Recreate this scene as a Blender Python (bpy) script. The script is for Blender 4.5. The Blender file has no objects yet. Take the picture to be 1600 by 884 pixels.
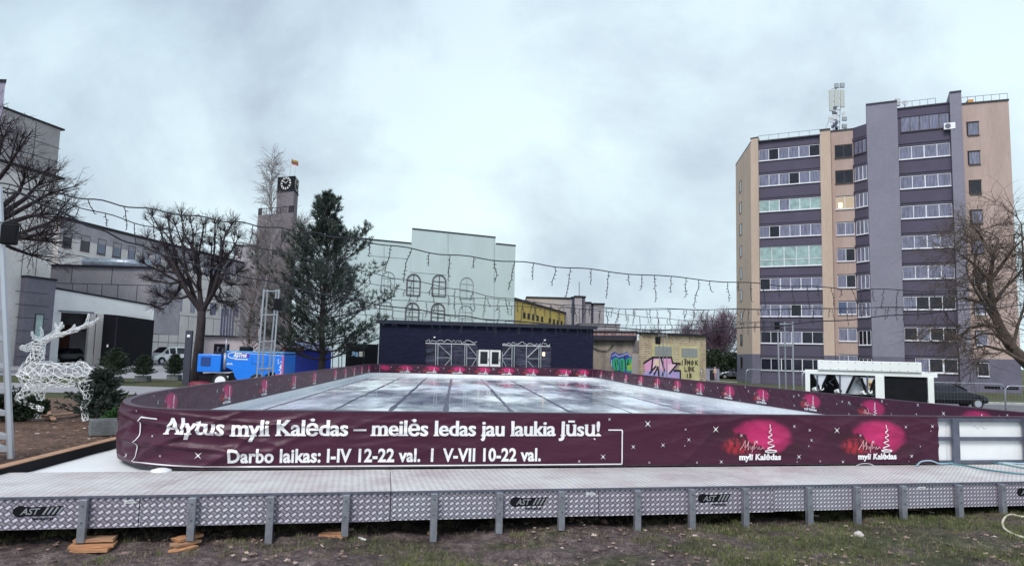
import bpy, bmesh, math, random
import numpy as np
from mathutils import Matrix, Vector, noise
R = math.radians
C = bpy.context.scene.collection
random.seed(7)
# ------------------------------------------------------------------ camera
FPX, PITCH, ROLL, HC = 1110.0, R(5.8), R(1.45), 1.8
_F = Vector((0, math.cos(PITCH), math.sin(PITCH))); _U = Vector((0, -math.sin(PITCH), math.cos(PITCH))); _X = Vector((1, 0, 0))
CAM = Vector((0, 0, HC))
def ray(px, py):
    dx, dy = px-800, py-442
    u = dx*math.cos(ROLL)+dy*math.sin(ROLL); v = -dx*math.sin(ROLL)+dy*math.cos(ROLL)
    return _F + _X*(u/FPX) - _U*(v/FPX)
def D(px, py, Y):
    r = ray(px, py); return CAM + r*(Y/r.y)
def G(px, py, z=0.0):
    r = ray(px, py); return CAM + r*((z-HC)/r.z)
def hz(px): return 555.0+(px-800)*math.tan(ROLL)
def XY(px, Y, py=None):
    p = D(px, hz(px) if py is None else py, Y); return (p.x, p.y)
def Z(px, py, Y): return D(px, py, Y).z
def proj(p):
    d = Vector(p)-CAM; k = d.dot(_F); u = d.dot(_X)/k*FPX; v = -d.dot(_U)/k*FPX
    return (800+u*math.cos(ROLL)-v*math.sin(ROLL), 442+u*math.sin(ROLL)+v*math.cos(ROLL))
cd = bpy.data.cameras.new('camera'); cam = bpy.data.objects.new('camera', cd); C.objects.link(cam)
ri = _X*math.cos(ROLL)+_U*math.sin(ROLL); up = -_X*math.sin(ROLL)+_U*math.cos(ROLL)
cam.matrix_world = Matrix(((ri.x, up.x, -_F.x, 0), (ri.y, up.y, -_F.y, 0), (ri.z, up.z, -_F.z, HC), (0, 0, 0, 1)))
cd.sensor_width = 36; cd.lens = 36*FPX/1600; cd.clip_start = .1; cd.clip_end = 3000
bpy.context.scene.camera = cam
# ------------------------------------------------------------------ materials
MATS = {}
def sock(nt, node, name, val):
    s = node.inputs[name]
    if hasattr(val, 'is_linked') or hasattr(val, 'links'): nt.links.new(val, s)
    else: s.default_value = val
def mat(name, col, rough=.75, metal=0., nscale=0., namt=0., bump=0., bscale=None, spec=.5, coat=0., stretch=(1, 1, 1), col2=None, emit=None, estr=0., coord='Object', speck=0.):
    if name in MATS: return MATS[name]
    m = bpy.data.materials.new(name); m.use_nodes = True; nt = m.node_tree; b = nt.nodes['Principled BSDF']
    b.inputs['Base Color'].default_value = (*col, 1); b.inputs['Roughness'].default_value = rough
    b.inputs['Metallic'].default_value = metal; b.inputs['Specular IOR Level'].default_value = spec
    b.inputs['Coat Weight'].default_value = coat
    if emit: b.inputs['Emission Color'].default_value = (*emit, 1); b.inputs['Emission Strength'].default_value = estr
    if nscale:
        tc = nt.nodes.new('ShaderNodeTexCoord'); mp = nt.nodes.new('ShaderNodeMapping'); mp.inputs['Scale'].default_value = stretch
        nt.links.new(tc.outputs[coord], mp.inputs[0])
        n = nt.nodes.new('ShaderNodeTexNoise'); n.inputs['Scale'].default_value = nscale; n.inputs['Detail'].default_value = 6; n.inputs['Roughness'].default_value = .62
        nt.links.new(mp.outputs[0], n.inputs['Vector'])
        r = nt.nodes.new('ShaderNodeValToRGB'); r.color_ramp.elements[0].position = .3; r.color_ramp.elements[1].position = .7
        c2 = col2 or tuple(min(1, c*(1+namt)) for c in col); c1 = col if col2 else tuple(c*(1-namt) for c in col)
        r.color_ramp.elements[0].color = (*c1, 1); r.color_ramp.elements[1].color = (*c2, 1)
        nt.links.new(n.outputs['Fac'], r.inputs[0]); out = r.outputs[0]
        if speck:
            n3 = nt.nodes.new('ShaderNodeTexNoise'); n3.inputs['Scale'].default_value = nscale*9; n3.inputs['Detail'].default_value = 3
            nt.links.new(mp.outputs[0], n3.inputs['Vector'])
            mx = nt.nodes.new('ShaderNodeMix'); mx.data_type = 'RGBA'; mx.blend_type = 'OVERLAY'; mx.inputs[0].default_value = speck
            nt.links.new(out, mx.inputs[6]); nt.links.new(n3.outputs['Fac'], mx.inputs[7]); out = mx.outputs[2]
        nt.links.new(out, b.inputs['Base Color'])
        if bump:
            n2 = nt.nodes.new('ShaderNodeTexNoise'); n2.inputs['Scale'].default_value = bscale or nscale*4; n2.inputs['Detail'].default_value = 5
            nt.links.new(mp.outputs[0], n2.inputs['Vector'])
            bp = nt.nodes.new('ShaderNodeBump'); bp.inputs['Strength'].default_value = bump; bp.inputs['Distance'].default_value = .05
            nt.links.new(n2.outputs['Fac'], bp.inputs['Height']); nt.links.new(bp.outputs[0], b.inputs['Normal'])
    MATS[name] = m; return m
class E:
    """tiny node expression: E(nt, socket_or_value)"""
    def __init__(s, nt, v): s.nt, s.v = nt, v
    def op(s, o, *a):
        n = s.nt.nodes.new('ShaderNodeMath'); n.operation = o
        for i, x in enumerate((s,)+a):
            x = x.v if isinstance(x, E) else x
            if isinstance(x, (int, float)): n.inputs[i].default_value = x
            else: s.nt.links.new(x, n.inputs[i])
        return E(s.nt, n.outputs[0])
    def __add__(s, o): return s.op('ADD', o)
    def __sub__(s, o): return s.op('SUBTRACT', o)
    def __mul__(s, o): return s.op('MULTIPLY', o)
    def frac(s): return s.op('FRACT')
    def abs(s): return s.op('ABSOLUTE')
    def lt(s, o): return s.op('LESS_THAN', o)
    def gt(s, o): return s.op('GREATER_THAN', o)
def uvxy(nt):
    t = nt.nodes.new('ShaderNodeUVMap'); t.uv_map = 'UVMap'; s = nt.nodes.new('ShaderNodeSeparateXYZ'); nt.links.new(t.outputs[0], s.inputs[0])
    return E(nt, s.outputs[0]), E(nt, s.outputs[1])
def nnoise(nt, scale, detail=5, stretch=(1, 1, 1), coord='Object', rough=.6):
    tc = nt.nodes.new('ShaderNodeTexCoord'); mp = nt.nodes.new('ShaderNodeMapping'); mp.inputs['Scale'].default_value = stretch
    nt.links.new(tc.outputs[coord], mp.inputs[0]); n = nt.nodes.new('ShaderNodeTexNoise'); n.inputs['Scale'].default_value = scale
    n.inputs['Detail'].default_value = detail; n.inputs['Roughness'].default_value = rough; nt.links.new(mp.outputs[0], n.inputs['Vector']); return E(nt, n.outputs['Fac'])
def ramp(nt, fac, stops):
    r = nt.nodes.new('ShaderNodeValToRGB'); cr = r.color_ramp
    while len(cr.elements) < len(stops): cr.elements.new(.5)
    for e, (p, c) in zip(cr.elements, stops): e.position = p; e.color = (*c, 1) if len(c) == 3 else c
    nt.links.new(fac.v if isinstance(fac, E) else fac, r.inputs[0]); return r.outputs[0]
def mixc(nt, f, a, b, mode='MIX'):
    m = nt.nodes.new('ShaderNodeMix'); m.data_type = 'RGBA'; m.blend_type = mode
    for i, x in ((0, f), (6, a), (7, b)):
        x = x.v if isinstance(x, E) else x
        if isinstance(x, (int, float)): m.inputs[i].default_value = x
        elif isinstance(x, tuple): m.inputs[i].default_value = (*x, 1)
        else: nt.links.new(x, m.inputs[i])
    return m.outputs[2]
def newmat(name):
    m = bpy.data.materials.new(name); m.use_nodes = True; MATS[name] = m; return m, m.node_tree, m.node_tree.nodes['Principled BSDF']
def addbump(nt, b, h, strength=.4, dist=.02):
    bp = nt.nodes.new('ShaderNodeBump'); bp.inputs['Strength'].default_value = strength; bp.inputs['Distance'].default_value = dist
    nt.links.new(h.v if isinstance(h, E) else h, bp.inputs['Height']); nt.links.new(bp.outputs[0], b.inputs['Normal'])
# ------------------------------------------------------------------ objects
MW = {}
def tag(o, label=None, cat=None, group=None, kind=None):
    for k, v in (('label', label), ('category', cat), ('group', group), ('kind', kind)):
        if v: o[k] = v
    return o
def thing(name, label, cat, loc=(0, 0, 0), rz=0, group=None):
    o = bpy.data.objects.new(name, None); C.objects.link(o); o.empty_display_size = .2
    o.location = loc; o.rotation_euler = (0, 0, rz); MW[o.name] = Matrix.Translation(loc) @ Matrix.Rotation(rz, 4, 'Z')
    return tag(o, label, cat, group)
def copy_tree(o, loc, rz=None, label=None, group=None, scale=None):
    c = o.copy(); C.objects.link(c); c.location = loc
    if rz is not None: c.rotation_euler = (0, 0, rz)
    if scale: c.scale = (scale,)*3
    if label: c['label'] = label
    if group: c['group'] = group
    for ch in list(o.children):
        d = ch.copy(); C.objects.link(d); d.parent = c
        for g in list(ch.children):
            e = g.copy(); C.objects.link(e); e.parent = d
    return c
class MB:
    def __init__(s, M=None): s.v = []; s.f = []; s.M = M or Matrix.Identity(4); s.uv = []; s.col = None
    def add(s, vs, fs, uv=None):
        k = len(s.v); s.v += [s.M @ Vector(p) for p in vs]; s.f += [tuple(k+i for i in f) for f in fs]
        if uv: s.uv += uv
        return s
    def box(s, x0, x1, y0, y1, z0, z1):
        vs = [(x, y, z) for z in (z0, z1) for y in (y0, y1) for x in (x0, x1)]
        fs = [(0, 2, 3, 1), (4, 5, 7, 6), (0, 1, 5, 4), (2, 6, 7, 3), (0, 4, 6, 2), (1, 3, 7, 5)]
        return s.add(vs, fs)
    def prism(s, pts, z0, z1):
        """pts: plan polygon, z1 float or list"""
        n = len(pts); z1 = z1 if isinstance(z1, (list, tuple)) else [z1]*n
        vs = [(p[0], p[1], z0) for p in pts]+[(p[0], p[1], z1[i]) for i, p in enumerate(pts)]
        a = sum(pts[i][0]*pts[(i+1) % n][1]-pts[(i+1) % n][0]*pts[i][1] for i in range(n))
        fs = [(i, (i+1) % n, n+(i+1) % n, n+i) for i in range(n)]+[tuple(range(n))[::-1], tuple(range(n, 2*n))]
        if a < 0: fs = [f[::-1] for f in fs]
        return s.add(vs, fs)
    def tube(s, pts, r, n=5, cap=True):
        pts = [Vector(p) for p in pts]; m = len(pts); rs = r if isinstance(r, (list, tuple)) else [r]*m
        vs = []; fs = []; nrm = None
        for i, p in enumerate(pts):
            d = (pts[min(i+1, m-1)]-pts[max(i-1, 0)])
            if d.length < 1e-9: d = Vector((0, 0, 1))
            d.normalize()
            if nrm is None:
                nrm = d.cross(Vector((0, 0, 1)) if abs(d.z) < .9 else Vector((1, 0, 0))).normalized()
            else:
                nrm = nrm-d*nrm.dot(d)
                if nrm.length < 1e-6: nrm = d.orthogonal()
                nrm.normalize()
            b = d.cross(nrm)
            for k in range(n):
                a = 2*math.pi*k/n; vs.append(p+(nrm*math.cos(a)+b*math.sin(a))*rs[i])
        for i in range(m-1):
            for k in range(n):
                k2 = (k+1) % n; fs.append((i*n+k, i*n+k2, (i+1)*n+k2, (i+1)*n+k))
        if cap and n > 2: fs += [tuple(range(n))[::-1], tuple(range((m-1)*n, m*n))]
        return s.add(vs, fs)
    def disc(s, c, axis, r, h, n=20, r2=None):
        c = Vector(c); a = Vector(axis).normalized(); return s.tube([c-a*h/2, c+a*h/2], [r, r2 if r2 else r], n)
    def lathe(s, prof, n=16):
        vs = [(r*math.cos(2*math.pi*k/n), r*math.sin(2*math.pi*k/n), z) for r, z in prof for k in range(n)]
        fs = [(i*n+k, i*n+(k+1) % n, (i+1)*n+(k+1) % n, (i+1)*n+k) for i in range(len(prof)-1) for k in range(n)]
        fs += [tuple(range(n))[::-1], tuple(range((len(prof)-1)*n, len(prof)*n))]
        return s.add(vs, fs)
    def build(s, name, m, parent=None, smooth=False, local=False, bevel=0, **tg):
        me = bpy.data.meshes.new(name); vs = s.v
        org = None
        if parent is not None and not local:
            W = MW.get(parent.name)
            if W is not None: Wi = W.inverted(); vs = [Wi @ p for p in vs]
        elif parent is None and not local:
            a = np.array([tuple(p) for p in vs]); org = Vector(((a[:, 0].min()+a[:, 0].max())/2, (a[:, 1].min()+a[:, 1].max())/2, a[:, 2].min())); vs = [p-org for p in vs]
        me.from_pydata([tuple(p) for p in vs], [], s.f)
        for mm in (m if isinstance(m, (list, tuple)) else [m]): me.materials.append(mm)
        if s.uv:
            ul = me.uv_layers.new(name='UVMap'); fl = [c for fa, u in zip(s.f, s.uv) for q in u for c in q]; ul.data.foreach_set('uv', fl)
        if s.col is not None:
            ca = me.color_attributes.new('Col', 'FLOAT_COLOR', 'POINT'); ca.data.foreach_set('color', np.asarray(s.col, dtype=np.float32).ravel())
        if smooth: me.polygons.foreach_set('use_smooth', [True]*len(me.polygons))
        me.update()
        o = bpy.data.objects.new(name, me); C.objects.link(o)
        if org: o.location = org
        if parent is not None:
            o.parent = parent
            if parent.name in MW and not local: MW[o.name] = MW[parent.name]
        elif org: MW[o.name] = Matrix.Translation(org)
        if bevel:
            b = o.modifiers.new('bevel', 'BEVEL'); b.width = bevel; b.segments = 2; b.limit_method = 'ANGLE'
        if tg: tag(o, **tg)
        return o
class Fac:
    """vertical facade plane through A,B (plan); local frame (s along, n outwards to the viewer, z up)"""
    def __init__(s, A, B):
        s.A = Vector((A[0], A[1], 0)); d = Vector((B[0], B[1], 0))-s.A; s.L = d.length; s.e = d.normalized()
        s.n = Vector((s.e.y, -s.e.x, 0))
        if s.n.dot(-s.A) < 0: s.n = -s.n
        s.M = Matrix(((s.e.x, s.n.x, 0, s.A.x), (s.e.y, s.n.y, 0, s.A.y), (0, 0, 1, 0), (0, 0, 0, 1)))
    def __call__(s, px, py, off=0):
        r = ray(px, py); o = CAM-s.A; k = (off-o.dot(s.n))/r.dot(s.n); p = CAM+r*k
        return ((p-s.A).dot(s.e), p.z)
    def mb(s): return MB(s.M)
    def rect(s, mb, px0, py0, px1, py1, n0, n1):
        """box on the facade from the pixel corners (top-left, bottom-right measured at mid edges)"""
        ym = (py0+py1)/2; xm = (px0+px1)/2
        a = s(px0, ym)[0]; b = s(px1, ym)[0]; t = s(xm, py0)[1]; u = s(xm, py1)[1]
        mb.box(min(a, b), max(a, b), min(n0, n1), max(n0, n1), u, t); return (min(a, b), max(a, b), u, t)
# ------------------------------------------------------------------ lettering (drawn with Blender's built-in font)
_tc = {}
def glyphs(txt, size=1., off=0., shear=0., spacing=1.):
    k = (txt, off, shear, spacing)
    if k not in _tc:
        c = bpy.data.curves.new('t', 'FONT'); c.body = txt; c.size = 1; c.offset = off; c.shear = shear; c.space_character = spacing; c.resolution_u = 3
        o = bpy.data.objects.new('t', c); C.objects.link(o); bpy.context.view_layer.update()
        me = bpy.data.meshes.new_from_object(o); vs = [(v.co.x, v.co.y) for v in me.vertices]; fs = [tuple(p.vertices) for p in me.polygons]
        bpy.data.objects.remove(o); bpy.data.curves.remove(c); bpy.data.meshes.remove(me)
        _tc[k] = (vs, fs)
    vs, fs = _tc[k]
    return [(x*size, y*size) for x, y in vs], fs
def fit(vs, x0, x1):
    a = min(v[0] for v in vs); b = max(v[0] for v in vs); k = (x1-x0)/(b-a)
    return [(x0+(v[0]-a)*k, v[1]) for v in vs]
def crossings(vs, fs, y):
    from collections import Counter
    ec = Counter()
    for f in fs:
        for i in range(len(f)):
            a, b = f[i], f[(i+1) % len(f)]; ec[(min(a, b), max(a, b))] += 1
    xs = []
    for (a, b), c in ec.items():
        if c == 1:
            (xa, ya), (xb, yb) = vs[a], vs[b]
            if (ya-y)*(yb-y) < 0: xs.append(xa+(xb-xa)*(y-ya)/(yb-ya))
    xs.sort(); return list(zip(xs[::2], xs[1::2]))
def refine(vs, fs, mx):
    bm = bmesh.new(); bv = [bm.verts.new((x, y, 0)) for x, y in vs]
    for f in fs:
        try: bm.faces.new([bv[i] for i in f])
        except ValueError: pass
    bmesh.ops.triangulate(bm, faces=bm.faces[:])
    for _ in range(4):
        ed = [e for e in bm.edges if e.calc_length() > mx]
        if not ed: break
        bmesh.ops.subdivide_edges(bm, edges=ed, cuts=1); bmesh.ops.triangulate(bm, faces=bm.faces[:])
    bm.verts.index_update(); out = [(v.co.x, v.co.y) for v in bm.verts], [tuple(v.index for v in f.verts) for f in bm.faces]; bm.free(); return out
def put(mb, vs, fs, fn, off):
    mb.add([fn(x, y, off) for x, y in vs], fs)
# ------------------------------------------------------------------ material palette
steel = mat('galvanised_steel', (.32, .33, .38), .45, .6, 12, .25, .1)
rail_m = mat('rail_cover', (.07, .035, .06), .5, 0, 6, .2)
steel_d = mat('painted_steel_grey', (.13, .14, .19), .5, .3, 9, .2)
alu = mat('aluminium', (.55, .56, .62), .35, .7)
white_m = mat('white_paint', (.86, .87, .89), .45, 0, 5, .06)
white_b = mat('white_board', (.88, .89, .91), .4, 0, 3, .05, spec=.4)
black_m = mat('black_paint', (.010, .010, .014), .7, 0, 6, .3, spec=.15)
dark_m = mat('dark_trim', (.024, .022, .032), .7, 0, 6, .3, spec=.25)
rubber = mat('rubber', (.015, .015, .016), .8)
wood_o = mat('fresh_timber', (.50, .25, .13), .7, 0, 14, .35, .3, stretch=(.3, 3, 6))
wood_p = mat('timber_plank', (.42, .24, .15), .75, 0, 9, .4, .3, stretch=(.3, 4, 6))
bark = mat('bark', (.038, .028, .032), .95, 0, 9, .5, .6, stretch=(1, 1, .3))
bark_w = mat('birch_bark', (.40, .36, .37), .9, 0, 5, .5, .3, stretch=(1, 1, 3))
bark_t = mat('twig_bark', (.030, .020, .027), .9, 0, 4, .4)
bark_v = mat('violet_twigs', (.16, .10, .15), .9, 0, 4, .4)
bark_g = mat('grey_brown_bark', (.10, .075, .062), .95, 0, 6, .5, .5, stretch=(1, 1, .3))
needle = mat('needles', (.020, .036, .030), .6, 0, .9, .2, col2=(.055, .078, .06))
needle_d = mat('dark_needles', (.018, .032, .02), .65, 0, 2, .2, col2=(.05, .075, .04))
needle_b = mat('bright_shrub', (.03, .10, .03), .65, 0, 6, .2, col2=(.07, .16, .04))
lightstr = mat('white_light_tube', (.92, .93, .95), .4)
cable_m = mat('dark_cable', (.02, .02, .026), .7)
glass_d = mat('window_glass_dark', (.014, .014, .026), .05, 0, 1.3, .6, spec=.45)
glass_c = mat('window_glass_curtained', (.17, .17, .26), .12, 0, 2.2, .5, spec=.8, stretch=(3, 3, .4))
glass_g = mat('window_glass_greenish', (.30, .42, .42), .1, 0, 1.6, .35, spec=.8)
glass_w = mat('window_glass_warm', (.22, .17, .14), .1, spec=.8, emit=(1, .75, .45), estr=.22)
glass_bl = mat('window_glass_blue', (.05, .07, .16), .06, 0, 1.2, .4, spec=.9)
pvc = mat('window_frame_white', (.76, .76, .82), .4)
brownf = mat('window_frame_brown', (.06, .045, .05), .5)
beige = mat('plaster_beige', (.53, .405, .335), .9, 0, .9, .09, .15, 30, speck=.15, stretch=(1, 1, .18))
beige_p = mat('plaster_rose', (.46, .345, .315), .9, 0, .9, .09, .15, 30, speck=.15, stretch=(1, 1, .18))
greypl = mat('plaster_grey', (.235, .225, .29), .9, 0, .35, .08, .15, 30, speck=.12)
band = mat('plaster_dark_band', (.092, .08, .125), .9, 0, .5, .1, .15, 30, speck=.1)
plinth = mat('plinth_plaster', (.15, .14, .20), .9, 0, .6, .14, .15, 25, speck=.12)
roofm = mat('roof_edge_metal', (.035, .032, .05), .5)
conc = mat('concrete_panel', (.40, .365, .38), .9, 0, .5, .16, .2, 18, speck=.2)
conc_l = mat('light_concrete_panel', (.70, .66, .65), .9, 0, .4, .12, .2, 18, speck=.2)
conc_d = mat('grey_concrete_panel', (.17, .16, .20), .9, 0, .6, .18, .2, 18, speck=.2)
conc_m = mat('mid_concrete_panel', (.36, .335, .37), .9, 0, .5, .16, .2, 18, speck=.2)
joint = mat('panel_joint', (.07, .065, .08), .9)
white_r = mat('white_render', (.88, .87, .89), .85, 0, .6, .07, .1, 20)
tower_m = mat('tower_stone', (.17, .15, .17), .9, 0, .5, .22, .2, 14, stretch=(1, 1, .25), speck=.2)
pot_m = mat('concrete_pot', (.16, .17, .18), .9, 0, 8, .3, .3)
wire_m = mat('barrier_steel', (.45, .47, .52), .35, .7)
mesh_net = mat('scaffold_netting', (.56, .66, .68), .7, 0, .35, .07, .35, 1.2, stretch=(1, 1, .5))
net_line = mat('netting_print', (.13, .12, .15), .8)
net_line2 = mat('netting_print_faded', (.30, .33, .36), .8)
yellow = mat('yellow_render', (.80, .56, .16), .9, 0, .5, .08)
container_b = mat('blue_tarp', (.012, .035, .42), .45, 0, 1.5, .25, .3, 3)
asphalt = mat('asphalt', (.14, .135, .155), .6, 0, 1.2, .22, .3, 60, speck=.3)
paver = mat('concrete_pavers', (.30, .29, .32), .75, 0, 1.5, .16, .3, 40, speck=.3)
kerb_m = mat('kerb_concrete', (.42, .42, .42), .85, 0, 3, .15)
blue_v = mat('resurfacer_blue', (.006, .20, .82), .28, 0, 2, .06, coat=.3)
blue_dk = mat('resurfacer_grille', (.01, .05, .22), .5)
red_d = mat('dark_red_paint', (.16, .01, .03), .5)
def banner_material():
    m, nt, b = newmat('printed_banner')
    a = nt.nodes.new('ShaderNodeAttribute'); a.attribute_name = 'Col'
    n = nnoise(nt, 1.6, 4); c = mixc(nt, .35, a.outputs['Color'], ramp(nt, n, [(.3, (.35, .35, .35)), (.7, (.62, .62, .62))]), 'OVERLAY')
    nt.links.new(c, b.inputs['Base Color']); b.inputs['Roughness'].default_value = .44; b.inputs['Specular IOR Level'].default_value = .42
    h = nnoise(nt, 5, 3, (1, 1, 2.2)); addbump(nt, b, h, .35, .03); return m
banner_m = banner_material()
print_w = mat('white_print', (.86, .86, .88), .45)
print_s = mat('pale_pink_print', (.75, .45, .5), .5)
def plate_material(name, base, hi, rot, pitch, rough, dirt):
    m, nt, b = newmat(name); u, v = uvxy(nt)
    def dia(ox, oy, sg):
        p = (u*(1/pitch)+ox).frac()-.5; q = (v*(1/(pitch*.9))+oy).frac()-.5
        r1 = p*.80+q*(.60*sg); r2 = p*(-.60*sg)+q*.80
        return r1.abs().lt(.33)*r2.abs().lt(.19)
    k = dia(0, 0, 1.); k2 = dia(.5, .5, -1.)
    n = nnoise(nt, 1.7, 6); n2 = nnoise(nt, 14, 4)
    cb = mixc(nt, k, mixc(nt, k2, base, tuple(base[i]*.72+hi[i]*.28 for i in range(3))), hi); k = k+k2*.7
    st = ramp(nt, n, [(.35, (1, 1, 1)), (.62, dirt)])
    cc = mixc(nt, 1., cb, st, 'MULTIPLY'); cc = mixc(nt, .35, cc, ramp(nt, n2, [(.3, (.3, .3, .3)), (.7, (.72, .72, .72))]), 'OVERLAY')
    nt.links.new(cc, b.inputs['Base Color']); b.inputs['Metallic'].default_value = .12
    nt.links.new((n*.35+rough-.1).v, b.inputs['Roughness']); addbump(nt, b, k, .6, .004); return m
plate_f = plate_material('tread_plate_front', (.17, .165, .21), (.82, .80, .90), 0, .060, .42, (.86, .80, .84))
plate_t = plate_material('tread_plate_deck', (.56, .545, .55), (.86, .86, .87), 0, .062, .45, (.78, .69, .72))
def ice_material():
    m, nt, b = newmat('wet_ice')
    n1 = nnoise(nt, .55, 6, (1.0, .42, 1)); n2 = nnoise(nt, .16, 4, (1.4, .5, 1)); n3 = nnoise(nt, 5, 5)
    c = ramp(nt, n1, [(.34, (.27, .30, .40)), (.45, (.56, .63, .71)), (.57, (.84, .91, .94))])
    c2 = ramp(nt, n2, [(.36, (.72, .70, .82)), (.58, (1, 1, 1))]); cc = mixc(nt, 1., c, c2, 'MULTIPLY')
    nt.links.new(cc, b.inputs['Base Color'])
    nt.links.new(ramp(nt, n1, [(.36, (.04,)*3), (.52, (.16,)*3), (.66, (.42,)*3)]), b.inputs['Roughness'])
    b.inputs['Specular IOR Level'].default_value = .5; b.inputs['IOR'].default_value = 1.33
    addbump(nt, b, n1*.6+n3*.15, .12, .02); return m
ice_m = ice_material()
snow_m = mat('white_sheeting', (.82, .83, .86), .5, 0, 2, .04, .15, 6)
def brick_material(name, c1, c2, mortar, scale=3.2, nz=.5):
    m, nt, b = newmat(name); t = nt.nodes.new('ShaderNodeUVMap'); t.uv_map = 'UVMap'
    br = nt.nodes.new('ShaderNodeTexBrick'); br.inputs['Scale'].default_value = scale; br.inputs['Color1'].default_value = (*c1, 1); br.inputs['Color2'].default_value = (*c2, 1)
    br.inputs['Mortar'].default_value = (*mortar, 1); br.inputs['Mortar Size'].default_value = .035; br.inputs['Bias'].default_value = -.2
    nt.links.new(t.outputs[0], br.inputs['Vector']); n = nnoise(nt, 1.2, 6)
    nt.links.new(mixc(nt, nz, br.outputs[0], ramp(nt, n, [(.3, (.25, .25, .25)), (.7, (.75, .75, .75))]), 'OVERLAY'), b.inputs['Base Color'])
    b.inputs['Roughness'].default_value = .9; return m
brick_y = brick_material('yellow_brick', (.66, .55, .36), (.50, .35, .26), (.20, .15, .13), 1.9, .6)
rubble = mat('rubble_band', (.42, .38, .38), .9, 0, 5.5, .2, .4, 9, col2=(.30, .06, .06), speck=.4)
oldplaster = mat('stained_old_plaster', (.48, .42, .34), .9, 0, .8, .2, .2, 9, col2=(.17, .145, .15), stretch=(1, 1, .45), speck=.3)
def siding_material():
    m, nt, b = newmat('navy_siding'); u, v = uvxy(nt)
    g = (v*(1/.16)).frac().lt(.12); n = nnoise(nt, 2.2, 6, (1, 1, 4)); n2 = nnoise(nt, .5, 3)
    c = ramp(nt, n, [(.3, (.007, .009, .030)), (.7, (.018, .021, .054))])
    c = mixc(nt, g, c, (.012, .012, .03)); nt.links.new(c, b.inputs['Base Color']); b.inputs['Roughness'].default_value = .75; b.inputs['Specular IOR Level'].default_value = .2; addbump(nt, b, g*-1., .4, .01); return m
siding = siding_material()
def ground_material():
    m, nt, b = newmat('ground_soil'); a = nt.nodes.new('ShaderNodeAttribute'); a.attribute_name = 'Col'
    s = nt.nodes.new('ShaderNodeSeparateColor'); nt.links.new(a.outputs['Color'], s.inputs[0])
    n = nnoise(nt, 1.1, 8, rough=.7); n2 = nnoise(nt, 9, 8, rough=.75); n3 = nnoise(nt, 60, 4)
    mud = ramp(nt, n2, [(.30, (.055, .038, .04)), (.48, (.16, .115, .115)), (.66, (.36, .275, .265))])
    leafm = ramp(nt, n2, [(.3, (.05, .026, .02)), (.5, (.20, .11, .08)), (.68, (.42, .27, .21))])
    grass = ramp(nt, n2, [(.3, (.035, .038, .02)), (.52, (.10, .105, .045)), (.72, (.21, .205, .10))])
    g = (E(nt, s.outputs[1])+n-.5)*3.; c = mixc(nt, g.op('MINIMUM', 1.).op('MAXIMUM', 0.), mud, grass)
    r = (E(nt, s.outputs[0])*1.6+n*.5-.4); c = mixc(nt, r.op('MINIMUM', 1.).op('MAXIMUM', 0.), c, leafm)
    c = mixc(nt, .8, c, ramp(nt, n3, [(.32, (.12,)*3), (.66, (.85,)*3)]), 'OVERLAY'); c = mixc(nt, 1., c, ramp(nt, n, [(.32, (.55,)*3), (.6, (1.05,)*3)]), 'MULTIPLY')
    nt.links.new(c, b.inputs['Base Color']); b.inputs['Roughness'].default_value = .8; b.inputs['Specular IOR Level'].default_value = .35
    addbump(nt, b, n2+n3*.4, 1., .09); return m
ground_m = ground_material()
grass_m = mat('grass_blades', (.045, .065, .02), .8, 0, 2.2, .3, col2=(.19, .21, .07))
straw_m = mat('dry_grass_blades', (.14, .11, .075), .85, 0, 2.5, .3, col2=(.36, .30, .21))
leaf_m = mat('dead_leaves', (.10, .06, .055), .8, 0, 9, .3, col2=(.38, .25, .21))
leaf_m2 = mat('pale_dead_leaves', (.26, .18, .15), .7, 0, 9, .3, col2=(.62, .50, .44))
# ------------------------------------------------------------------ world and light
w = bpy.data.worlds.new('World'); bpy.context.scene.world = w; w.use_nodes = True; nt = w.node_tree
bg = nt.nodes['Background']
SUN_EL, SUN_AZ = 48, 200   # degrees; azimuth from +Y clockwise (behind the camera, left)
sky = nt.nodes.new('ShaderNodeTexSky'); sky.sky_type = 'NISHITA'; sky.sun_disc = False; sky.sun_elevation = R(SUN_EL); sky.sun_rotation = R(SUN_AZ)
tc = nt.nodes.new('ShaderNodeTexCoord'); mp = nt.nodes.new('ShaderNodeMapping'); mp.inputs['Scale'].default_value = (1.15, 1.15, 1.35); mp.inputs['Rotation'].default_value = (0, R(14), R(20))
nt.links.new(tc.outputs['Generated'], mp.inputs[0])
n = nt.nodes.new('ShaderNodeTexNoise'); n.inputs['Scale'].default_value = 2.0; n.inputs['Detail'].default_value = 9; n.inputs['Roughness'].default_value = .58; n.inputs['Distortion'].default_value = .25
nt.links.new(mp.outputs[0], n.inputs['Vector'])
n_b = nt.nodes.new('ShaderNodeTexNoise'); n_b.inputs['Scale'].default_value = 1.1; n_b.inputs['Detail'].default_value = 3
nt.links.new(mp.outputs[0], n_b.inputs['Vector'])
cl = ramp(nt, n.outputs['Fac'], [(.36, (3.75, 4.4, 4.95)), (.47, (4.65, 5.55, 6.05)), (.57, (5.5, 6.6, 6.9))])
cl2 = ramp(nt, n_b.outputs['Fac'], [(.35, (.80, .82, .86)), (.62, (1.07, 1.06, 1.04))])
clm = mixc(nt, 1., cl, cl2, 'MULTIPLY')
sep = nt.nodes.new('ShaderNodeSeparateXYZ'); nt.links.new(tc.outputs['Generated'], sep.inputs[0])
gz_ = ramp(nt, sep.outputs[2], [(0., (1.05, 1.07, 1.07)), (.18, (1.03, 1.04, 1.03)), (.5, (.84, .86, .92)), (1., (1., 1., 1.))])
clm = mixc(nt, 1., clm, gz_, 'MULTIPLY')
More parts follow.
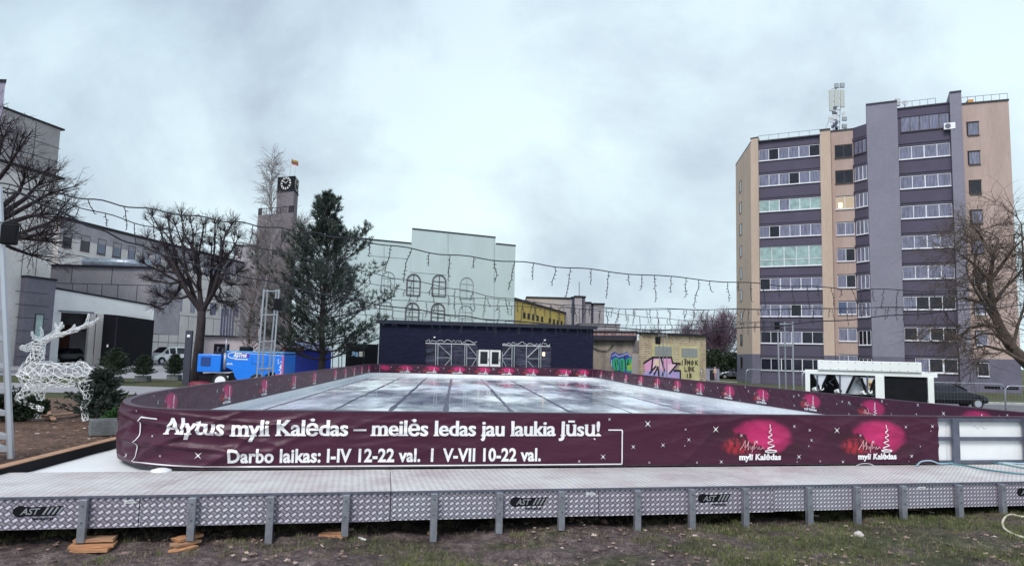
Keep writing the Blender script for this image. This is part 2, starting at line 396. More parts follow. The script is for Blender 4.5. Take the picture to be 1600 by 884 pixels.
fin = mixc(nt, .94, sky.outputs[0], clm); nt.links.new(fin, bg.inputs['Color']); bg.inputs['Strength'].default_value = .1
sd = bpy.data.lights.new('sun', 'SUN'); so = bpy.data.objects.new('sun', sd); C.objects.link(so)
sd.energy = 1.5; sd.angle = R(22); sd.color = (1, .95, .9)
az = R(SUN_AZ); sdir = Vector((math.sin(az)*math.cos(R(SUN_EL)), math.cos(az)*math.cos(R(SUN_EL)), math.sin(R(SUN_EL))))
so.rotation_euler = sdir.to_track_quat('Z', 'Y').to_euler(); so.location = (0, -20, 60)
sc = bpy.context.scene; sc.view_settings.view_transform = 'Standard'; sc.view_settings.look = 'None'; sc.view_settings.exposure = .66; sc.view_settings.gamma = 1
# ------------------------------------------------------------------ ground
def sm(a, b, x): t = max(0, min(1, (x-a)/(b-a))); return t*t*(3-2*t)
def gz(x, y):
    z = .06*(1-sm(12, 25, y))-.62*sm(7, 17, x)*sm(13, 24, y)+.06*sm(0, 7, x)*(1-sm(9, 14, y))
    if -14 < x < 14 and 2 < y < 24:
        k = (1-sm(18, 24, y))*(1-sm(10, 14, abs(x)))
        z += k*(.05*(noise.noise(Vector((x*.9, y*.9, 3)))) + .035*noise.noise(Vector((x*3.3, y*3.3, 1))) + .024*noise.noise(Vector((x*9, y*9, 7))) + .010*noise.noise(Vector((x*23, y*23, 2))))
    return z
def axis(segs):
    out = []
    for a, b, st in segs:
        k = max(1, round((b-a)/st)); out += [a+(b-a)*i/k for i in range(k)]
    return out+[segs[-1][1]]
xs = axis([(-900, -100, 100), (-100, -20, 8), (-20, -8, .6), (-8, 9, .055), (9, 22, .6), (22, 100, 6), (100, 900, 100)])
ys = axis([(-60, 0, 12), (0, 3, .5), (3, 8.5, .055), (8.5, 24, .35), (24, 120, 4), (120, 1500, 120)])
mb = MB(); nx = len(xs)
mb.v = [Vector((x, y, gz(x, y))) for y in ys for x in xs]
mb.f = [(j*nx+i, j*nx+i+1, (j+1)*nx+i+1, (j+1)*nx+i) for j in range(len(ys)-1) for i in range(nx-1)]
cols = []
for v in mb.v:
    x, y = v.x, v.y
    r = 0; g = .42
    if y < 9: g = .02+.30*sm(0, 6.5, x)+.46*noise.noise(Vector((x*1.9, y*2.6, 8)))-.2*sm(1.0, 3.0, 4.8-abs(x+3))*.6+.25*noise.noise(Vector((x*.7, y*1.2, 0)))
    elif x < -5 and y < 24: r = .75+.3*noise.noise(Vector((x*.6, y*.6, 5))); g = .2
    else: g = .62+.25*noise.noise(Vector((x*.3, y*.3, 5)))
    cols.append((r, g, 0, 1))
mb.col = cols
mb.build('ground', ground_m, smooth=True, local=True, kind='structure')
def sheet(name, m, poly, z=None, dz=.02, step=3.0):
    """a quad patch of ground covering given as four plan corners, following the terrain"""
    a, b, c, d = [Vector((p[0], p[1])) for p in poly]; nu = max(1, int((b-a).length/step)); nv = max(1, int((d-a).length/step))
    mb = MB(); vs = []
    for j in range(nv+1):
        for i in range(nu+1):
            p = (a*(1-i/nu)+b*(i/nu))*(1-j/nv)+(d*(1-i/nu)+c*(i/nu))*(j/nv); vs.append((p.x, p.y, (gz(p.x, p.y) if z is None else z)+dz))
    mb.add(vs, [(j*(nu+1)+i, j*(nu+1)+i+1, (j+1)*(nu+1)+i+1, (j+1)*(nu+1)+i) for j in range(nv) for i in range(nu)])
    return mb.build(name, m, local=True, kind='structure')
sheet('path', paver, [(-60, 25.6), (-9.0, 26.5), (-9.0, 31.5), (-60, 33.5)])
sheet('parking_asphalt', paver, [(-90, 38), (-11, 39.5), (-20, 130), (-90, 130)])
sheet('road', asphalt, [(17.5, 30), (120, 30), (120, 53), (26, 46)], dz=.03)
sheet('pavement', paver, [(17.0, 14), (60, 14), (60, 30), (17.5, 30)], dz=.02)
k_ = MB()
for i in range(40):
    x0 = 24+i*2.5; y0 = 46.3+i*.25*.74; x1 = x0+2.48
    k_.prism([(x0, y0), (x1, y0), (x1, y0+.6), (x0, y0+.6)], gz(x0, y0)-.1, gz(x0, y0)+.16)
k_.build('kerb', kerb_m, kind='structure')
sheet('lawn_path', kerb_m, [XY(1105, 84), XY(1152, 79), XY(1152, 81), XY(1105, 86)], dz=.04)
# grass blades: small tufts in the foreground and on the bank
def grass(name, n, reg, hgt, dens, wd=.0035, seed=3, m_=None, lbl=''):
    mb = MB(); rr = random.Random(seed)
    c = 0; tries = 0
    while c < n and tries < n*6:
        tries += 1
        x = rr.uniform(reg[0], reg[1]); y = rr.uniform(reg[2], reg[3])
        if noise.noise(Vector((x*.9, y*1.3, 0)))+.28*sm(-1, 6, x)+.5*noise.noise(Vector((x*4, y*4, 9))) < dens: continue
        c += 1; z = gz(x, y)
        for k in range(4):
            a = rr.uniform(0, 6.28); h = hgt*rr.uniform(.4, 1.2); l = h*rr.uniform(.2, 1.0); bx = x+rr.uniform(-.02, .02); by = y+rr.uniform(-.02, .02)
            dx, dy = math.cos(a), math.sin(a); px_, py_ = -dy*wd, dx*wd
            i = len(mb.v)
            mb.v += [Vector((bx-px_, by-py_, z-.005)), Vector((bx+px_, by+py_, z-.005)), Vector((bx+dx*l*.5+px_*.7, by+dy*l*.5+py_*.7, z+h*.75)), Vector((bx+dx*l*.5-px_*.7, by+dy*l*.5-py_*.7, z+h*.75)), Vector((bx+dx*l, by+dy*l, z+h*.8))]
            mb.f += [(i, i+1, i+2, i+3), (i+3, i+2, i+4)]
    return mb.build(name, m_, local=True, kind='stuff', label=lbl, cat='grass')
grass('grass', 24000, (-6.5, 8, 3.4, 8.6), .040, .16, .0017, 3, grass_m, 'short worn green grass growing in the muddy ground before the platform')
grass('dry_grass', 15000, (-6.5, 8, 3.4, 8.6), .034, -.10, .0016, 8, straw_m, 'dry straw coloured grass lying flat over the mud before the platform')
mbA, mbB = MB(), MB(); rr = random.Random(11)
for i in range(4200):
    if i < 3400: x, y = rr.uniform(-6, 7.5), rr.uniform(3.6, 8.4)
    else: x, y = rr.uniform(-11, -5.6), rr.uniform(9, 20)
    if noise.noise(Vector((x*.8, y*.8, 20)))+rr.uniform(-.35, .35) < 0: continue
    s = rr.uniform(.010, .034)*(1 if i < 3400 else 1.5); a = rr.uniform(0, 6.28); tilt = rr.uniform(-.5, .5); z = gz(x, y)+.012+rr.uniform(0, .012)
    M = Matrix.Translation((x, y, z)) @ Matrix.Rotation(a, 4, 'Z') @ Matrix.Rotation(tilt, 4, 'X')
    t = mbA if rr.random() < .72 else mbB; t.M = M
    pr = [(-1, 0), (-.6, .55), (-.1, .4), (.15, .8), (.5, .35), (1.1, .1), (.55, -.3), (.2, -.75), (-.2, -.35), (-.65, -.5)]
    t.add([(p[0]*s, p[1]*s, s*.35*abs(p[1])+rr.uniform(-.1, .1)*s) for p in pr], [tuple(range(10))])
for t in (mbA, mbB): t.M = Matrix.Identity(4)
mbA.build('fallen_leaves', leaf_m, local=True, kind='stuff', label='brown fallen leaves scattered over the mud and grass', cat='leaves')
mbB.build('fallen_leaves', leaf_m2, local=True, kind='stuff', label='pale dry fallen leaves scattered over the mud and grass', cat='leaves')
# ------------------------------------------------------------------ rink
ZI, ZT, ZK = .5, 1.13, .655      # ice level, top of the boards, lower edge of the banners
def bez(p0, p1, p2, n):
    return [tuple(p0[i]*(1-t)**2+2*p1[i]*t*(1-t)+p2[i]*t*t for i in (0, 1)) for t in [k/n for k in range(n+1)]]
FL0 = G(1462, 723.7, ZI); FL1 = G(330, 732.6, ZI)
fd = (Vector((FL0.x, FL0.y))-Vector((FL1.x, FL1.y))).normalized()
FR = (FL0.x+fd.x*2.2, FL0.y+fd.y*2.2)         # right end of the front
path = [FR]
path += [(FR[0]+(FL1.x-FR[0])*t, FR[1]+(FL1.y-FR[1])*t) for t in [k/30 for k in range(1, 31)]]
path += bez((FL1.x, FL1.y), (-4.82, 7.42), (-5.42, 11.6), 24)[1:]
path += [(-5.7+(-7.6+5.7)*k/12, 14+(37.5-14)*k/12) for k in range(13)]
path += bez((-7.65, 38.2), (-7.85, 40.2), (-6.2, 40.3), 8)
path += [(-5.5+(3.4+5.5)*k/8, 40.4+.9*k/8) for k in range(9)]
path += bez((3.8, 41.35), (4.95, 41.4), (5.05, 39), 8)
path += [(5.2, 36), (5.45, 31), (5.9, 26), (6.42, 21.5), (7.05, 17), (7.62, 13)]+bez((7.85, 11.4), (8.1, 10.35), FR, 8)
class Path:
    def __init__(s, pts):
        s.p = [Vector(q) for q in pts]; s.s = [0]
        for a, b in zip(s.p, s.p[1:]): s.s.append(s.s[-1]+(b-a).length)
        s.L = s.s[-1]
    def at(s, t):
        import bisect
        t = max(0, min(s.L-1e-6, t)); i = min(max(bisect.bisect_right(s.s, t)-1, 0), len(s.p)-2)
        L_ = s.s[i+1]-s.s[i]; k = (t-s.s[i])/L_ if L_ else 0
        p = s.p[i].lerp(s.p[i+1], k); d0 = (s.p[i+1]-s.p[i]).normalized()
        return p, d0
    def nrm(s, t):
        d = (s.at(t+.12)[0]-s.at(t-.12)[0])
        d = d.normalized() if d.length > 1e-6 else s.at(t)[1]
        return Vector((d.y, -d.x))*1.0      # right-hand side of the walk
    def find(s, px, a, b, z):
        best = None
        for k in range(1201):
            t = a+(b-a)*k/1200; p = s.at(t)[0]; q = proj((p.x, p.y, z))[0]
            if best is None or abs(q-px) < best[0]: best = (abs(q-px), t)
        return best[1]
# resample smooth
P0 = Path(path); P = Path([tuple(P0.at(P0.L*k/700)[0]) for k in range(701)])
# walk goes front right -> front left -> left wall -> back -> right wall; the rink is on its right-hand side => nrm() points inwards
mid = Vector((0, 20)); inward = 1 if P.nrm(6).dot(mid-P.at(6)[0]) > 0 else -1
S_front0 = P.find(1462, 0, 9, .8)
S_c = min([9+k*.02 for k in range(400)], key=lambda t: proj((*P.at(t)[0], .8))[0])
def ring(mb, s0, s1, o0, o1, z0, z1, st=.25):
    """a wall following the path between arc lengths, from offset o0 to o1 (inwards positive)"""
    k = max(2, int((s1-s0)/st)); vs = []
    for i in range(k+1):
        t = s0+(s1-s0)*i/k; p = P.at(t)[0]; n_ = P.nrm(t)*inward
        for o in (o0, o1):
            for z in (z0, z1): q = p+n_*o; vs.append((q.x, q.y, z))
    fs = []
    for i in range(k):
        a = i*4; b = a+4
        fs += [(a, b, b+1, a+1), (a+2, a+3, b+3, b+2), (a+1, b+1, b+3, a+3), (a, a+2, b+2, b)]
    fs += [(0, 1, 3, 2), (k*4, k*4+2, k*4+3, k*4+1)]
    return mb.add(vs, fs)
# ice sheet
mb = MB(); K = 300; pts = [P.at(P.L*i/K)[0] for i in range(K)]
mb.add([(p.x, p.y, ZI) for p in pts]+[(p.x, p.y, ZI-.05) for p in pts], [tuple(range(K))])
iceo = mb.build('ice', ice_m, local=True, kind='structure')
# dark joints between the ice mats show through the wet surface
mb = MB(); M_dark = mat('wet_dark_seam', (.20, .22, .31), .12, 0, 2, .3, spec=.6)
rs = random.Random(5)
for i, x0 in enumerate([-5.2, -3.7, -2.4, -1.1, .5, 2.0, 3.6, 5.3]):
    wd = rs.uniform(.035, .08); a = (x0*.93, 10.6+i*.12); e_ = (x0*.93-2.4+.1*i, 38.5)
    n_ = 60; L_ = []; Rr = []
    for k in range(n_+1):
        t = k/n_; x = a[0]+(e_[0]-a[0])*t; y = a[1]+(e_[1]-a[1])*t; j = (noise.noise(Vector((x0, y*.9, 0)))*.03, .5+.9*abs(noise.noise(Vector((x0*3, y*.5, 2)))))
        L_.append((x+j[0]-wd*j[1], y, ZI+.004)); Rr.append((x+j[0]+wd*j[1], y, ZI+.004))
    mb.add(L_+Rr, [(k, n_+1+k, n_+2+k, k+1) for k in range(n_)])
for y0 in (15.5, 22.5, 30.5):
    vs = []; n_ = 40
    for k in range(n_+1):
        x = -5.0-(y0-12)*.08+k*(10.5)/n_; yy = y0+.15*noise.noise(Vector((x, y0, 0)))+k*.045
        vs += [(x, yy, ZI+.006), (x, yy+.07+.05*noise.noise(Vector((x*2, y0, 4))), ZI+.006)]
    mb.add(vs, [(2*k, 2*k+2, 2*k+3, 2*k+1) for k in range(n_)])
mb.build('ice_seams', M_dark, local=True, kind='structure')
mb = MB(); mb.prism([(-2.2, 12.4), (-.6, 12.6), (.05, 20), (-1.2, 19.8), (-2.0, 16)], ZI, ZI+.003)
# ------------------------------------------------------------------ boards
bd = thing('rink_boards', 'white rink boards with grey steel frame enclosing the ice', 'rink boards', (0, 9, ZI))
S_left1 = P.find(592, 20, P.L*.62, 1.0); S_back0 = S_left1
seg = 0; t = .4
def panel_m(a, b): m = MB(); ring(m, a+.006, b-.006, 0, .03, ZI, ZT-.02); return m
edges = []
t = .02
while t < P.L-.5:
    edges.append((t, min(t+2.0, P.L-.05))); t += 2.0
for a, b in edges: panel_m(a, b).build('board_panel', white_b, bd)
m = MB(); ring(m, .01, P.L-.04, -.03, .055, ZT-.022, ZT); m.build('top_rail', rail_m, bd)
m = MB(); ring(m, .4, P.L-.4, .031, .05, ZI, ZK-.006, .3)
m.build('kick_plate', white_m, bd)
# frame of the bare section right of the front banner
f_ = MB()
for o in (ZT-.075, (ZI+ZT)/2-.01, ZI): ring(f_, .02, S_front0-.005, -.05, -.003, o+.002, o+(.05 if o > ZI else .045))
f_.build('frame_rail', steel_d, bd)
for px in (1487, 1598, 1680):
    s = P.find(px, .06, S_front0, .8); m = MB(); ring(m, s-.05, s+.05, -.085, -.051, ZI, ZT-.025, .05); m.build('frame_post', steel_d, bd)
m = MB(); q = P.find(1530, .06, S_front0, .95)
g_, gf = glyphs('Coat', .07, .0, .3)
def on_front(off0):
    def fn(x, y, o):
        t = fn.s-x; p = P.at(t)[0]+P.nrm(t)*inward*(-off0-o); return (p.x, p.y, fn.z+y)
    return fn
fn = on_front(.003); fn.s = q+.1; fn.z = .97
m.tube([fn(x, .02*math.sin(x*60)+.01, .001) for x in [k*.012 for k in range(18)]], .0025, 3); m.build('faded_scrawl', mat('faded_green_ink', (.42, .52, .50), .7), bd)
# ------------------------------------------------------------------ banners
MAROON = (.058, .008, .030)
PINK = (.54, .024, .145); RED = (.50, .030, .05)
def logo_col(u, v):
    """u right, v up, unit = logo height; returns colour or None"""
    r = math.hypot((u-.07)/.60, (v-.04)/.40); a = 0
    jag = .10*noise.noise(Vector((u*6, v*6, 3)))
    a = (1-sm(.80, 1.08, r+jag*.8))*(1-.35*sm(.2, .95, r+.25*noise.noise(Vector((u*5, v*5, 11)))))
    col = np.array(PINK)*(1.0-.25*sm(.1, -.4, v)) if u > -.25 else np.array(PINK)*.9
    lo = math.hypot((u+.36)/.36, (v+.12)/.20); al = 1-sm(.5, 1.05, lo+jag*1.6)
    c = np.array(MAROON)*(1-a)+col*a
    c = c*(1-al)+np.array(RED)*al
    # dark tree crowns standing on the left and right of the picture
    sky_ = .20-.42*sm(-.55, .32, u)+.07*noise.noise(Vector((u*7, 1.5, 3)))+.05*noise.noise(Vector((u*19, 4.5, 3)))
    if u > .38: sky_ = -.24+.16*sm(.4, .62, u)+.05*noise.noise(Vector((u*15, 2.5, 1)))
    if v < sky_:
        k = .88*sm(sky_, sky_-.035, v)*(1-.75*sm(.02, .16, sky_-.13-v+.22*noise.noise(Vector((u*31, v*24, 6)))))
        c = c*(1-k)+np.array((.045, .008, .022))*k
    for tx in (-.60, -.47, -.34, -.2):
        if abs(u-tx+.03*math.sin(v*20)) < .014 and -.35 < v < .12: c = np.array((.05, .01, .02))
    if v < -.3: k = sm(-.3, -.42, v); c = c*(1-k)+np.array(MAROON)*k
    return c
def make_banner(name, label, group, s0, s1, z0, z1, off, amp, logos, res, outward=True, lw=1.0, seed=0, corner=None, stars=True):
    """banner following the boards. logos: arc positions. side: outward (towards the street) or inwards"""
    sg = -1 if outward else 1
    H = z1-z0; root = thing(name, label, 'banner', (*P.at((s0+s1)/2)[0], z0), 0, group)
    ns = max(2, int((s1-s0)/res)); nz = max(4, int(H/res))
    def disp(t, z):
        v = (z-z0)/H; fall = 1-.75*abs(v-.5)*2*sm(.3, .5, abs(v-.5))
        A = amp*(1+(1.6*sm(corner-4.2, corner-.5, t) if corner else 0))
        d = .55*noise.noise(Vector((t*1.3+z*2.2, z*3.2-t*.5, seed)))
        r1 = 1-abs(noise.noise(Vector((t*.8+z*3.0, z*2.6, seed+4))))*2.6; r1 = max(0, r1)**2
        r2 = 1-abs(noise.noise(Vector((t*1.1-z*2.4, z*2.1+5, seed+9))))*3; r2 = max(0, r2)**3
        if corner: A *= 1-.6*sm(corner-.9, corner-.2, t)
        if corner and t > corner-7:
            w_ = sm(corner-7, corner-1, t); q = (t*.62+z*1.9); r3 = max(0, 1-abs(noise.noise(Vector((q*1.9, (t*.9-z*.9)*.55, seed+13))))*4.2)**2
            r4 = max(0, 1-abs(noise.noise(Vector(((z*2.4-t*.22)*2.6, t*.45, seed+17))))*4.0)**2
            return A*fall*(d+.5*r1+.9*w_*r3+.8*w_*r4)
        q = (t*.8+z*1.1); r3 = max(0, 1-abs(noise.noise(Vector((q*1.5, (t-z)*.4, seed+13))))*5)**2
        return A*fall*(d+.5*r1+.35*r2+.5*r3)
    def pos(t, z, o=0.):
        p = P.at(t)[0]; n_ = P.nrm(t)*inward*sg; q = p+n_*(off+max(-off*.4, disp(t, z))+o); return (q.x, q.y, z)
    mb = MB(); cols = []
    for i in range(ns+1):
        t = s0+(s1-s0)*i/ns
        near = [l for l in logos if abs(l-t) < 1.15*lw*.62]
        for j in range(nz+1):
            z = z0+H*j/nz; mb.v.append(Vector(pos(t, z)))
            c = MAROON
            if near:
                u = (near[0]-t)*(1 if outward else -1)/(lw*.72); v = ((z-z0)/H-.5)*1.0
                # outward banners read right to left along the walk
                c = logo_col(u, v)
            cols.append((*c, 1))
    mb.f = [(i*(nz+1)+j, (i+1)*(nz+1)+j, (i+1)*(nz+1)+j+1, i*(nz+1)+j+1) for i in range(ns) for j in range(nz)]
    if not outward: mb.f = [f[::-1] for f in mb.f]
    mb.col = cols; mb.build('banner_sheet', banner_m, root, smooth=True)
    dirn = -1 if outward else 1
    # white print
    def star(mb, t, z, r, o=.012):
        pts = []
        for k in range(8):
            a = math.pi/4*k+math.pi/4; q = r if k % 2 == 0 else r*.15
            pts.append(pos(t+math.cos(a)*q, z+math.sin(a)*q, o))
        c = len(mb.v); mb.add([pos(t, z, o)]+pts, [(0, 1+k, 1+(k+1) % 8) for k in range(8)])
    rs = random.Random(seed+1); st = MB()
    nst = int((s1-s0)*(4.6 if res < .03 else 2.4))
    if not stars: nst = 0
    for k in range(nst):
        t = rs.uniform(s0+.1, s1-.1); v = rs.uniform(.07, .93)
        if any(abs(l-t) < .33*lw for l in logos): continue
        if corner and (corner-6.35 < t < corner-.25) and .08 < v < .92 and rs.random() < .93: continue
        star(st, t, z0+H*v, rs.choice([.014, .02, .03, .046])*(1 if res < .03 else 1.0))
    for l in logos:
        for du, dv, r in () if not stars else ((-.42, .17, .02), (-.12, .02, .022), (.75, .33, .018), (-1.05, .2, .055), (.95, -.02, .012)):
            t = l+dirn*du*lw*.72
            if s0 < t < s1: star(st, t, z0+H*(.5+dv), r, .014)
    if st.v: st.build('star_print', print_w, root)
    for l in logos:
        if not (s0+.3 < l < s1-.3): continue
        k = lw*.72
        def fn(x, y, o): return pos(l+dirn*x*k, z0+H*(.5+y), o)
        m = MB(); vs, fs = glyphs('myli Kalėdas', 1, .032, 0, 1.04); vs = [(x, y*.17) for x, y in fit(vs, -.36, .44)]
        vs = [(x, y-.40) for x, y in vs]; vs, fs = refine(vs, fs, .05)
        for q in (-.003, .003): put(m, [(x+q, y) for x, y in vs], fs, fn, .014+q*.05)
        m.build('logo_lettering', print_w, root)
        m = MB(); z_ = [(.20+.003*math.sin(a*2), .30) for a in (0,)]
        cur = [(.235, .33), (.235, .25)]
        for a in range(60):
            q = a/59; am = .012+.062*q; cur.append((.235+am*math.sin(q*26), .25-.46*q))
        m.tube([fn(x, y, .018) for x, y in cur], .0065*lw, 3)
        m.tube([fn(.235+.11*math.cos(a), -.225+.022*math.sin(a), .018) for a in [i*.35 for i in range(19)]], .008*lw, 3)
        m.build('tree_drawing', print_w, root)
        m = MB(); rsx = [(-.36, -.20), (-.30, -.10), (-.25, .0), (-.255, -.2), (-.28, -.13), (-.23, -.13), (-.19, -.02), (-.2, -.2), (-.165, -.12), (-.15, -.19), (-.12, -.12), (-.13, -.26), (-.09, -.1), (-.07, -.02), (-.08, -.18), (-.035, -.13), (-.02, -.19), (.01, -.13), (.02, -.19), (.05, -.17), (.08, -.14), (.1, -.18)]
        m.tube([fn(x, y, .020) for x, y in rsx], .0042*lw, 3); m.build('script_lettering', print_s, root)
    root['_'] = 0; del root['_']
    return root, pos
# front banner: from x=1462 px to the left corner and a little way round it
S_end = S_c+.9
fl = [P.find(1180, 0, 14, .8), P.find(1362, 0, 14, .8)]
front, fpos = make_banner('front_banner', 'long maroon front banner with white lettering Alytus myli Kalėdas and two pink logos', None, S_front0, S_end, ZI+.012, ZT-.012, .045, .022, fl, .016, True, 1.0, 1, corner=S_c-.15, stars=False)
def fpx(px): return P.find(px, 0, S_c, .85)
ss = {px: fpx(px) for px in (262, 935, 360, 843, 228, 250, 970, 948)}
m = MB()
for sx_, sy_, r in ((220, 641, .02), (194, 650, .02), (194, 676, .018), (245, 680, .02), (211, 710, .035), (258, 711, .02), (315, 710, .05), (949, 654, .026), (1009, 661, .055), (1068, 669.5, .022), (1072, 685.5, .032), (1066, 695, .016), (1033, 694, .036), (987, 696.6, .036), (940, 712, .044), (903, 719, .026), (1115, 669.5, .056), (1012, 721, .02), (1086, 721, .022), (1123, 720, .034), (1155, 679, .03), (1178, 689, .032), (1243, 712, .044), (1261, 671, .028), (1237, 665, .03), (1264, 686.5, .028), (1259, 695.5, .016), (1302, 671, .056), (1311, 720, .03), (1276, 719, .018), (1339, 679, .026), (1359, 689, .03), (1410, 666, .03), (1451, 665, .034), (1449, 672, .014), (1431, 696, .016), (1417, 711, .034), (1414, 719, .014), (1241, 720, .016)):
    t0 = fpx(sx_); z_ = min(max(Z(sx_, sy_, P.at(t0)[0].y), ZI+.03), ZT-.03); pts = []
    for k in range(8): a = math.pi/4*k+math.pi/4; q_ = r if k % 2 == 0 else r*.15; pts.append(fpos(t0+math.cos(a)*q_, z_+math.sin(a)*q_, .013))
    m.add([fpos(t0, z_, .013)]+pts, [(0, 1+k, 1+(k+1) % 8) for k in range(8)])
m.build('star_print', print_w, front)
def fn_text(sL):
    return lambda x, y, o: fpos(sL-x, y, o)
m = MB(); T1 = 'Alytus myli Kalėdas – meilės ledas jau laukia Jūsų!'
vs, fs = glyphs(T1, 1, .012, 0, .98); L1 = ss[262]-ss[935]; k = .245
vs = [(x, y*k) for x, y in fit(vs, 0, L1)]
hx = .0
bars = []
for yy, side in ((.035*k, 0), (.485*k, 1), (.70*k, 1)):
    for a, b in crossings(vs, fs, yy):
        wv = b-a
        if .014 < wv < .05:
            if side == 0: bars.append((a-.018, b+.018, -.002, .012))
            elif yy < .55*k:
                # only where the stem ends just above
                if not any(c <= (a+b)/2 <= d for c, d in crossings(vs, fs, .60*k)): bars.append((a-.02, b+.004, .505*k, .53*k))
            else: bars.append((a-.018, b+.006, .70*k, .725*k))
fn = fn_text(ss[262]); base = .865
fb = lambda x, y, o: fn(x, y+base+(.022*(1-sm(0, 1.6, x)))*math.sin(x*5)*.6, o)
vs, fs = refine(vs, fs, .03)
for i, q in enumerate((-.005, 0, .005)): put(m, [(x+q, y) for x, y in vs], fs, fb, .010+i*.0006)
for i, (a, b, c, d) in enumerate(bars): m.add([fb(a, c, .0135), fb(b, c, .0135), fb(b, d, .0135), fb(a, d, .0135)], [(0, 1, 2, 3)])
m.build('headline_lettering', print_w, front)
m = MB(); T2 = 'Darbo laikas: I-IV 12-22 val.  I  V-VII 10-22 val.'
vs, fs = glyphs(T2, 1, .032, 0, 1.03); vs = [(x, y*.205) for x, y in fit(vs, 0, ss[360]-ss[843])]; vs, fs = refine(vs, fs, .03)
fn2 = fn_text(ss[360]); put(m, vs, fs, lambda x, y, o: fn2(x, y+.578, o), .011); m.build('hours_lettering', print_w, front)
m = MB()
def line(pts, w_):
    for (ta, za), (tb, zb) in zip(pts, pts[1:]):
        n_ = max(1, int(abs(ta-tb)/.02), int(abs(za-zb)/.02))
        for i in range(n_):
            a = (ta+(tb-ta)*i/n_, za+(zb-za)*i/n_); b = (ta+(tb-ta)*(i+1)/n_, za+(zb-za)*(i+1)/n_)
            if abs(ta-tb) > abs(za-zb): q = [(a[0], a[1]-w_), (b[0], b[1]-w_), (b[0], b[1]+w_), (a[0], a[1]+w_)]
            else: q = [(a[0]-w_, a[1]), (a[0]+w_, a[1]), (b[0]+w_, b[1]), (b[0]-w_, b[1])]
            m.add([fpos(t, z, .013) for t, z in q], [(0, 1, 2, 3)])
line([(ss[250], 1.02), (ss[228], 1.03), (ss[228]+.03, .62), (ss[228]+.05, .555), (ss[228]-1.0, .535), (ss[228]-2.4, .532), (ss[970], .532), (ss[970], .935), (ss[948], .935)], .007)
m.build('frame_line', print_w, front)
# inner banners
def ps(px, a, b): return P.find(px, a, b, .9)
SL0, SL1 = S_c-.4, S_left1
LB0 = S_c+.2
lefts = [ps(x, LB0+1.5, S_left1+.2) for x in (349, 408, 455, 488, 521, 537, 551, 563, 574)]
lefts = [ps(258, S_c+.3, S_c+5)]+lefts
lf = [lefts[0]]
for q in lefts[1:]:
    if q-lf[-1] > 1.2: lf.append(q)
make_banner('side_banner', 'maroon banner along the left inside of the rink with a row of pink logos', 'inner rink banners', S_c-1.2, S_left1, ZK, ZT-.012, .06, .008, lf, .03, False, .86, 21)
S_right0 = P.find(927, S_left1+4, P.L*.8, 1.0)
bk = [ps(x, S_left1-.2, S_right0+.5) for x in (597, 632, 674, 714, 754, 791, 829, 880, 911)]
make_banner('back_banner', 'maroon banner across the far end of the rink before the navy pavilion', 'inner rink banners', S_left1+.03, S_right0, ZK, ZT-.012, .06, .006, bk, .032, False, 1.0, 33)
rt = [ps(x, S_right0, P.L-.5) for x in (941, 959, 980, 1003, 1029, 1060, 1096, 1141, 1193, 1270, 1365, 1530)]
rt2 = [rt[0]]
for q in rt[1:]:
    if q-rt2[-1] > .9: rt2.append(q)
make_banner('side_banner', 'maroon banner along the right inside of the rink with a row of pink logos', 'inner rink banners', S_right0+.03, P.L-.35, ZK, ZT-.012, .06, .012, rt2, .026, False, .92, 45)
# ------------------------------------------------------------------ platform of tread plate
PA = D(-60, 774.5, 5.85); PA = G(0, 775, ZI); PB = G(1600, 750.5, ZI)
fe = (Vector((PB.x, PB.y))-Vector((PA.x, PA.y))).normalized(); O = Vector((PA.x, PA.y, 0))-Vector((fe.x, fe.y, 0))*.8
nn = Vector((-fe.y, fe.x, 0))
PM = Matrix(((fe.x, nn.x, 0, O.x), (fe.y, nn.y, 0, O.y), (0, 0, 1, 0), (0, 0, 0, 1)))
def psx(px, py=790, off=0):
    r = ray(px, py); nrm = nn; o = CAM-O; k = (off-o.dot(nrm))/r.dot(nrm); p = CAM+r*k
    return (p-O).dot(Vector((fe.x, fe.y, 0)))
def pj(t, y, z): return PM @ Vector((t, y, z))
ZD = ZI-.004; TH = .018; ZP0 = .222
def depth_at(t):   # deck reaches the front boards
    p = pj(t, 0, 0); # distance along nn to the front line
    fl1 = Vector((FL1.x, FL1.y)); fdn = Vector((-fd.y, fd.x)); k = (fl1-Vector((p.x, p.y))).dot(fdn)/Vector((nn.x, nn.y)).dot(fdn); return k-.09
bounds = [(-.1, psx(218)), (psx(218), psx(610)), (psx(610), psx(1208)), (psx(1208), psx(1760))]
legpx = [130, 300, 422, 540, 678, 780, 877, 996, 1081, 1165, 1265, 1340, 1412, 1500, 1568, 1640]
ast = {0: [62], 2: [828, 1118], 3: [1612]}
splits = {2: [794+141], 3: [1453]}
platepx = {0: [203], 2: [923], 3: [1441]}
lab = ['far left tread plate platform section with a black AST logo and a name plate', 'tread plate platform section without logo below the left of the front banner', 'longest tread plate platform section with two black AST logos', 'right tread plate platform section crossed by the pale blue hoses']
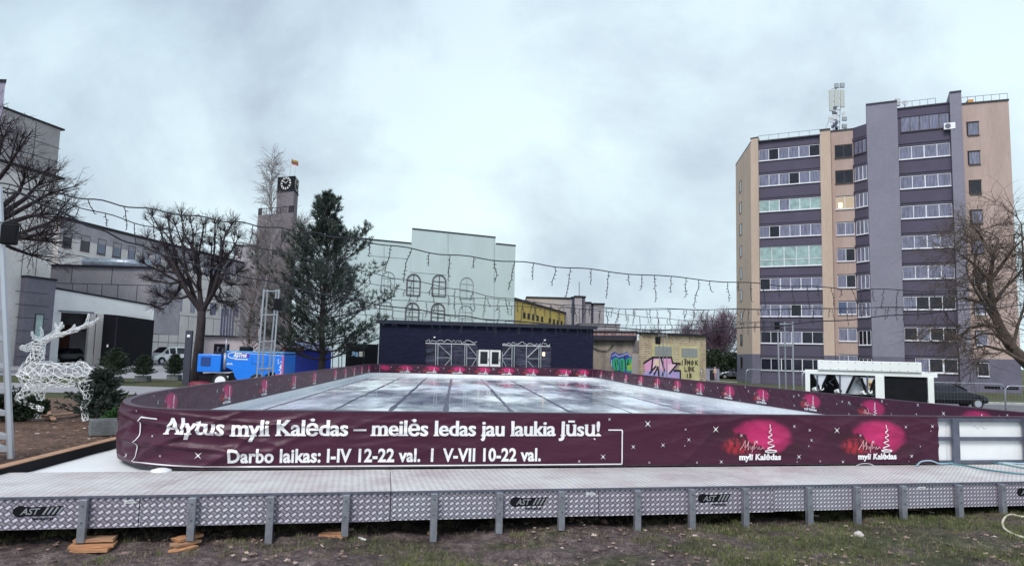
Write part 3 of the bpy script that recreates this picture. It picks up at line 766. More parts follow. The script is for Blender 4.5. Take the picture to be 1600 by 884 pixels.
for i, (a, b) in enumerate(bounds):
    c = pj((a+b)/2, .6, ZP0); rt_ = thing('platform_section', lab[i], 'platform', (c.x, c.y, .1), 0, 'tread plate platform sections')
    g = .004; m = MB(); m.M = PM
    cut = [(-.75, 0)] if False else None
    # deck with skewed ends as in the real joints
    skew = [0, .0, 0, 0]
    da, db = depth_at(a), depth_at(b)
    ta = {0: 0, 1: .30, 2: .05, 3: -.42}[i]; tb = {0: .30, 1: .05, 2: -.42, 3: 0}[i]
    vs = [(a+g, -.012, ZD-TH), (b-g, -.012, ZD-TH), (b-g+tb, db, ZD-TH), (a+g+ta, da, ZD-TH)]
    vs = vs+[(x, y, ZD) for x, y, z in vs]
    fs = [(4, 5, 6, 7), (0, 1, 5, 4), (1, 2, 6, 5), (2, 3, 7, 6), (3, 0, 4, 7), (3, 2, 1, 0)]
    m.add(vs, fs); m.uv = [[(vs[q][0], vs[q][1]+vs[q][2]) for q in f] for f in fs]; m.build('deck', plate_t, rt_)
    m = MB(PM); m.box(a+g, b-g, .03, .9, ZD-TH-.07, ZD-TH-.001); m.build('deck_frame', steel_d, rt_)
    cuts = [a]+[psx(q) for q in splits.get(i, [])]+[b]
    for x0, x1 in zip(cuts, cuts[1:]):
        m = MB(PM); x0 += .004; x1 -= .004; zb = ZP0+random.uniform(-.004, .004)
        vs = [(x0, 0, zb), (x1, 0, zb-.003), (x1, 0, ZD-TH-.001), (x0, 0, ZD-TH-.001), (x0, .01, zb), (x1, .01, zb), (x1, .01, ZD-TH-.001), (x0, .01, ZD-TH-.001)]
        fs = [(0, 1, 2, 3), (5, 4, 7, 6), (4, 0, 3, 7), (1, 5, 6, 2), (4, 5, 1, 0)]
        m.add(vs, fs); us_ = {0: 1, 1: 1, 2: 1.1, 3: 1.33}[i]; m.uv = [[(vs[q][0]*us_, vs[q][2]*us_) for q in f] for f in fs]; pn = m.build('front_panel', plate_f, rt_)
        for sx in (x0+.035, x1-.035):
            for sz in (ZP0+.03, ZD-TH-.03): m = MB(PM); m.disc((sx, -.003, sz), (0, 1, 0), .006, .006, 8); m.build('screw', dark_m, pn)
    m = MB(PM); m.box(a+g, b-g, -.016, -.0125, ZD-.022, ZD-.001); m.build('edge_trim', steel_d, rt_)
    for px in legpx:
        t = psx(px, 800, -.05)
        if a-.02 < t < b:
            m = MB(PM); gp = pj(t, -.04, 0); m.box(t-.032, t+.032, -.075, -.017, gz(gp.x, gp.y)+.005+(.055 if px < 320 else .03 if px == 540 else 0), ZD-TH-.004)
            lg = m.build('leg', steel, rt_, bevel=.004)
            
            for bz_ in (.06, .2): m = MB(PM); m.disc((t, -.078, ZP0+bz_), (0, 1, 0), .009, .006, 8); m.build('bolt', steel_d, lg)
    for px in ast.get(i, []):
        t = psx(px); sz = .93
        m = MB(PM); e_ = -.0035
        cx = t-.155*sz; cz = .372
        m.add([(cx+.062*math.cos(q)*sz, e_, cz+.052*math.sin(q)*sz) for q in [k*2*math.pi/24 for k in range(24)]], [tuple(range(24))])
        # black swoosh body
        m.add([(cx-.01, e_-.0004, cz+.045), (cx+.08, e_-.0004, cz+.036), (cx+.36*sz, e_-.0004, cz+.042), (cx+.30*sz, e_-.0004, cz-.038), (cx+.02, e_-.0004, cz-.04)], [(0, 1, 2, 3, 4)])
        m.build('logo_mark', black_m, rt_)
        m = MB(PM); vs, fs = glyphs('AST', .078*sz, .02, .35); vs = [(x-vs[0][0]*0, y) for x, y in vs]; vs = fit(vs, cx+.0, cx+.165*sz)
        m.add([(x, e_-.0012, cz-.026+y) for x, y in vs], fs)
        for k in range(4):
            x0 = cx+(.18+.04*k)*sz; m.add([(x0, e_-.0012, cz-.028), (x0+.018, e_-.0012, cz-.028), (x0+.055, e_-.0012, cz+.032), (x0+.037, e_-.0012, cz+.032)], [(0, 1, 2, 3)])
        m.build('logo_lettering', alu, rt_)
        m = MB(PM); vs, fs = glyphs('www.ast.at', .05*sz, .025); vs = fit(vs, cx+.10*sz, cx+.28*sz)
        m.add([(x, e_-.001, cz-.075+y*.9) for x, y in vs], fs); m.build('web_lettering', black_m, rt_)
    for px in platepx.get(i, []):
        t = psx(px); m = MB(PM); m.box(t-.05, t+.05, -.004, -.001, .425, .45); np_ = m.build('name_plate', white_m, rt_)
        m = MB(PM)
        for sx in (-.042, .042): m.disc((t+sx, -.005, .4375), (0, 1, 0), .004, .002, 8)
        for k in range(9): m.box(t-.03+k*.0065, t-.026+k*.0065, -.0048, -.0042, .433, .441+.002*(k % 3))
        m.build('plate_text', dark_m, np_)
# black skirt and posts added far under the deck to paint the void's shade
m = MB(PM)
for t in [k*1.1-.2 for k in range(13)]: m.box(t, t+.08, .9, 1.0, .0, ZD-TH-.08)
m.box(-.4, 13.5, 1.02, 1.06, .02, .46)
ff = m.build('underdeck_shade_skirt', black_m, label='black skirt added beneath the platform behind its legs as painted shade', category='shade skirt') if False else m.build('underdeck_shade_skirt', black_m)
tag(ff, 'black skirt added below the tread plate platform to make its gap read as shade', 'shade skirt')
# ------------------------------------------------------------------ wedges, stones and hoses in the foreground
def plank(px, py, l, w_, h, rz, z=None, m=wood_o, lbl='', name='timber_offcut', dz=0, grp='timber offcuts under the platform legs', tilt=0):
    p = G(px, py, .06); zz = gz(p.x, p.y) if z is None else z
    o = thing(name, lbl, 'timber', (p.x, p.y, zz+dz), R(rz), grp); b = MB(); n_ = 5
    # slightly rough sawn board
    rs = random.Random(int(px*7+dz*1000)); vs = []
    for i in range(n_+1):
        x = -l/2+l*i/n_+rs.uniform(-.01, .01)*(i in (0, n_))
        for (yy, z_) in ((-w_/2, 0), (w_/2, 0), (w_/2, h), (-w_/2, h)): vs.append((x+rs.uniform(-.008, .008)*(i in (0, n_)), yy+rs.uniform(-.003, .003), z_+rs.uniform(-.002, .002)+tilt*x))
    fs = [(i*4+k, i*4+(k+1) % 4, i*4+4+(k+1) % 4, i*4+4+k) for i in range(n_) for k in range(4)]+[(3, 2, 1, 0), (n_*4, n_*4+1, n_*4+2, n_*4+3)]
    b.add(vs, fs); me = b.build('board', m, o, local=True); 
    # collapse the empty: a thing with a single mesh can be the mesh itself
    me.parent = None; me.location = o.location; me.rotation_euler = o.rotation_euler; me.name = name
    for k_ in ('label', 'category', 'group'): me[k_] = o[k_]
    bpy.data.objects.remove(o); return me
plank(143, 858, .30, .15, .024, 12, m=wood_o, lbl='lowest sawn board of the wedge stack under the far left platform leg', dz=.0)
plank(146, 856, .34, .15, .022, 18, m=wood_o, lbl='middle sawn board of the wedge stack under the far left platform leg', dz=.026)
plank(148, 853, .32, .16, .022, 14, m=wood_p, lbl='topmost sawn board of the wedge stack under the far left platform leg', dz=.05)
plank(287, 856, .22, .11, .022, 66, m=wood_o, lbl='lowest sawn board of the wedge stack under the second leg from the left', dz=.0)
plank(289, 852, .24, .11, .022, 60, m=wood_p, lbl='middle sawn board of the wedge stack under the second leg from the left', dz=.024)
plank(292, 848, .26, .12, .022, 64, m=wood_o, lbl='topmost sawn board of the wedge stack under the second leg from the left', dz=.048)
plank(521, 840, .26, .12, .02, 8, m=wood_o, lbl='lower split orange board under the platform leg below the word Darbo', dz=.0)
plank(524, 836, .24, .13, .02, -6, m=wood_p, lbl='upper split orange board under the platform leg below the word Darbo', dz=.021, tilt=.06)
plank(675, 832, .10, .05, .03, 4, m=wood_p, lbl='short pale timber block at the foot of the leg below the word laikas', grp='scattered timber scraps')
plank(1353, 806, .22, .03, .015, -16, m=wood_o, lbl='thin orange timber strip lying on grass right of the stone', grp='scattered timber scraps')
plank(1424, 802, .18, .03, .012, -12, m=wood_p, lbl='thin timber strip lying in grass by the leg with the gap beside it', grp='scattered timber scraps')
plank(1272, 808, .12, .035, .015, -20, m=mat('pale_timber', (.62, .52, .48), .7), lbl='short pale scrap of wood beside a platform leg left of the stone', grp='scattered timber scraps')
plank(1455, 806, .1, .03, .01, -30, m=white_m, lbl='small white scrap lying in the grass below the right panel seam', grp='scattered timber scraps')
plank(566, 843, .1, .018, .012, -40, m=white_m, lbl='small white bent strip lying on mud right of the split orange boards', grp='scattered timber scraps')
def stone(px, py, r, m_, lbl, seed):
    p = G(px, py, .08); z = gz(p.x, p.y); bm = bmesh.new(); bmesh.ops.create_icosphere(bm, subdivisions=3, radius=1)
    for v in bm.verts: k = 1+.28*noise.noise(v.co*1.4+Vector((seed, 0, 0))); v.co = Vector((v.co.x*r*1.15*k, v.co.y*r*k, v.co.z*r*.75*k+r*.5))
    me = bpy.data.meshes.new('stone'); bm.to_mesh(me); bm.free(); me.materials.append(m_); me.polygons.foreach_set('use_smooth', [True]*len(me.polygons))
    o = bpy.data.objects.new('stone', me); C.objects.link(o); o.location = (p.x, p.y, z); o.rotation_euler = (0, 0, seed); tag(o, lbl, 'stone')
stone(1342, 838, .045, mat('pale_stone', (.55, .5, .5), .8, 0, 8, .2), 'pale rounded stone lying on the grass at lower right', 1.)
stone(893, 813, .03, mat('brown_stone', (.2, .12, .11), .85, 0, 10, .3), 'dark brown clod at the foot of the platform leg below the star field', 4.)
stone(944, 812, .038, mat('pinkish_stone', (.42, .27, .22), .85, 0, 10, .3), 'pinkish brown crumpled clod under the panel seam right of the name plate', 8.)
def hose(name, pts, r, m_, lbl, cat='hose', grp=None):
    # Catmull-Rom through points
    q = [Vector(p) for p in pts]; q = [q[0]*2-q[1]]+q+[q[-1]*2-q[-2]]; out = []
    for i in range(1, len(q)-2):
        for k in range(10):
            t = k/10; a, b, c, d = q[i-1:i+3]
            out.append(.5*((2*b)+(c-a)*t+(2*a-5*b+4*c-d)*t*t+(3*b-a-3*c+d)*t**3))
    out.append(q[-2]); m = MB(); m.tube(out, r, 8); o = m.build(name, m_, smooth=True); tag(o, lbl, cat, grp); return o
hb = mat('pale_blue_hose', (.30, .46, .56), .4); hg = mat('teal_hose', (.05, .22, .26), .4); hw = mat('white_hose', (.62, .66, .68), .4)
gg = lambda px, py, z=ZI+.012: tuple(G(px, py, z))
hose('garden_hose', [gg(1432, 727), gg(1440, 720.5, ZI+.05), gg(1455, 719.5, ZI+.06), gg(1470, 724, .52), gg(1500, 722.5), gg(1560, 722), gg(1640, 727), gg(1720, 735)], .010, hb, 'pale blue hose starting in a raised loop beside the banner end', grp='hoses on the platform')
hose('garden_hose', [gg(1452, 722), gg(1500, 725.5), gg(1540, 733), gg(1600, 740), gg(1680, 742), gg(1740, 741)], .010, hg, 'teal hose curving nearest the platform edge at far right', grp='hoses on the platform')
hose('garden_hose', [gg(1535, 720), gg(1570, 725.5), gg(1600, 731), gg(1650, 737)], .008, hg, 'dark teal hose lying straight below the second board post', grp='hoses on the platform')
hose('garden_hose', [gg(1555, 721), gg(1585, 726), gg(1610, 730), gg(1650, 733)], .009, hw, 'whitish hose just right of the dark teal one', grp='hoses on the platform')
hose('garden_hose', [gg(1490, 721), gg(1530, 720), gg(1580, 723.5), gg(1640, 722)], .009, hb, 'pale blue hose lying along the foot of the bare white board', grp='hoses on the platform')
hose('cable_loop', [gg(1338, 727), gg(1346, 724, ZI+.03), gg(1358, 724, ZI+.035), gg(1366, 727)], .004, hw, 'thin white cable loop lying below the right pink logo', 'cable')
gl = lambda px, py: (lambda p: (p.x, p.y, gz(p.x, p.y)+.018))(G(px, py, .1))
hose('ground_hose', [gl(1640, 812), gl(1600, 810), gl(1578, 812), gl(1567, 818), gl(1572, 828), gl(1600, 838), gl(1650, 846)], .013, mat('cream_hose', (.60, .56, .44), .5), 'cream hose looping on the grass at the right edge')
# ------------------------------------------------------------------ left edge: white sheeting, black liner, timber kerb
kL = G(0, 731, .56); kR = G(188, 684, .56); kd = Vector((kR.x-kL.x, kR.y-kL.y)).normalized(); kn = Vector((-kd.y, kd.x))
KM = Matrix(((kd.x, -kn.x, 0, kL.x), (kd.y, -kn.y, 0, kL.y), (0, 0, 1, 0), (0, 0, 0, 1)))   # y>0 is towards the rink
kLen = (kR-kL).length+2.2
m = MB(KM); n_ = 14
for i in range(3):
    a = -1.2+i*(kLen+1.2)/3; m.box(a, a+(kLen+1.2)/3-.006, -.13, 0, .535, .56)
kb = thing('timber_kerb', 'long weathered timber kerb board with black liner left of the rink', 'kerb', (kL.x, kL.y, .1))
m.build('top_board', wood_p, kb, bevel=.003)
m = MB(KM); m.box(-1.2, kLen, .002, .012, .40, .55); m.box(-1.2, kLen, -.11, -.02, .08, .53); m.build('liner', black_m, kb)
m = MB(KM); vs = []
cor = [P.at(t)[0] for t in np.linspace(P.find(420, 3, 9, .8), S_c+2.6, 30)]
KMi = KM.inverted(); inner = [KMi @ Vector((c.x, c.y, 0)) for c in cor]
us = np.linspace(-1.2, kLen, 40)
m = MB(KM); NU = 40
dl = [KMi @ pj(t, depth_at(t)-.12, 0) for t in np.linspace(-.1, 3.2, 20)]
edge = [(q.x, q.y) for q in dl]+[(q.x, q.y) for q in inner]
top = [(u, .014) for u in np.linspace(-.9, kLen-.3, len(edge))]
rows = 8; vv = []
for j in range(rows+1):
    for i, (a, b) in enumerate(zip(top, edge)):
        t = j/rows; x = a[0]*(1-t)+b[0]*t; y = a[1]*(1-t)+b[1]*t; vv.append((x, y, .445+.02*t+.008*noise.noise(Vector((x*2, y*2, 3)))))
NE = len(edge); m.add(vv, [(j*NE+i, j*NE+i+1, (j+1)*NE+i+1, (j+1)*NE+i) for j in range(rows) for i in range(NE-1)])
sh = m.build('white_sheeting', snow_m, smooth=True); tag(sh, 'smooth white sheeting between the timber kerb and the rink corner', 'sheeting')
m = MB(); p_ = G(252, 735, .5); m.M = Matrix.Translation((p_.x, p_.y, .49)); m.lathe([(.11, 0), (.10, .02), (.05, .035), (.001, .04)], 20)
tag(m.build('sheeting_bulge', snow_m, smooth=True), 'small white rounded bulge under the lower edge of the banner near its left end', 'sheeting')
# ------------------------------------------------------------------ trees
def twigs(mb, p, d, n, l, r, rr, spread=.8, sub=2):
    for i in range(n):
        v = (d+Vector((rr.gauss(0, spread), rr.gauss(0, spread), rr.gauss(0, spread*.8)))).normalized(); L = l*rr.uniform(.5, 1.15)
        q = p+v*L*.5+Vector((rr.gauss(0, .04), rr.gauss(0, .04), .02))*L; e = p+v*L+Vector((0, 0, rr.uniform(-.02, .16)))*L
        mb.tube([p, q, e], [r, r*.75, r*.35], 3, False)
        for k in range(sub):
            t = rr.uniform(.3, .9); b = p.lerp(e, t); w_ = (v+Vector((rr.gauss(0, .6), rr.gauss(0, .6), rr.gauss(0, .6)))).normalized()
            mb.tube([b, b+w_*L*rr.uniform(.2, .45)], [r*.6, r*.3], 3, False)
def limb(p, d, L, rr, bend=.18, up=.0, n=6):
    pts = [p]; v = d.normalized()
    for i in range(n):
        v = (v+Vector((rr.gauss(0, bend), rr.gauss(0, bend), rr.gauss(0, bend)*.7+up))).normalized(); pts.append(pts[-1]+v*L/n)
    return pts, v
def taper(r0, r1, n): return [r0+(r1-r0)*i/(n-1) for i in range(n)]
def grow(tk, tw, p, d, L, r, depth, rr, up, spread, kids, tip):
    pts, v = limb(p, d, L, rr, .13, up); tk.tube(pts, taper(r, r*.62, len(pts)), 6 if r > .04 else 4, False)
    if depth == 0:
        tip(tw, pts, v, r*.6, rr); return
    n = kids[0] if isinstance(kids, (list, tuple)) else kids
    for i in range(n):
        t = rr.uniform(.45, 1) if i else 1.; k = t*(len(pts)-1); a = pts[int(k)] if int(k) >= len(pts)-1 else pts[int(k)].lerp(pts[int(k)+1], k-int(k))
        w_ = (v+Vector((rr.gauss(0, spread), rr.gauss(0, spread), rr.gauss(0, spread*.6)))).normalized()
        grow(tk, tw, a, w_, L*rr.uniform(.6, .85), r*.62*rr.uniform(.75, 1), depth-1, rr, up, spread, kids[1:] if isinstance(kids, (list, tuple)) else kids, tip)
def knuckle(L, n, r, sub=2):
    def tip(tw, pts, v, rad, rr):
        twigs(tw, pts[-1], v*.5+Vector((0, 0, .35)), n, L, r, rr, .62, sub)
        twigs(tw, pts[-2], v*.3+Vector((0, 0, .1)), n//3, L*.6, r, rr, .8, 1)
        twigs(tw, pts[-4], v*.3, n//4, L*.45, r, rr, .8, 1)
    return tip
# pollarded linden in the middle left
def pollard(name, base, H, crown_w, lbl, seed, trunk_h, rt, lean=(0, 0), only=None, tipL=.8, ntw=20, M1=bark, M2=bark_t, grp=None, tr=.011):
    rr = random.Random(seed); root = thing(name, lbl, 'tree', base, 0, grp); tk, tw = MB(), MB()
    p = Vector((0, 0, 0)); tp, v = limb(p, Vector((lean[0], lean[1], 1)), trunk_h, rr, .035, .05, 8)
    tp[0].z -= .2; tk.tube(tp, [rt*1.35]+taper(rt, rt*.75, len(tp)-1), 10)
    top = tp[-1]; nl = 9
    for i in range(nl):
        a = i*2*math.pi/nl+rr.uniform(-.3, .3); el = [.35, .8, 1.3][i % 3]+rr.uniform(-.12, .12)
        st = tp[-1-(i % 3)]; d = Vector((math.cos(a)*math.cos(el), math.sin(a)*math.cos(el), math.sin(el)))
        L = (crown_w*.40 if el < .6 else (H-trunk_h)*(.50 if el < 1.1 else .62))*rr.uniform(.85, 1.05)
        grow(tk, tw, st, d, L*.62, rt*.48, 2, rr, .07, .36, [3, 3], knuckle(tipL, ntw, tr))
    tk.build('trunk', M1, root, local=True, smooth=True); tw.build('crown', M2, root, local=True); return root
rr = random.Random(44); YL = 35.; b_ = XY(307, YL, 590); root = thing('linden_tree', 'pollarded leafless linden with dark knuckled crown behind the blue machine', 'tree', (b_[0], b_[1], 0)); tk, tw = MB(), MB()
LP = lambda px, py, dz=0: Vector(D(px, py, YL+dz))
tr_ = [LP(307, 598), LP(308, 570), LP(311, 540), LP(314, 510), LP(315, 486)]; tr_[0].z = -.2; tk.tube(tr_, [.34, .25, .215, .2, .19], 12)
forks = {0: [LP(315, 486), LP(296, 462, -.3), LP(284, 440, -.4)], 1: [LP(315, 486), LP(312, 455, .2), LP(310, 425, .3)], 2: [LP(315, 486), LP(333, 458, -.2), LP(341, 430, -.3)], 3: [LP(315, 492), LP(305, 468, .8), LP(296, 440, 1.1)], 4: [LP(315, 492), LP(326, 465, .9), LP(330, 440, 1.2)]}
for f_ in forks.values(): tk.tube(f_, [.14, .115, .095], 8, False)
kn = [(0, 238, 338), (0, 262, 342), (0, 230, 372), (0, 246, 392), (0, 226, 412), (0, 236, 438), (0, 250, 462), (3, 254, 360), (3, 274, 352), (3, 262, 388), (3, 258, 425), (3, 244, 480), (1, 283, 338), (1, 298, 348), (1, 318, 352), (1, 286, 378), (1, 308, 386), (1, 300, 408), (4, 336, 350), (4, 352, 362), (4, 330, 384), (4, 352, 402), (2, 362, 352), (2, 372, 372), (2, 368, 398), (2, 374, 424), (2, 362, 446), (2, 346, 470), (4, 340, 412), (3, 276, 412), (0, 268, 466), (2, 360, 478)]
for (f, x, y) in kn:
    dz = rr.uniform(-1.5, 1.5)+(.8 if f in (3, 4) else 0); st = forks[f][rr.choice([1, 2, 2])]; e = LP(x, y, dz); mid_ = st.lerp(e, .5)+Vector((rr.gauss(0, .12), rr.gauss(0, .2), -.12 if y > 430 else .1*rr.gauss(0, 1)))
    pts = [st, st.lerp(mid_, .5)+Vector((rr.gauss(0, .05), 0, rr.gauss(0, .05))), mid_, mid_.lerp(e, .5)+Vector((rr.gauss(0, .06), 0, rr.gauss(0, .06))), e]; tk.tube(pts, [.075, .062, .05, .04, .03], 5, False)
    d = (e-mid_).normalized(); twigs(tw, e, d*.5+Vector((0, 0, .35)), 44, .66, .0095, rr, .6, 3); twigs(tw, pts[3], d*.4+Vector((0, 0, .2)), 22, .55, .009, rr, .75, 2)
    for k in (1, 2, 3):
        w_ = (d+Vector((rr.gauss(0, .7), rr.gauss(0, .6), rr.gauss(.1, .5)))).normalized(); q, v = limb(pts[k], w_, rr.uniform(.4, .9), rr, .1, .04, 3); tk.tube(q, [.028, .022, .018, .014], 4, False); twigs(tw, q[-1], v+Vector((0, 0, .2)), 16, .5, .009, rr, .55, 2)
tk.build('trunk', bark, root, smooth=True); tw.build('crown', bark_t, root)
# limbs of the tree standing off the left edge
rr = random.Random(31); tb = D(-95, 640, 15.); root = thing('linden_tree', 'dark leafless pollard reaching in from the left edge before the tall pale building', 'tree', (tb.x, tb.y, .05)); tk, tw = MB(), MB()
tr_ = [Vector(D(-95, 650, 15.)), Vector(D(-85, 500, 15.)), Vector(D(-70, 420, 15.)), Vector(D(-62, 350, 15.))]
tr_[0].z = -.05; tk.tube(tr_, [.26, .2, .17, .15], 10)
tips = [((-62, 350), (-20, 300), (12, 262), (28, 236)), ((-62, 350), (-30, 300), (-5, 250), (5, 215)), ((-70, 400), (0, 345), (50, 318), (78, 302)), ((-70, 400), (10, 350), (45, 338), (66, 336)),
        ((-70, 420), (0, 378), (45, 360), (88, 344)), ((-75, 420), (0, 380), (30, 372), (72, 376)), ((-80, 440), (-10, 375), (20, 388), (50, 399)), ((-70, 400), (-5, 330), (30, 300), (38, 278)), ((-62, 350), (-40, 300), (-25, 240), (-20, 200)),
        ((-70, 400), (5, 362), (42, 370), (60, 366)), ((-62, 380), (10, 330), (40, 310), (58, 290))]
for i, t in enumerate(tips):
    dz = rr.uniform(-1.0, 1.0); q = [Vector(D(a, b, 15.+dz*k/3)) for k, (a, b) in enumerate(t)]
    tk.tube(q, [.085, .06, .042, .026], 6, False); d = (q[-1]-q[-2]).normalized()
    knuckle(.62, 26, .0075, 3)(tw, [q[0], q[1], q[2].lerp(q[3], .3), q[2].lerp(q[3], .7), q[3]], d, .03, rr)
    for k in range(4):
        e = q[2].lerp(q[3], rr.random()); w_ = (d+Vector((rr.gauss(0, .5), rr.gauss(0, .5), rr.gauss(0, .5)))).normalized(); L = rr.uniform(.3, .7)
        tk.tube([e, e+w_*L], [.018, .01], 4, False); twigs(tw, e+w_*L, w_, 10, .45, .006, rr, .6, 2)
tk.build('trunk', bark, root, smooth=True); tw.build('crown', bark_t, root)
# right-hand tree, leaning
rr = random.Random(5); Y0 = 24.; rb = D(1660, 640, Y0); root = thing('leaning_tree', 'grey brown leafless tree leaning in from the right edge before the apartment block', 'tree', (rb.x, rb.y, gz(rb.x, rb.y))); tk, tw = MB(), MB()
def RP(pts, y=Y0): return [Vector(D(a, b, y+rr.uniform(-.3, .3))) for a, b in pts]
main = RP([(1668, 645), (1640, 600), (1608, 570), (1582, 545), (1562, 512), (1550, 478), (1546, 440), (1552, 400), (1560, 372)])
tk.tube(main, [.26, .24, .21, .185, .16, .12, .085, .05, .03], 9)
subs = [RP([(1562, 512), (1540, 480), (1525, 455), (1512, 430)]), RP([(1582, 545), (1590, 510), (1600, 480), (1606, 440)]), RP([(1550, 478), (1530, 450), (1522, 415), (1528, 385)]), RP([(1546, 440), (1568, 410), (1582, 390), (1600, 372)]),
        RP([(1608, 570), (1570, 548), (1540, 540), (1512, 548)]), RP([(1562, 512), (1536, 508), (1515, 512), (1498, 525)]), RP([(1550, 478), (1570, 450), (1590, 430), (1604, 415)]), RP([(1546, 440), (1530, 420), (1512, 405), (1500, 398)]),
        RP([(1550, 478), (1522, 470), (1505, 465), (1490, 470)]), RP([(1552, 400), (1540, 385), (1535, 372), (1528, 362)]), RP([(1582, 545), (1556, 522), (1535, 520), (1516, 530)]), RP([(1640, 600), (1612, 520), (1600, 430), (1596, 350)])]
def arch(tw, p, v, r, rr, lev):
    n_ = 3 if lev else 2
    for i in range(n_):
        w_ = (v+Vector((rr.gauss(0, .65), rr.gauss(0, .65), rr.gauss(.1, .55)))).normalized(); L = rr.uniform(.6, 1.25)*(1 if lev > 1 else .75)
        q, v2 = limb(p, w_, L, rr, .14, -.05, 5); tw.tube(q, taper(r, r*.5, 6), 3, False)
        if lev > 0:
            for t in (2, 3, 5): arch(tw, q[t], v2, r*.6, rr, lev-1) if rr.random() < .62 else None
for s_ in subs:
    tk.tube(s_, taper(.07, .022, 4), 6, False)
    for k in (1, 2, 3):
        arch(tw, s_[k], (s_[k]-s_[k-1]).normalized(), .017, rr, 2)
for k in (5, 6, 7, 8): arch(tw, main[k], (main[k]-main[k-1]).normalized(), .017, rr, 2)
tk.build('trunk', bark_g, root, smooth=True); tw.build('crown', bark_g, root)
# birch, thin and pale
def birch(base, H, lbl, seed, w_=1.9, M1=bark_w, M2=None, low=.12, n=95, droop=-.06, name='birch_tree'):
    rr = random.Random(seed); root = thing(name, lbl, 'tree', base); tk, tw = MB(), MB()
    pts = [Vector((0, 0, -.2))]
    for i in range(1, 15): pts.append(Vector((.14*math.sin(i*.6+seed)+.02*i, .1*math.sin(i*.9), H*i/14)))
    tk.tube(pts, taper(.12, .012, 15), 8)
    for i in range(n):
        t = low+(1-low)*(i/n)**.9; k = t*14; a = pts[min(int(k), 13)].lerp(pts[min(int(k)+1, 14)], k-int(k)); an = rr.uniform(0, 6.28); el = .75+.35*t
        d = Vector((math.cos(an)*math.cos(el), math.sin(an)*math.cos(el), math.sin(el))); L = w_*(1.15-t*.85)*rr.uniform(.6, 1.15)
        q, v = limb(a, d, L, rr, .1, .0, 6); tk.tube(q, taper(.028*(1.1-t*.6), .008, 7), 4, False)
        for j in (2, 3, 4, 5, 6):
            for _ in range(2):
                w2 = (v*.7+Vector((rr.gauss(0, .5), rr.gauss(0, .5), rr.gauss(.0, .4)))).normalized(); q2, v2 = limb(q[j], w2, rr.uniform(.35, .9), rr, .15, droop, 4); tw.tube(q2, taper(.011, .006, 5), 3, False)
                for _ in range(2):
                    w3 = (v2+Vector((rr.gauss(0, .6), rr.gauss(0, .6), rr.gauss(-.2, .5)))).normalized(); e = q2[rr.choice([2, 3, 4])]; tw.tube([e, e+w3*rr.uniform(.2, .45)], [.007, .004], 3, False)
    tk.build('trunk', M1, root, local=True, smooth=True); tw.build('crown', M2 or bark_w, root, local=True); return root
twb = mat('birch_twigs', (.21, .18, .185), .9)
b_ = XY(406, 43.); birch((b_[0], b_[1], 0), Z(428, 250, 43.), 'tallest bare birch with thin pale twigs before the clock tower', 3, 1.75, bark_w, twb, .1, 90)
b_ = XY(388, 46.); birch((b_[0], b_[1], 0), Z(388, 372, 46.), 'shorter bare tree with grey twigs just left of the tall birch', 8, 2.3, bark_g, twb, .12, 115)
b_ = XY(447, 41.); birch((b_[0], b_[1], 0), Z(447, 352, 41.), 'bare brownish tree tangled between the tall birch and the pine', 12, 2.2, bark_g, twb, .1, 120)
# needles
def tuft(mb, p, d, L, n, rr, wd):
    for i in range(n):
        v = (d+Vector((rr.gauss(0, .55), rr.gauss(0, .55), rr.gauss(0, .5)))).normalized(); s = v.cross(Vector((rr.gauss(0, 1), rr.gauss(0, 1), rr.gauss(0, 1)))).normalized()*wd
        e = p+v*L*rr.uniform(.7, 1.15); k = len(mb.v); mb.v += [p-s*.5, p+s*.5, p.lerp(e, .55)+s, e, p.lerp(e, .55)-s]; mb.f.append((k, k+1, k+2, k+3, k+4))
def pine(base, H, wid, lbl, seed):
    rr = random.Random(seed); root = thing('pine_tree', lbl, 'tree', base); tk, nd = MB(), MB()
    pts = [Vector((.07*math.sin(i*.8), .05*math.sin(i*1.3), H*i/16-(.2 if i == 0 else 0))) for i in range(17)]; tk.tube(pts, taper(.20, .012, 17), 9)
    nw = 25
    for w_ in range(nw):
        t = .13+.85*(w_/nw); z = t*H; nb = 5 if t < .8 else 4; 
        prof = (1-t)**.92*1.18 if t > .28 else .62+.25*rr.random()*1.2
        rad = wid/2*prof*rr.uniform(.72, 1.15)
        for b in range(nb):
            an = b*6.283/nb+w_*1.1+rr.uniform(-.25, .25); el = -.02+.8*t; L = rad*rr.uniform(.55, 1.25)
            d = Vector((math.cos(an)*math.cos(el), math.sin(an)*math.cos(el), math.sin(el))); a = pts[min(int(t*16), 15)].lerp(pts[min(int(t*16)+1, 16)], t*16-int(t*16))
            q, v = limb(a, d, L, rr, .07, .05, 7); tk.tube(q, taper(.045*(1.15-t), .012, 8), 5, False)
            for j in range(2, 8):
                for _ in range(3 if t < .8 else 2):
                    w2 = (v+Vector((rr.gauss(0, .75), rr.gauss(0, .75), rr.gauss(.25, .3)))).normalized(); l2 = L*.30*(1.15-j/9)+.16
                    q2, v2 = limb(q[j], w2, l2, rr, .1, .07, 3); tk.tube(q2, taper(.012, .006, 4), 3, False)
                    for e in (q2[2], q2[3]): tuft(nd, e, (v2+Vector((0, 0, .4))).normalized(), .25, 12, rr, .011)
                if j > 4: tuft(nd, q[j], (v+Vector((0, 0, .3))).normalized(), .22, 14, rr, .013)
    tuft(nd, pts[-1], Vector((0, 0, 1)), .3, 16, rr, .013)
    tk.build('trunk', bark, root, local=True, smooth=True); nd.build('crown', needle, root, local=True); return root
b_ = XY(487, 37.); pine((b_[0]+.5, b_[1], 0), Z(508, 300, 37.), 8.4, 'tall dark green pine between the clock tower and the navy pavilion', 3)
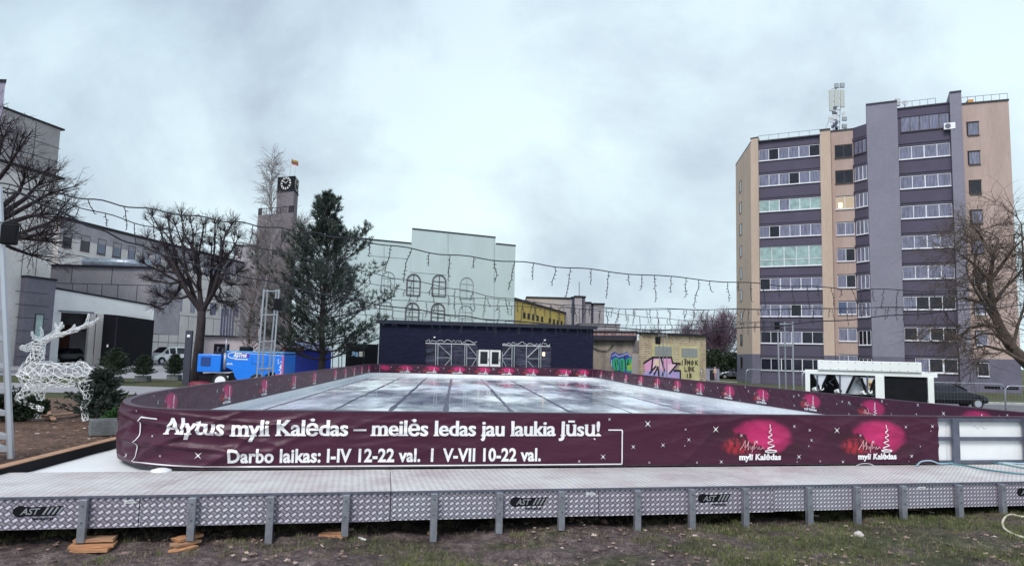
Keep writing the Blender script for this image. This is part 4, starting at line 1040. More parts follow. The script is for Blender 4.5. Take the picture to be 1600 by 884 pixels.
def spruce(base, H, wid, lbl, seed, m=needle_d, name='spruce_tree', pot=None, grp=None, den=1., tilt=None, cat='tree', nw=13):
    rr = random.Random(seed); root = thing(name, lbl, cat, base, 0, grp); tk, nd = MB(), MB(); z0 = pot or 0
    tk.tube([(0, 0, z0-.02), (0, 0, z0+H*.95)], [.022*H, .005], 7)
    for w_ in range(nw):
        t = .04+.93*w_/nw; rad = wid/2*(1-t)**.85+.03; nb = 9
        for b in range(nb):
            an = b*6.283/nb+w_*.5+rr.uniform(-.3, .3); L = rad*rr.uniform(.6, 1.3); d = Vector((math.cos(an), math.sin(an), .12+.5*t))
            q, v = limb(Vector((0, 0, z0+t*H)), d, L, rr, .05, .05, 5); tk.tube(q, taper(.009, .003, 6), 3, False)
            for j in range(1, 6):
                for sgn in (-1, 1):
                    s = Vector((-d.y, d.x, .15))*sgn; w2 = (v*.8+s*.8+Vector((0, 0, rr.gauss(.05, .15)))).normalized(); l2 = L*.34*(1.1-j/7)+.04
                    e = q[j]+w2*l2
                    for f_ in (.15, .4, .65, .9): tuft(nd, q[j].lerp(e, f_), w2, .055*(1+.25*H), max(3, int(6*den)), rr, .0048*(1+.5*H)*(1.4 if H < 1.6 else 1))
    tuft(nd, Vector((0, 0, z0+H*.92)), Vector((0, 0, 1)), .12*H, 10, rr, .006)
    tk.build('trunk', bark, root, local=True); nd.build('crown', m, root, local=True)
    if pot:
        p = MB(); pw = .24*(1 if H < 2 else 1.4); p.box(-pw*1.3, pw*1.3, -pw, pw, 0, pot); po = p.build('planter', pot_m, root, local=True, bevel=.015)
    if tilt: root.rotation_euler = tilt
    return root
p_ = G(155, 655, .1); spruce((p_.x, p_.y, .08), 1.15, 1.35, 'large near spruce behind the concrete planter beside the rink corner', 2, needle, den=.8, nw=12)
p_ = G(112, 668, .1)
for (px, py, h, w_, lb, sd) in ((177, 598, 1.35, 1.6, 'potted spruce in front of the black cube, nearest the deer', 21), (223, 596, 1.05, 1.05, 'small potted spruce directly before the white van front', 22), (272, 594, 1.1, 1.1, 'small potted spruce touching the dark grey pillar', 23)):
    p_ = G(px, py, 0); spruce((p_.x, p_.y, 0), h, w_, lb, sd, needle_d, pot=.3, grp='potted spruces along the path', den=.7, nw=11)
p_ = G(38, 655, .08); o_ = spruce((p_.x-.6, p_.y, .28), 1.1, .75, 'cut spruce lying on the ground behind the deer legs', 25, needle_d, den=.9, tilt=(0, R(84), 0), nw=12)
p_ = G(185, 668, .1); spruce((p_.x, p_.y, .08), .38, .5, 'low bright green shrub behind the concrete planter', 26, needle_b, 'shrub', den=1.5, cat='shrub', nw=9)
# concrete planter blocks
p_ = G(163, 677, .08); q_ = G(190, 672, .08); fdir = math.atan2(q_.y-p_.y, q_.x-p_.x)
pl = thing('concrete_planter', 'dark concrete planter trough at the left rink corner before the spruce', 'planter', (p_.x+.3, p_.y+.2, .06), fdir*.4)
m = MB(); m.box(-.62, .62, -.2, -.15, 0, .30); m.box(-.62, .62, .15, .2, 0, .30); m.box(-.62, -.57, -.149, .149, 0, .30); m.box(.57, .62, -.149, .149, 0, .30); m.build('trough', pot_m, pl, local=True, bevel=.01)
m = MB(); m.box(-.565, .565, -.148, .148, .02, .26); m.build('soil', mat('soil', (.05, .035, .03), .95, 0, 20, .4), pl, local=True)
# planks on the soil
def long_plank(pa, pb, w_, m_, lbl):
    a = G(*pa, .12); b = G(*pb, .12); d = (b-a); L = d.length; an = math.atan2(d.y, d.x); mm = MB()
    mm.M = Matrix.Translation(((a.x+b.x)/2, (a.y+b.y)/2, .10)) @ Matrix.Rotation(an, 4, 'Z'); mm.box(-L/2, L/2, -w_/2, w_/2, 0, .035)
    tag(mm.build('plank', m_, bevel=.004), lbl, 'plank', 'planks around the deer')
long_plank((70, 650), (133, 643), .18, wood_p, 'reddish plank lying on the soil just right of the deer hoof')
long_plank((72, 641), (84, 655), .10, wood_p, 'short slanting timber leaning at the deer hoof')
# ------------------------------------------------------------------ deer of white light tube
rr = random.Random(9); f0 = G(57, 654, .1); YD = f0.y
deer = thing('light_deer', 'white wire lattice deer sculpture with large swept antlers on the soil', 'sculpture', (f0.x, f0.y, .06))
def dp(px, py, off=0): v = Vector(D(px, py, YD+off)); return v
def lattice(mb, spine, rad, nr=9, r=.0075, drop=.16, squash=.8):
    """random wire net over a body described by a spine and radii"""
    q = [Vector(p) for p in spine]; rings = []
    for i, p in enumerate(q):
        d = (q[min(i+1, len(q)-1)]-q[max(i-1, 0)]).normalized(); s = Vector((0, 1, 0)); s = (s-d*s.dot(d)).normalized(); u = d.cross(s)
        rings.append([p+(u*math.cos(a)+s*math.sin(a)*squash)*rad[i]*rr.uniform(.9, 1.08) for a in [2*math.pi*(k+(i % 2)*.5+rr.uniform(-.22, .22))/nr for k in range(nr)]])
    def seg(a, b):
        if rr.random() > drop: m_ = a.lerp(b, .5)+Vector((rr.gauss(0, .012), rr.gauss(0, .012), rr.gauss(0, .012))); mb.tube([a, m_, b], r, 4, False)
    for i in range(len(rings)-1):
        A, B = rings[i], rings[i+1]
        for k in range(nr):
            k2 = (k+(1 if i % 2 else -1)) % nr
            seg(A[k], B[k]); seg(A[k], B[k2])
            if rr.random() < .55: seg(A[k], A[(k+1) % nr])
    for ring_ in (rings[0], rings[-1]):
        for k in range(nr): mb.tube([ring_[k], ring_[(k+1) % nr]], r, 4, False)
def spl(pts, n):
    q = [Vector(p) for p in pts]; out = []
    for i in range(n):
        t = i/(n-1)*(len(q)-1); k = min(int(t), len(q)-2); out.append(q[k].lerp(q[k+1], t-k))
    return out
def rad(vals, n):
    out = []
    for i in range(n):
        t = i/(n-1)*(len(vals)-1); k = min(int(t), len(vals)-2); out.append(vals[k]+(vals[k+1]-vals[k])*(t-k))
    return out
m = MB(); lattice(m, spl([dp(33, 588), dp(50, 587), dp(75, 586), dp(100, 586), dp(125, 583), dp(142, 586)], 14), rad([.12, .31, .30, .26, .27, .15], 14), 11); m.build('body', lightstr, deer)
m = MB(); lattice(m, spl([dp(46, 590), dp(52, 573), dp(58, 555), dp(61, 541)], 8), rad([.32, .23, .16, .13], 8), 9); m.build('neck', lightstr, deer)
m = MB(); lattice(m, spl([dp(33, 543), dp(42, 544), dp(54, 540), dp(68, 536)], 7), rad([.045, .075, .12, .10], 7), 7, drop=.05); m.build('head', lightstr, deer)
m = MB(); lattice(m, spl([dp(62, 603), dp(62, 622), dp(58, 640), dp(57, 653)], 9), rad([.15, .10, .07, .085], 9), 6, drop=.08); m.build('leg', lightstr, deer)
m = MB(); lattice(m, spl([dp(48, 605, -.15), dp(34, 617, -.15), dp(26, 622, -.15), dp(40, 630, -.15), dp(58, 636, -.15), dp(66, 640, -.15)], 11), rad([.15, .09, .07, .055, .05, .06], 11), 6, drop=.08); m.build('leg', lightstr, deer)
for off in (-.12, .16):
    m = MB(); lattice(m, spl([dp(134, 596, off), dp(138, 618, off), dp(130, 636, off), dp(134, 657, off)], 10), rad([.17, .09, .06, .07], 10), 6, drop=.08); m.build('leg', lightstr, deer)
for sg, off in ((0, -.12), (1, .18)):
    m = MB()
    if sg == 0:
        lattice(m, spl([dp(68, 531, off), dp(88, 525, off), dp(110, 518, off), dp(132, 510, off), dp(146, 504, off), dp(154, 497, off)], 14), rad([.05, .045, .045, .04, .035, .012], 14), 4, .009, .0)
        for a, b, c in (((84, 526), (94, 512), (97, 503)), ((104, 520), (114, 514), (117, 507)), ((122, 514), (135, 508), (139, 490)), ((93, 523), (88, 510), (86, 505))):
            lattice(m, spl([dp(*a, off), dp(*b, off), dp(*c, off)], 6), rad([.035, .03, .01], 6), 4, .008, .0)
    else:
        lattice(m, spl([dp(66, 531, off), dp(57, 530, off), dp(51, 524, off), dp(49, 518, off)], 8), rad([.04, .04, .035, .015], 8), 4, .009, .0)
        for a, b, c in (((64, 529), (66, 518), (63, 511)), ((70, 528), (90, 516), (100, 508))):
            lattice(m, spl([dp(*a, off), dp(*b, off), dp(*c, off)], 6), rad([.035, .03, .01], 6), 4, .008, .0)
    m.build('antler', lightstr, deer)
m = MB(); lattice(m, spl([dp(64, 536, -.05), dp(72, 533, -.1), dp(78, 530, -.1)], 4), [.03, .045, .04, .015], 5, .008, .0); m.build('ear', lightstr, deer)
# far trees right
def bushy(name, px, pytop, Y, w_, lbl, seed, M2, n=60, base_px=None, grp=None, zb=-.6, L=1.6):
    rr = random.Random(seed); b = XY(px, Y); H = Z(px, pytop, Y)-zb; root = thing(name, lbl, 'tree', (b[0], b[1], zb), 0, grp); tk, tw = MB(), MB()
    tk.tube([(0, 0, -.3), (.1, 0, H*.3)], [.3, .22], 8)
    for i in range(n):
        a = rr.uniform(0, 6.28); el = rr.uniform(.5, 1.5); d = Vector((math.cos(a)*math.cos(el), math.sin(a)*math.cos(el), math.sin(el))); z0 = rr.uniform(.12, .45)*H
        l = min(w_/2/max(.15, math.cos(el)), (H*.95-z0)/math.sin(el))*rr.uniform(.6, 1)
        q, v = limb(Vector((0, 0, z0)), d, l, rr, .08, .03, 6); tk.tube(q, taper(.09, .03, 7), 4, False)
        for j in range(2, 7):
            for _ in range(2): twigs(tw, q[j], v*.6+Vector((0, 0, .2)), 7, L, .017, rr, .75, 2)
    tk.build('trunk', bark_g, root, local=True); tw.build('crown', M2, root, local=True)
bushy('violet_tree', 1120, 489, 110, 10.5, 'bare violet grey tree beyond the brick building left of the apartment block', 3, bark_v, 60)
bushy('violet_tree', 1078, 505, 118, 7.5, 'lower paler bare tree showing above the brick building roof', 4, bark_v, 36)
bushy('far_tree', 1021, 515, 122, 6, 'small dark bare treetop just above the left part of the brick roof', 5, bark_t, 26)
# dark evergreen mass behind the lawn
def hedge(px0, px1, pytop, Y, lbl, seed, grp=None):
    rr = random.Random(seed); a = XY(px0, Y); b = XY(px1, Y); H = Z((px0+px1)/2, pytop, Y)+.6; root = thing('hedge_tree', lbl, 'tree', ((a[0]+b[0])/2, Y, -.6), 0, grp); nd = MB(); tk = MB()
    W = b[0]-a[0]; tk.tube([(0, 0, -.2), (0, 0, H*.7)], [.25, .08], 7)
    for i in range(2600):
        t = rr.random(); x = rr.gauss(0, W*.27); y = rr.gauss(0, 1.0); hh = H*(1-.35*abs(x/W*2)**2)*(.85+.2*noise.noise(Vector((x*.9, seed, 0)))); z = rr.random()**.8*hh
        tuft(nd, Vector((x, y, z)), Vector((rr.gauss(0, .5), rr.gauss(-.4, .4), .4)), .38, 5, rr, .07)
    tk.build('trunk', bark, root, local=True); nd.build('crown', needle_d, root, local=True)
for i, (a, b, t, Y) in enumerate(((1086, 1118, 548, 102), (1104, 1134, 540, 100), (1122, 1158, 546, 98))):
    hedge(a, b, t, Y, ['dark evergreen close behind the brick building corner', 'middle and highest dark evergreen behind the lawn', 'dark evergreen beside the apartment block above the parked car'][i], 40+i, 'dark evergreens behind the lawn')
# ------------------------------------------------------------------ buildings
def zt(px, py, Y): return Z(px, py, Y)
# --- apartment block ------------------------------------------------
GA = -.62
apt = thing('apartment_block', 'nine storey apartment block with beige and grey walls and glazed balconies', 'building', (*XY(1300, 74), GA))
def cross(px, py, A, d):
    """plan point where the pixel column px (at row py) meets the line from A along d"""
    r = ray(px, py); rx, ry = r.x, r.y; # A + d t = k (rx, ry)
    det = d[0]*(-ry)+rx*d[1]; t = (-A[0]*(-ry)+(-rx)*A[1])/det if abs(det) > 1e-9 else 0
    # solve A.x + d.x t = k rx ; A.y + d.y t = k ry
    t = (rx*A[1]-ry*A[0])/(ry*d[0]-rx*d[1]); return (A[0]+d[0]*t, A[1]+d[1]*t)
dA = Vector((.893, -.45)).normalized(); dN = Vector((-.45, -.893)).normalized()   # dN points to the viewer
P2 = Vector(XY(1188, 78, 560)); P1 = Vector(XY(1175.5, 78.6, 560)); P0 = Vector(XY(1151.5, 88, 560))
A1 = Vector(cross(1287.5, 560, P2, dA)); FA = Fac(P2-dN*.25, A1-dN*.25)         # balcony face A set back a little
C1 = Vector(cross(1304.5, 560, A1+dN*.0, dA)); FCs = C1
FD = Fac(C1-dN*1.4, C1-dN*1.4+dA*3)                                  # window column D, recessed
D1 = Vector(cross(1341, 560, C1-dN*1.4, dA))
E1 = Vector(cross(1363, 545, D1, Vector((.42, -.907))))                     # slanted balcony face E coming forward
FE = Fac(D1, E1)
F1 = Vector(cross(1412.5, 520, E1, dA)); 
FB0 = F1-dN*.4; B1 = Vector(cross(1497, 520, FB0, dA)); FB = Fac(FB0, B1)
H1 = Vector(cross(1517, 520, B1+dN*.45, dA)); H0 = B1+dN*.45
I0 = H1-dN*.8; I1 = Vector(cross(1591, 480, I0, Vector((.93, -.36)))); FI = Fac(I0, I1)
FL = Fac(P0, P1)
back = dN*-14
def W(mb, pts, z0, z1): mb.prism([tuple(p) for p in pts], z0, z1)
zA = FA(1237, 216)[1]+.2; zF = Fac(E1, F1)(1385, 161)[1]; zH = Fac(H0, H1)(1506, 143)[1]; zI = FI(1545, 160)[1]; zFin = Fac(P1, P2)(1182, 216)[1]; zC = Fac(A1, C1)(1295, 203)[1]
zD = FD(1320, 204)[1]; zL = FL(1163, 238)[1]; zB = FB(1450, 166)[1]
zS = 2.05+.0   # colour change between plinth storey and walls
zS = FL(1165, 553)[1]
def split_wall(pts, z1, m, nm='wall'):
    a = MB(); W(a, pts, GA-.4, zS); a.build('plinth_wall', plinth, apt); a = MB(); W(a, pts, zS, z1); return a.build(nm, m, apt)
EPS = .02
split_wall([P0, P1, P1-dN*1.2+dA*1.0, P0+dA*1.3], zL+.0, beige)       # left flank
split_wall([P1+dN*.02, P2+dN*.02, P2-dN*1.5, P1-dN*1.5+dA*0.2], zFin, beige)    # left fin
a = MB(); W(a, [P2-dN*.25+dA*.01, A1-dN*.25-dA*.01, A1-dN*12, P2-dN*12+dA*.01], GA-.4, zA-.3); a.build('balcony_wall', band, apt)
split_wall([A1, C1, C1-dN*12, A1-dN*12], zC, beige)
split_wall([C1-dN*1.4+dA*.01, D1+dA*.0, D1-dN*10, C1-dN*10+dA*.01], zD, beige_p)
a = MB(); W(a, [D1+dA*.01, E1, E1-dN*14+dA*0, D1-dN*11+dA*.01], GA-.4, zF-2.0); a.build('balcony_wall', band, apt)
split_wall([E1+dN*.02, F1+dN*.02, F1-dN*12, E1-dN*12+dA*.02], zF, greypl)
a = MB(); W(a, [FB0+dA*.01, B1-dA*.01, B1-dN*12, FB0-dN*12+dA*.01], GA-.4, zB); a.build('balcony_wall', band, apt)
split_wall([H0, H1, H1-dN*8, H0-dN*8], zH, greypl)
split_wall([I0+dA*.01, I1, I1-dN*12, I0-dN*12+dA*.01], zI, beige_p)
def cap(pts, z, h=.14, o=.0):
    a = MB(); c = sum((Vector(p) for p in pts), Vector((0, 0)))/len(pts); W(a, [c+(Vector(p)-c)*1.015+dN*.03 for p in pts], z+.002, z+h); a.build('roof_coping', roofm, apt)
cap([P0, P1, P1-dN*1.2+dA*1.0, P0+dA*1.3], zL); cap([P1, P2, P2-dN*1.5, P1-dN*1.5], zFin); cap([A1, C1, C1-dN*12, A1-dN*12], zC); cap([C1-dN*1.4, D1, D1-dN*10, C1-dN*10], zD)
cap([E1, F1, F1-dN*12, E1-dN*12], zF); cap([H0, H1, H1-dN*8, H0-dN*8], zH); cap([I0, I1, I1-dN*12, I0-dN*12], zI); cap([P2-dN*.1, A1-dN*.1, A1-dN*12, P2-dN*12], zA-.3)
cap([FB0, B1, B1-dN*12, FB0-dN*12], zB)
def window(F, px0, px1, py0, py1, n, glass='c', fr=pvc, root=apt, proud=.03, bar=.07, sill=True, z=None, spec=None, ym=None):
    ym = (py0+py1)/2; xm = (px0+px1)/2; a = F(px0, ym)[0]; b = F(px1, ym)[0]
    z1, z0 = (F(xm, py0)[1], F(xm, py1)[1]) if z is None else z
    return window_sz(F, a, b, z0, z1, n, glass, fr, root, proud, bar, sill, spec)
GL = {'d': glass_d, 'c': glass_c, 'g': glass_g, 'w': glass_w, 'b': glass_bl}
def window_sz(F, a, b, z0, z1, n, glass, fr, root, proud=.03, bar=.07, sill=True, spec=None):
    if a > b: a, b = b, a
    m = F.mb(); ws = [a+(b-a)*i/n for i in range(n+1)]
    for i, s in enumerate(ws):
        wd = bar*(1.25 if 0 < i < n and i % 2 == 0 else .8); m.box(max(a, s-wd/2), min(b, s+wd/2), 0, proud+.02, z0, z1)
    m.box(a+.001, b-.001, .001, proud+.018, z0, z0+bar*.9); m.box(a+.001, b-.001, .001, proud+.018, z1-bar*.6, z1)
    if sill: m.box(a-.04, b+.04, .001, proud+.1, z0-.06, z0-.002)
    w_ = m.build('window', fr, root)
    for i in range(n):
        g = (spec or {}).get(i, glass); k = F.mb(); k.box(ws[i]+bar*.4, ws[i+1]-bar*.4, .002, proud-.012, z0+bar*.9, z1-bar*.6); k.build('pane', GL[g], w_)
    return w_
rr = random.Random(77)
rowsA = [570, 523, 483, 441, 405, 358, 318, 277, 239]
zA_ = [FA(1237, y)[1] for y in rowsA]; stepz = (zA_[8]-zA_[0])/8
sA0, sA1 = .04, FA.L-.04
for k in range(9):
    zc = zA_[0]+stepz*k
    if k == 4:
        zb_, zt_ = zc-.95, zc+1.25; g = 'g'; w_ = window_sz(FA, sA0, sA1, zb_, zt_, 5, 'g', pvc, apt)
        m = FA.mb(); m.box(sA0+.05, sA1-.05, .022, .055, zb_+.72, zb_+.78); m.build('window_rail', pvc, w_)
    else:
        g = {8: 'c', 6: 'g', 0: 'd', 1: 'd'}.get(k, 'c'); sp = {i: rr.choice('cccd' if k > 1 else 'ddc') for i in range(6)}
        if k == 6: sp = {2: 'c'}
        window_sz(FA, sA0, sA1, zc-.62, zc+.66, 6, g, pvc if k != 8 else pvc, apt, spec=sp)
    m = FA.mb(); m.box(0, FA.L, .001, .10, zc+.72, zc+.95) if k != 4 else m.box(0, FA.L, .001, .1, zc+1.27, zc+1.4); m.box(0, FA.L, .001, .16, zc+.95, zc+1.0) if k < 8 and k != 4 else None
    m.build('balcony_ledge', band, apt)
rowsD = [565, 526, 484, 442, 400.6, 358, 318, 277, 236.5]
zD0 = FD(1325, 565)[1]; zD8 = FD(1322, 236.5)[1]
for k in range(9):
    zc = zD0+(zD8-zD0)*k/8; a = FD(1305.5, 400)[0]+.15; b = FD(1336, 400)[0]
    g = {6: 'w', 8: 'd', 7: 'd'}.get(k, 'c'); window_sz(FD, a, b, zc-.68, zc+.68, 2, g, brownf if k in (7, 8) else pvc, apt, spec={1: 'd'} if k in (3, 4) else ({0: 'b'} if k == 2 else None))
    m = FD.mb(); m.box(a-.02, b+.02, .002, .012, zc+.681, zc+.78); m.build('window_head', dark_m, apt)
    if k == 6: m = FD.mb(); m.box(a+.25, a+.62, .0185, .024, zc-.5, zc+.05); m.build('ceiling_lamp', mat('lit_lamp', (.9, .7, .4), .5, emit=(1, .8, .5), estr=1.3), apt)
zE0 = FE(1352, 582)[1]; zE8 = FE(1352, 243)[1]
nE = FE.L
for k in range(9):
    zc = zA_[0]+stepz*k+.1
    window_sz(FE, nE*.10, nE*.95, zc-.75, zc+.75, 3, 'c' if k > 1 else 'd', pvc if k < 8 else brownf, apt)
    m = FE.mb(); m.box(0, nE-.02, .001, .1, zc+.80, zc+1.02); m.box(0, nE-.02, .001, .15, zc+1.02, zc+1.07); m.build('balcony_ledge', band, apt)
rowsB = [571, 521.5, 471, 423, 374, 327, 280, 233, 190]
zB_ = [FB(1453, y)[1] for y in rowsB]; sB = (zB_[8]-zB_[0])/8
for k in range(9):
    zc = zB_[0]+sB*k; sp = {i: rr.choice('ccc' if k > 2 else 'ddc') for i in range(4)}
    if k == 8:
        window_sz(FB, .3, FB.L-.1, zc-.85, zc+.75, 5, 'c', brownf, apt, spec={0: 'c', 3: 'c'})
    elif k == 0: window_sz(FB, FB.L*.20, FB.L-.12, zc-.72, zc+.72, 3, 'd', pvc, apt, spec={0: 'c'}, bar=.12)
    else: window_sz(FB, .06, FB.L-.1, zc-.66, zc+.68, 4, 'c', pvc, apt, spec=sp, bar=.085)
    m = FB.mb(); m.box(0, FB.L, .001, .10, zc+.74, zc+.98)
    if k < 8: m.box(0, FB.L, .001, .18, zc+.98, zc+1.03)
    m.build('balcony_ledge', band, apt)
ys_ = [576, 528, 479, 429, 386, 338, 293, 247, 201]
zi = [FI(1522, y)[1] for y in ys_]; si = (zi[8]-zi[0])/8
sI0 = FI(1515, 380)[0]+.25; sI1 = sI0+.95
for k in range(9):
    zc = zi[0]+si*k; window_sz(FI, sI0, sI1, zc-.7, zc+.62, 1, 'c' if k % 3 else 'd', brownf if k > 3 else pvc, apt, spec=None)
    m = FI.mb(); m.box(sI0-.12, sI0-.01, .001, .02, zc-.7, zc+.7); m.box(sI0-.12, sI1+.05, .001, .02, zc+.63, zc+.75); m.build('window_reveal', dark_m, apt)
zl = [FL(1159, y)[1] for y in (566, 531, 495, 461, 426, 386, 357, 323, 289)]; sl = (zl[8]-zl[0])/8
for k in range(9):
    s0 = FL.L*.27; zc = zl[0]+sl*k; window_sz(FL, s0, s0+1.3, zc-.7, zc+.7, 1, 'd', brownf, apt, sill=False)
# base courses, cellar vents
m = FL.mb(); m.box(0, FL.L, .001, .06, GA-.3, GA+.55); m.build('base_course', conc_d, apt)
m = FB.mb()
for s in (FB.L*.3,): m.box(s, s+1.2, .001, .02, GA+.3, GA+.6)
m2 = FI.mb()
for s in (FI.L*.25, FI.L*.62): m2.box(s, s+1.3, .001, .03, GA+.35, GA+.62)
m2.build('cellar_vent', black_m, apt)
# parapet rails
def rail(F, s0, s1, z, n, off=-.3):
    m = F.mb(); m.tube([(s0, off, z+.75), (s1, off, z+.75)], .03, 4); 
    for i in range(n+1): s = s0+(s1-s0)*i/n; m.tube([(s, off, z), (s, off, z+.78)], .03, 4)
    m.build('roof_rail', alu, apt)
rail(FA, 0, FA.L, zA-.2, 6); rail(FB, 0, FB.L*.75, zB+.1, 5); rail(FI, 0, FI.L, zI+.1, 6)
m = FI.mb(); m.box(FI(1513, 200)[0]+.1, FI(1524, 200)[0], -1.2, -.3, zI+.1, FI(1518, 154)[1]); m.build('roof_hatch', mat('orange_paint', (.6, .28, .05), .6), apt)
# air conditioner on balcony B
s_ = FB(1483, 197)[0]; zz = FB(1483, 199)[1]
ac = thing('air_conditioner', 'white air conditioner unit hung under the top right balcony window', 'air conditioner', tuple(FB.M @ Vector((s_, .3, zz-.35))))
m = FB.mb(); m.box(s_-.5, s_+.5, .12, .48, zz-.33, zz+.33); m.build('casing', white_m, ac, bevel=.03)
m = FB.mb(); m.disc((s_-.15, .485, zz), (0, 1, 0), .26, .02, 24); m.build('fan_grille', steel_d, ac)
m = FB.mb(); m.box(s_-.4, s_-.34, 0.1, .5, zz-.42, zz-.34); m.box(s_+.34, s_+.4, .1, .5, zz-.42, zz-.34); m.build('bracket', black_m, ac)
# antenna mast
Ym = 79.; mastb = XY(1306, Ym); zb = Z(1306, 205, Ym)-.8
an = thing('antenna_mast', 'cellular antenna mast with white panels and round dishes on the block roof', 'antenna', (mastb[0], mastb[1], zb))
ap = lambda px, py, o=0: Vector(D(px, py, Ym+o))
m = MB(); m.tube([ap(1307, 215), ap(1306, 136)], .09, 6); m.tube([ap(1302, 212, .3), ap(1301, 150, .3)], .05, 5); m.tube([ap(1311, 212, .3), ap(1314, 148, .3)], .05, 5)
for y in range(150, 212, 9): m.tube([ap(1302, y, .3), ap(1312, y+4, .3)], .03, 4); m.tube([ap(1312, y+4, .3), ap(1302, y+9, .3)], .03, 4)
m.tube([ap(1288, 206), ap(1297, 184)], .04, 4); m.tube([ap(1299, 139), ap(1315, 137)], .03, 4); m.build('mast', alu, an)
for (x0, x1, y0, y1) in ((1294.5, 1299.5, 142, 175), (1302, 1309, 141.5, 168), (1311.5, 1317.5, 142, 169)):
    a = ap(x0, y1); b = ap(x1, y0); m = MB(); m.box(a.x, b.x, Ym-.35, Ym-.15, a.z, b.z); m.build('panel_antenna', mat('antenna_grey', (.5, .52, .5), .5), an, bevel=.03)
for (x0, x1, y0, y1) in ((1302.5, 1308.5, 132, 139), (1311, 1317.5, 131.5, 138.5), (1314.5, 1321, 184, 190), (1314, 1321, 195.5, 202)):
    a = ap(x0, y1); b = ap(x1, y0); m = MB(); m.box(a.x, b.x, Ym-.4, Ym-.15, a.z, b.z); m.build('box_antenna', mat('antenna_box', (.34, .38, .42), .5), an, bevel=.03)
for (x, y, r) in ((1302, 185, .32), (1315.5, 179, .22), (1294.5, 186, .2), (1297, 191, .2), (1305, 176, .16)):
    c = ap(x, y); m = MB(); m.disc((c.x, Ym-.4, c.z), (-.3, -1, -.1), r, .12, 18); m.build('dish', mat('dish_white', (.62, .64, .68), .45), an)
m = MB()
for k in range(16): c = ap(1299+rr.random()*8, 170+rr.random()*34); m.box(c.x-.12, c.x+.12, Ym-.3, Ym-.1, c.z-.15, c.z+.15)
m.build('radio_unit', steel_d, an)
# small rooftop dish
c = FB.M @ Vector((.1, -.5, zF+.5)); dsh = MB(); dsh.box(c.x-.15, c.x+.3, c.y, c.y+.3, c.z-.6, c.z+.15); dsh.disc((c.x+.8, c.y, c.z-.3), (0, -1, .2), .3, .06, 16); dsh.tube([(c.x+.8, c.y+.05, c.z-.9), (c.x+.8, c.y+.05, c.z-.3)], .03, 5)
tag(dsh.build('roof_dish', mat('dish_white2', (.55, .56, .6), .5)), 'small white dish and box on the roof beside the wide grey pier', 'antenna')
# --- tall pale theatre block at far left ---------------------------------
dV = Vector((.23, .973)).normalized(); c1 = Vector(XY(93, 58, 220)); c0 = c1-dV*26
F1L = Fac(c0, c1)
th = thing('theatre_block', 'tall pale concrete block cut by the left edge of the photo', 'building', (*XY(60, 56), 0))
z1 = F1L(60, 190)[1]
m = MB(); m.prism([tuple(c0), tuple(c1), tuple(c1+Vector((-16, 4))), tuple(c0+Vector((-16, 4)))], -.3, z1); m.build('wall', conc, th)
m = MB(); m.prism([tuple(c0+Vector((.12, 0))), tuple(c1+dV*.3+Vector((.12, 0))), tuple(c1+Vector((-16, 4.4))), tuple(c0+Vector((-16, 4)))], z1, z1+.14); m.build('roof_coping', dark_m, th)
def groove(F, root, items, m_=joint, w_=.05):
    m = F.mb()
    for (x0, y0, x1, y1) in items:
        a = F(x0, y0); b = F(x1, y1)
        if abs(x0-x1) < 4: m.box((a[0]+b[0])/2-w_/2, (a[0]+b[0])/2+w_/2, .0005, .012, min(a[1], b[1]), max(a[1], b[1]))
        else: z = (a[1]+b[1])/2; m.box(min(a[0], b[0]), max(a[0], b[0]), .0008, .011, z-w_/2, z+w_/2)
    return m.build('panel_joint', m_, root)
zc_ = F1L(60, 272)[1]; m = F1L.mb(); m.box(F1L.L-26, F1L.L+.35, .01, .55, zc_, zc_+.18); m.build('cornice', dark_m, th)
m = F1L.mb(); m.box(0, F1L.L, .02, .32, -.2, zc_-.001); m.build('lower_wall', conc_l, th)
F1b = Fac(F1L.M @ Vector((0, .32, 0)), F1L.M @ Vector((F1L.L, .32, 0)))
groove(F1L, th, [(54, 190, 53, 262), (10, 205, 94, 232), (20, 232, 94, 255)])
groove(F1b, th, [(40, 300, 38, 430), (62, 300, 60, 432), (0, 360, 90, 372)])
zr = F1L(50, 436)[1]; m = F1L.mb(); m.box(F1L(22, 500)[0], F1L.L+.05, .325, .9, -.2, zr); m.build('grey_base', conc_d, th)
m = F1L.mb(); m.box(F1L(22, 500)[0]-.05, F1L.L+.1, .325, 1.0, zr+.001, zr+.16); m.build('base_cornice', dark_m, th)
F1c = Fac(F1L.M @ Vector((0, .9, 0)), F1L.M @ Vector((F1L.L, .9, 0)))
groove(F1c, th, [(24, y, 76, y+4) for y in (455, 475, 495, 515, 535, 555)], joint, .06)
m = F1c.mb(); a = F1c(52, 520)[0]; b = F1c(66, 520)[0]; m.box(a, b, .01, .05, F1c(60, 535)[1], F1c(60, 490)[1]); w_ = m.build('window', brownf, th)
m = F1c.mb(); m.box(a+.1, b-.1, .05, .06, F1c(60, 533)[1], F1c(60, 492)[1]); m.build('pane', glass_g, w_)
m = MB(); p = XY(-6, 40, 160); m.prism([(p[0]-2.0, 40), (p[0]+.42, 40), (p[0]-1.3, 42), (p[0]-4, 42)], -.2, Z(2, 128, 40)); pil = m.build('pillar_block', mat('violet_grey_render', (.30, .28, .38), .85, 0, .6, .1)); tag(pil, 'sliver of a violet grey building corner at the top left edge', 'building')
m = MB(); m.prism([(p[0]-2.1, 39.9), (p[0]+.55, 39.9), (p[0]-1.25, 42.1), (p[0]-4.1, 42.1)], Z(2, 128, 40)+.001, Z(2, 128, 40)+.12); pc = m.build('pillar_coping', dark_m, pil)
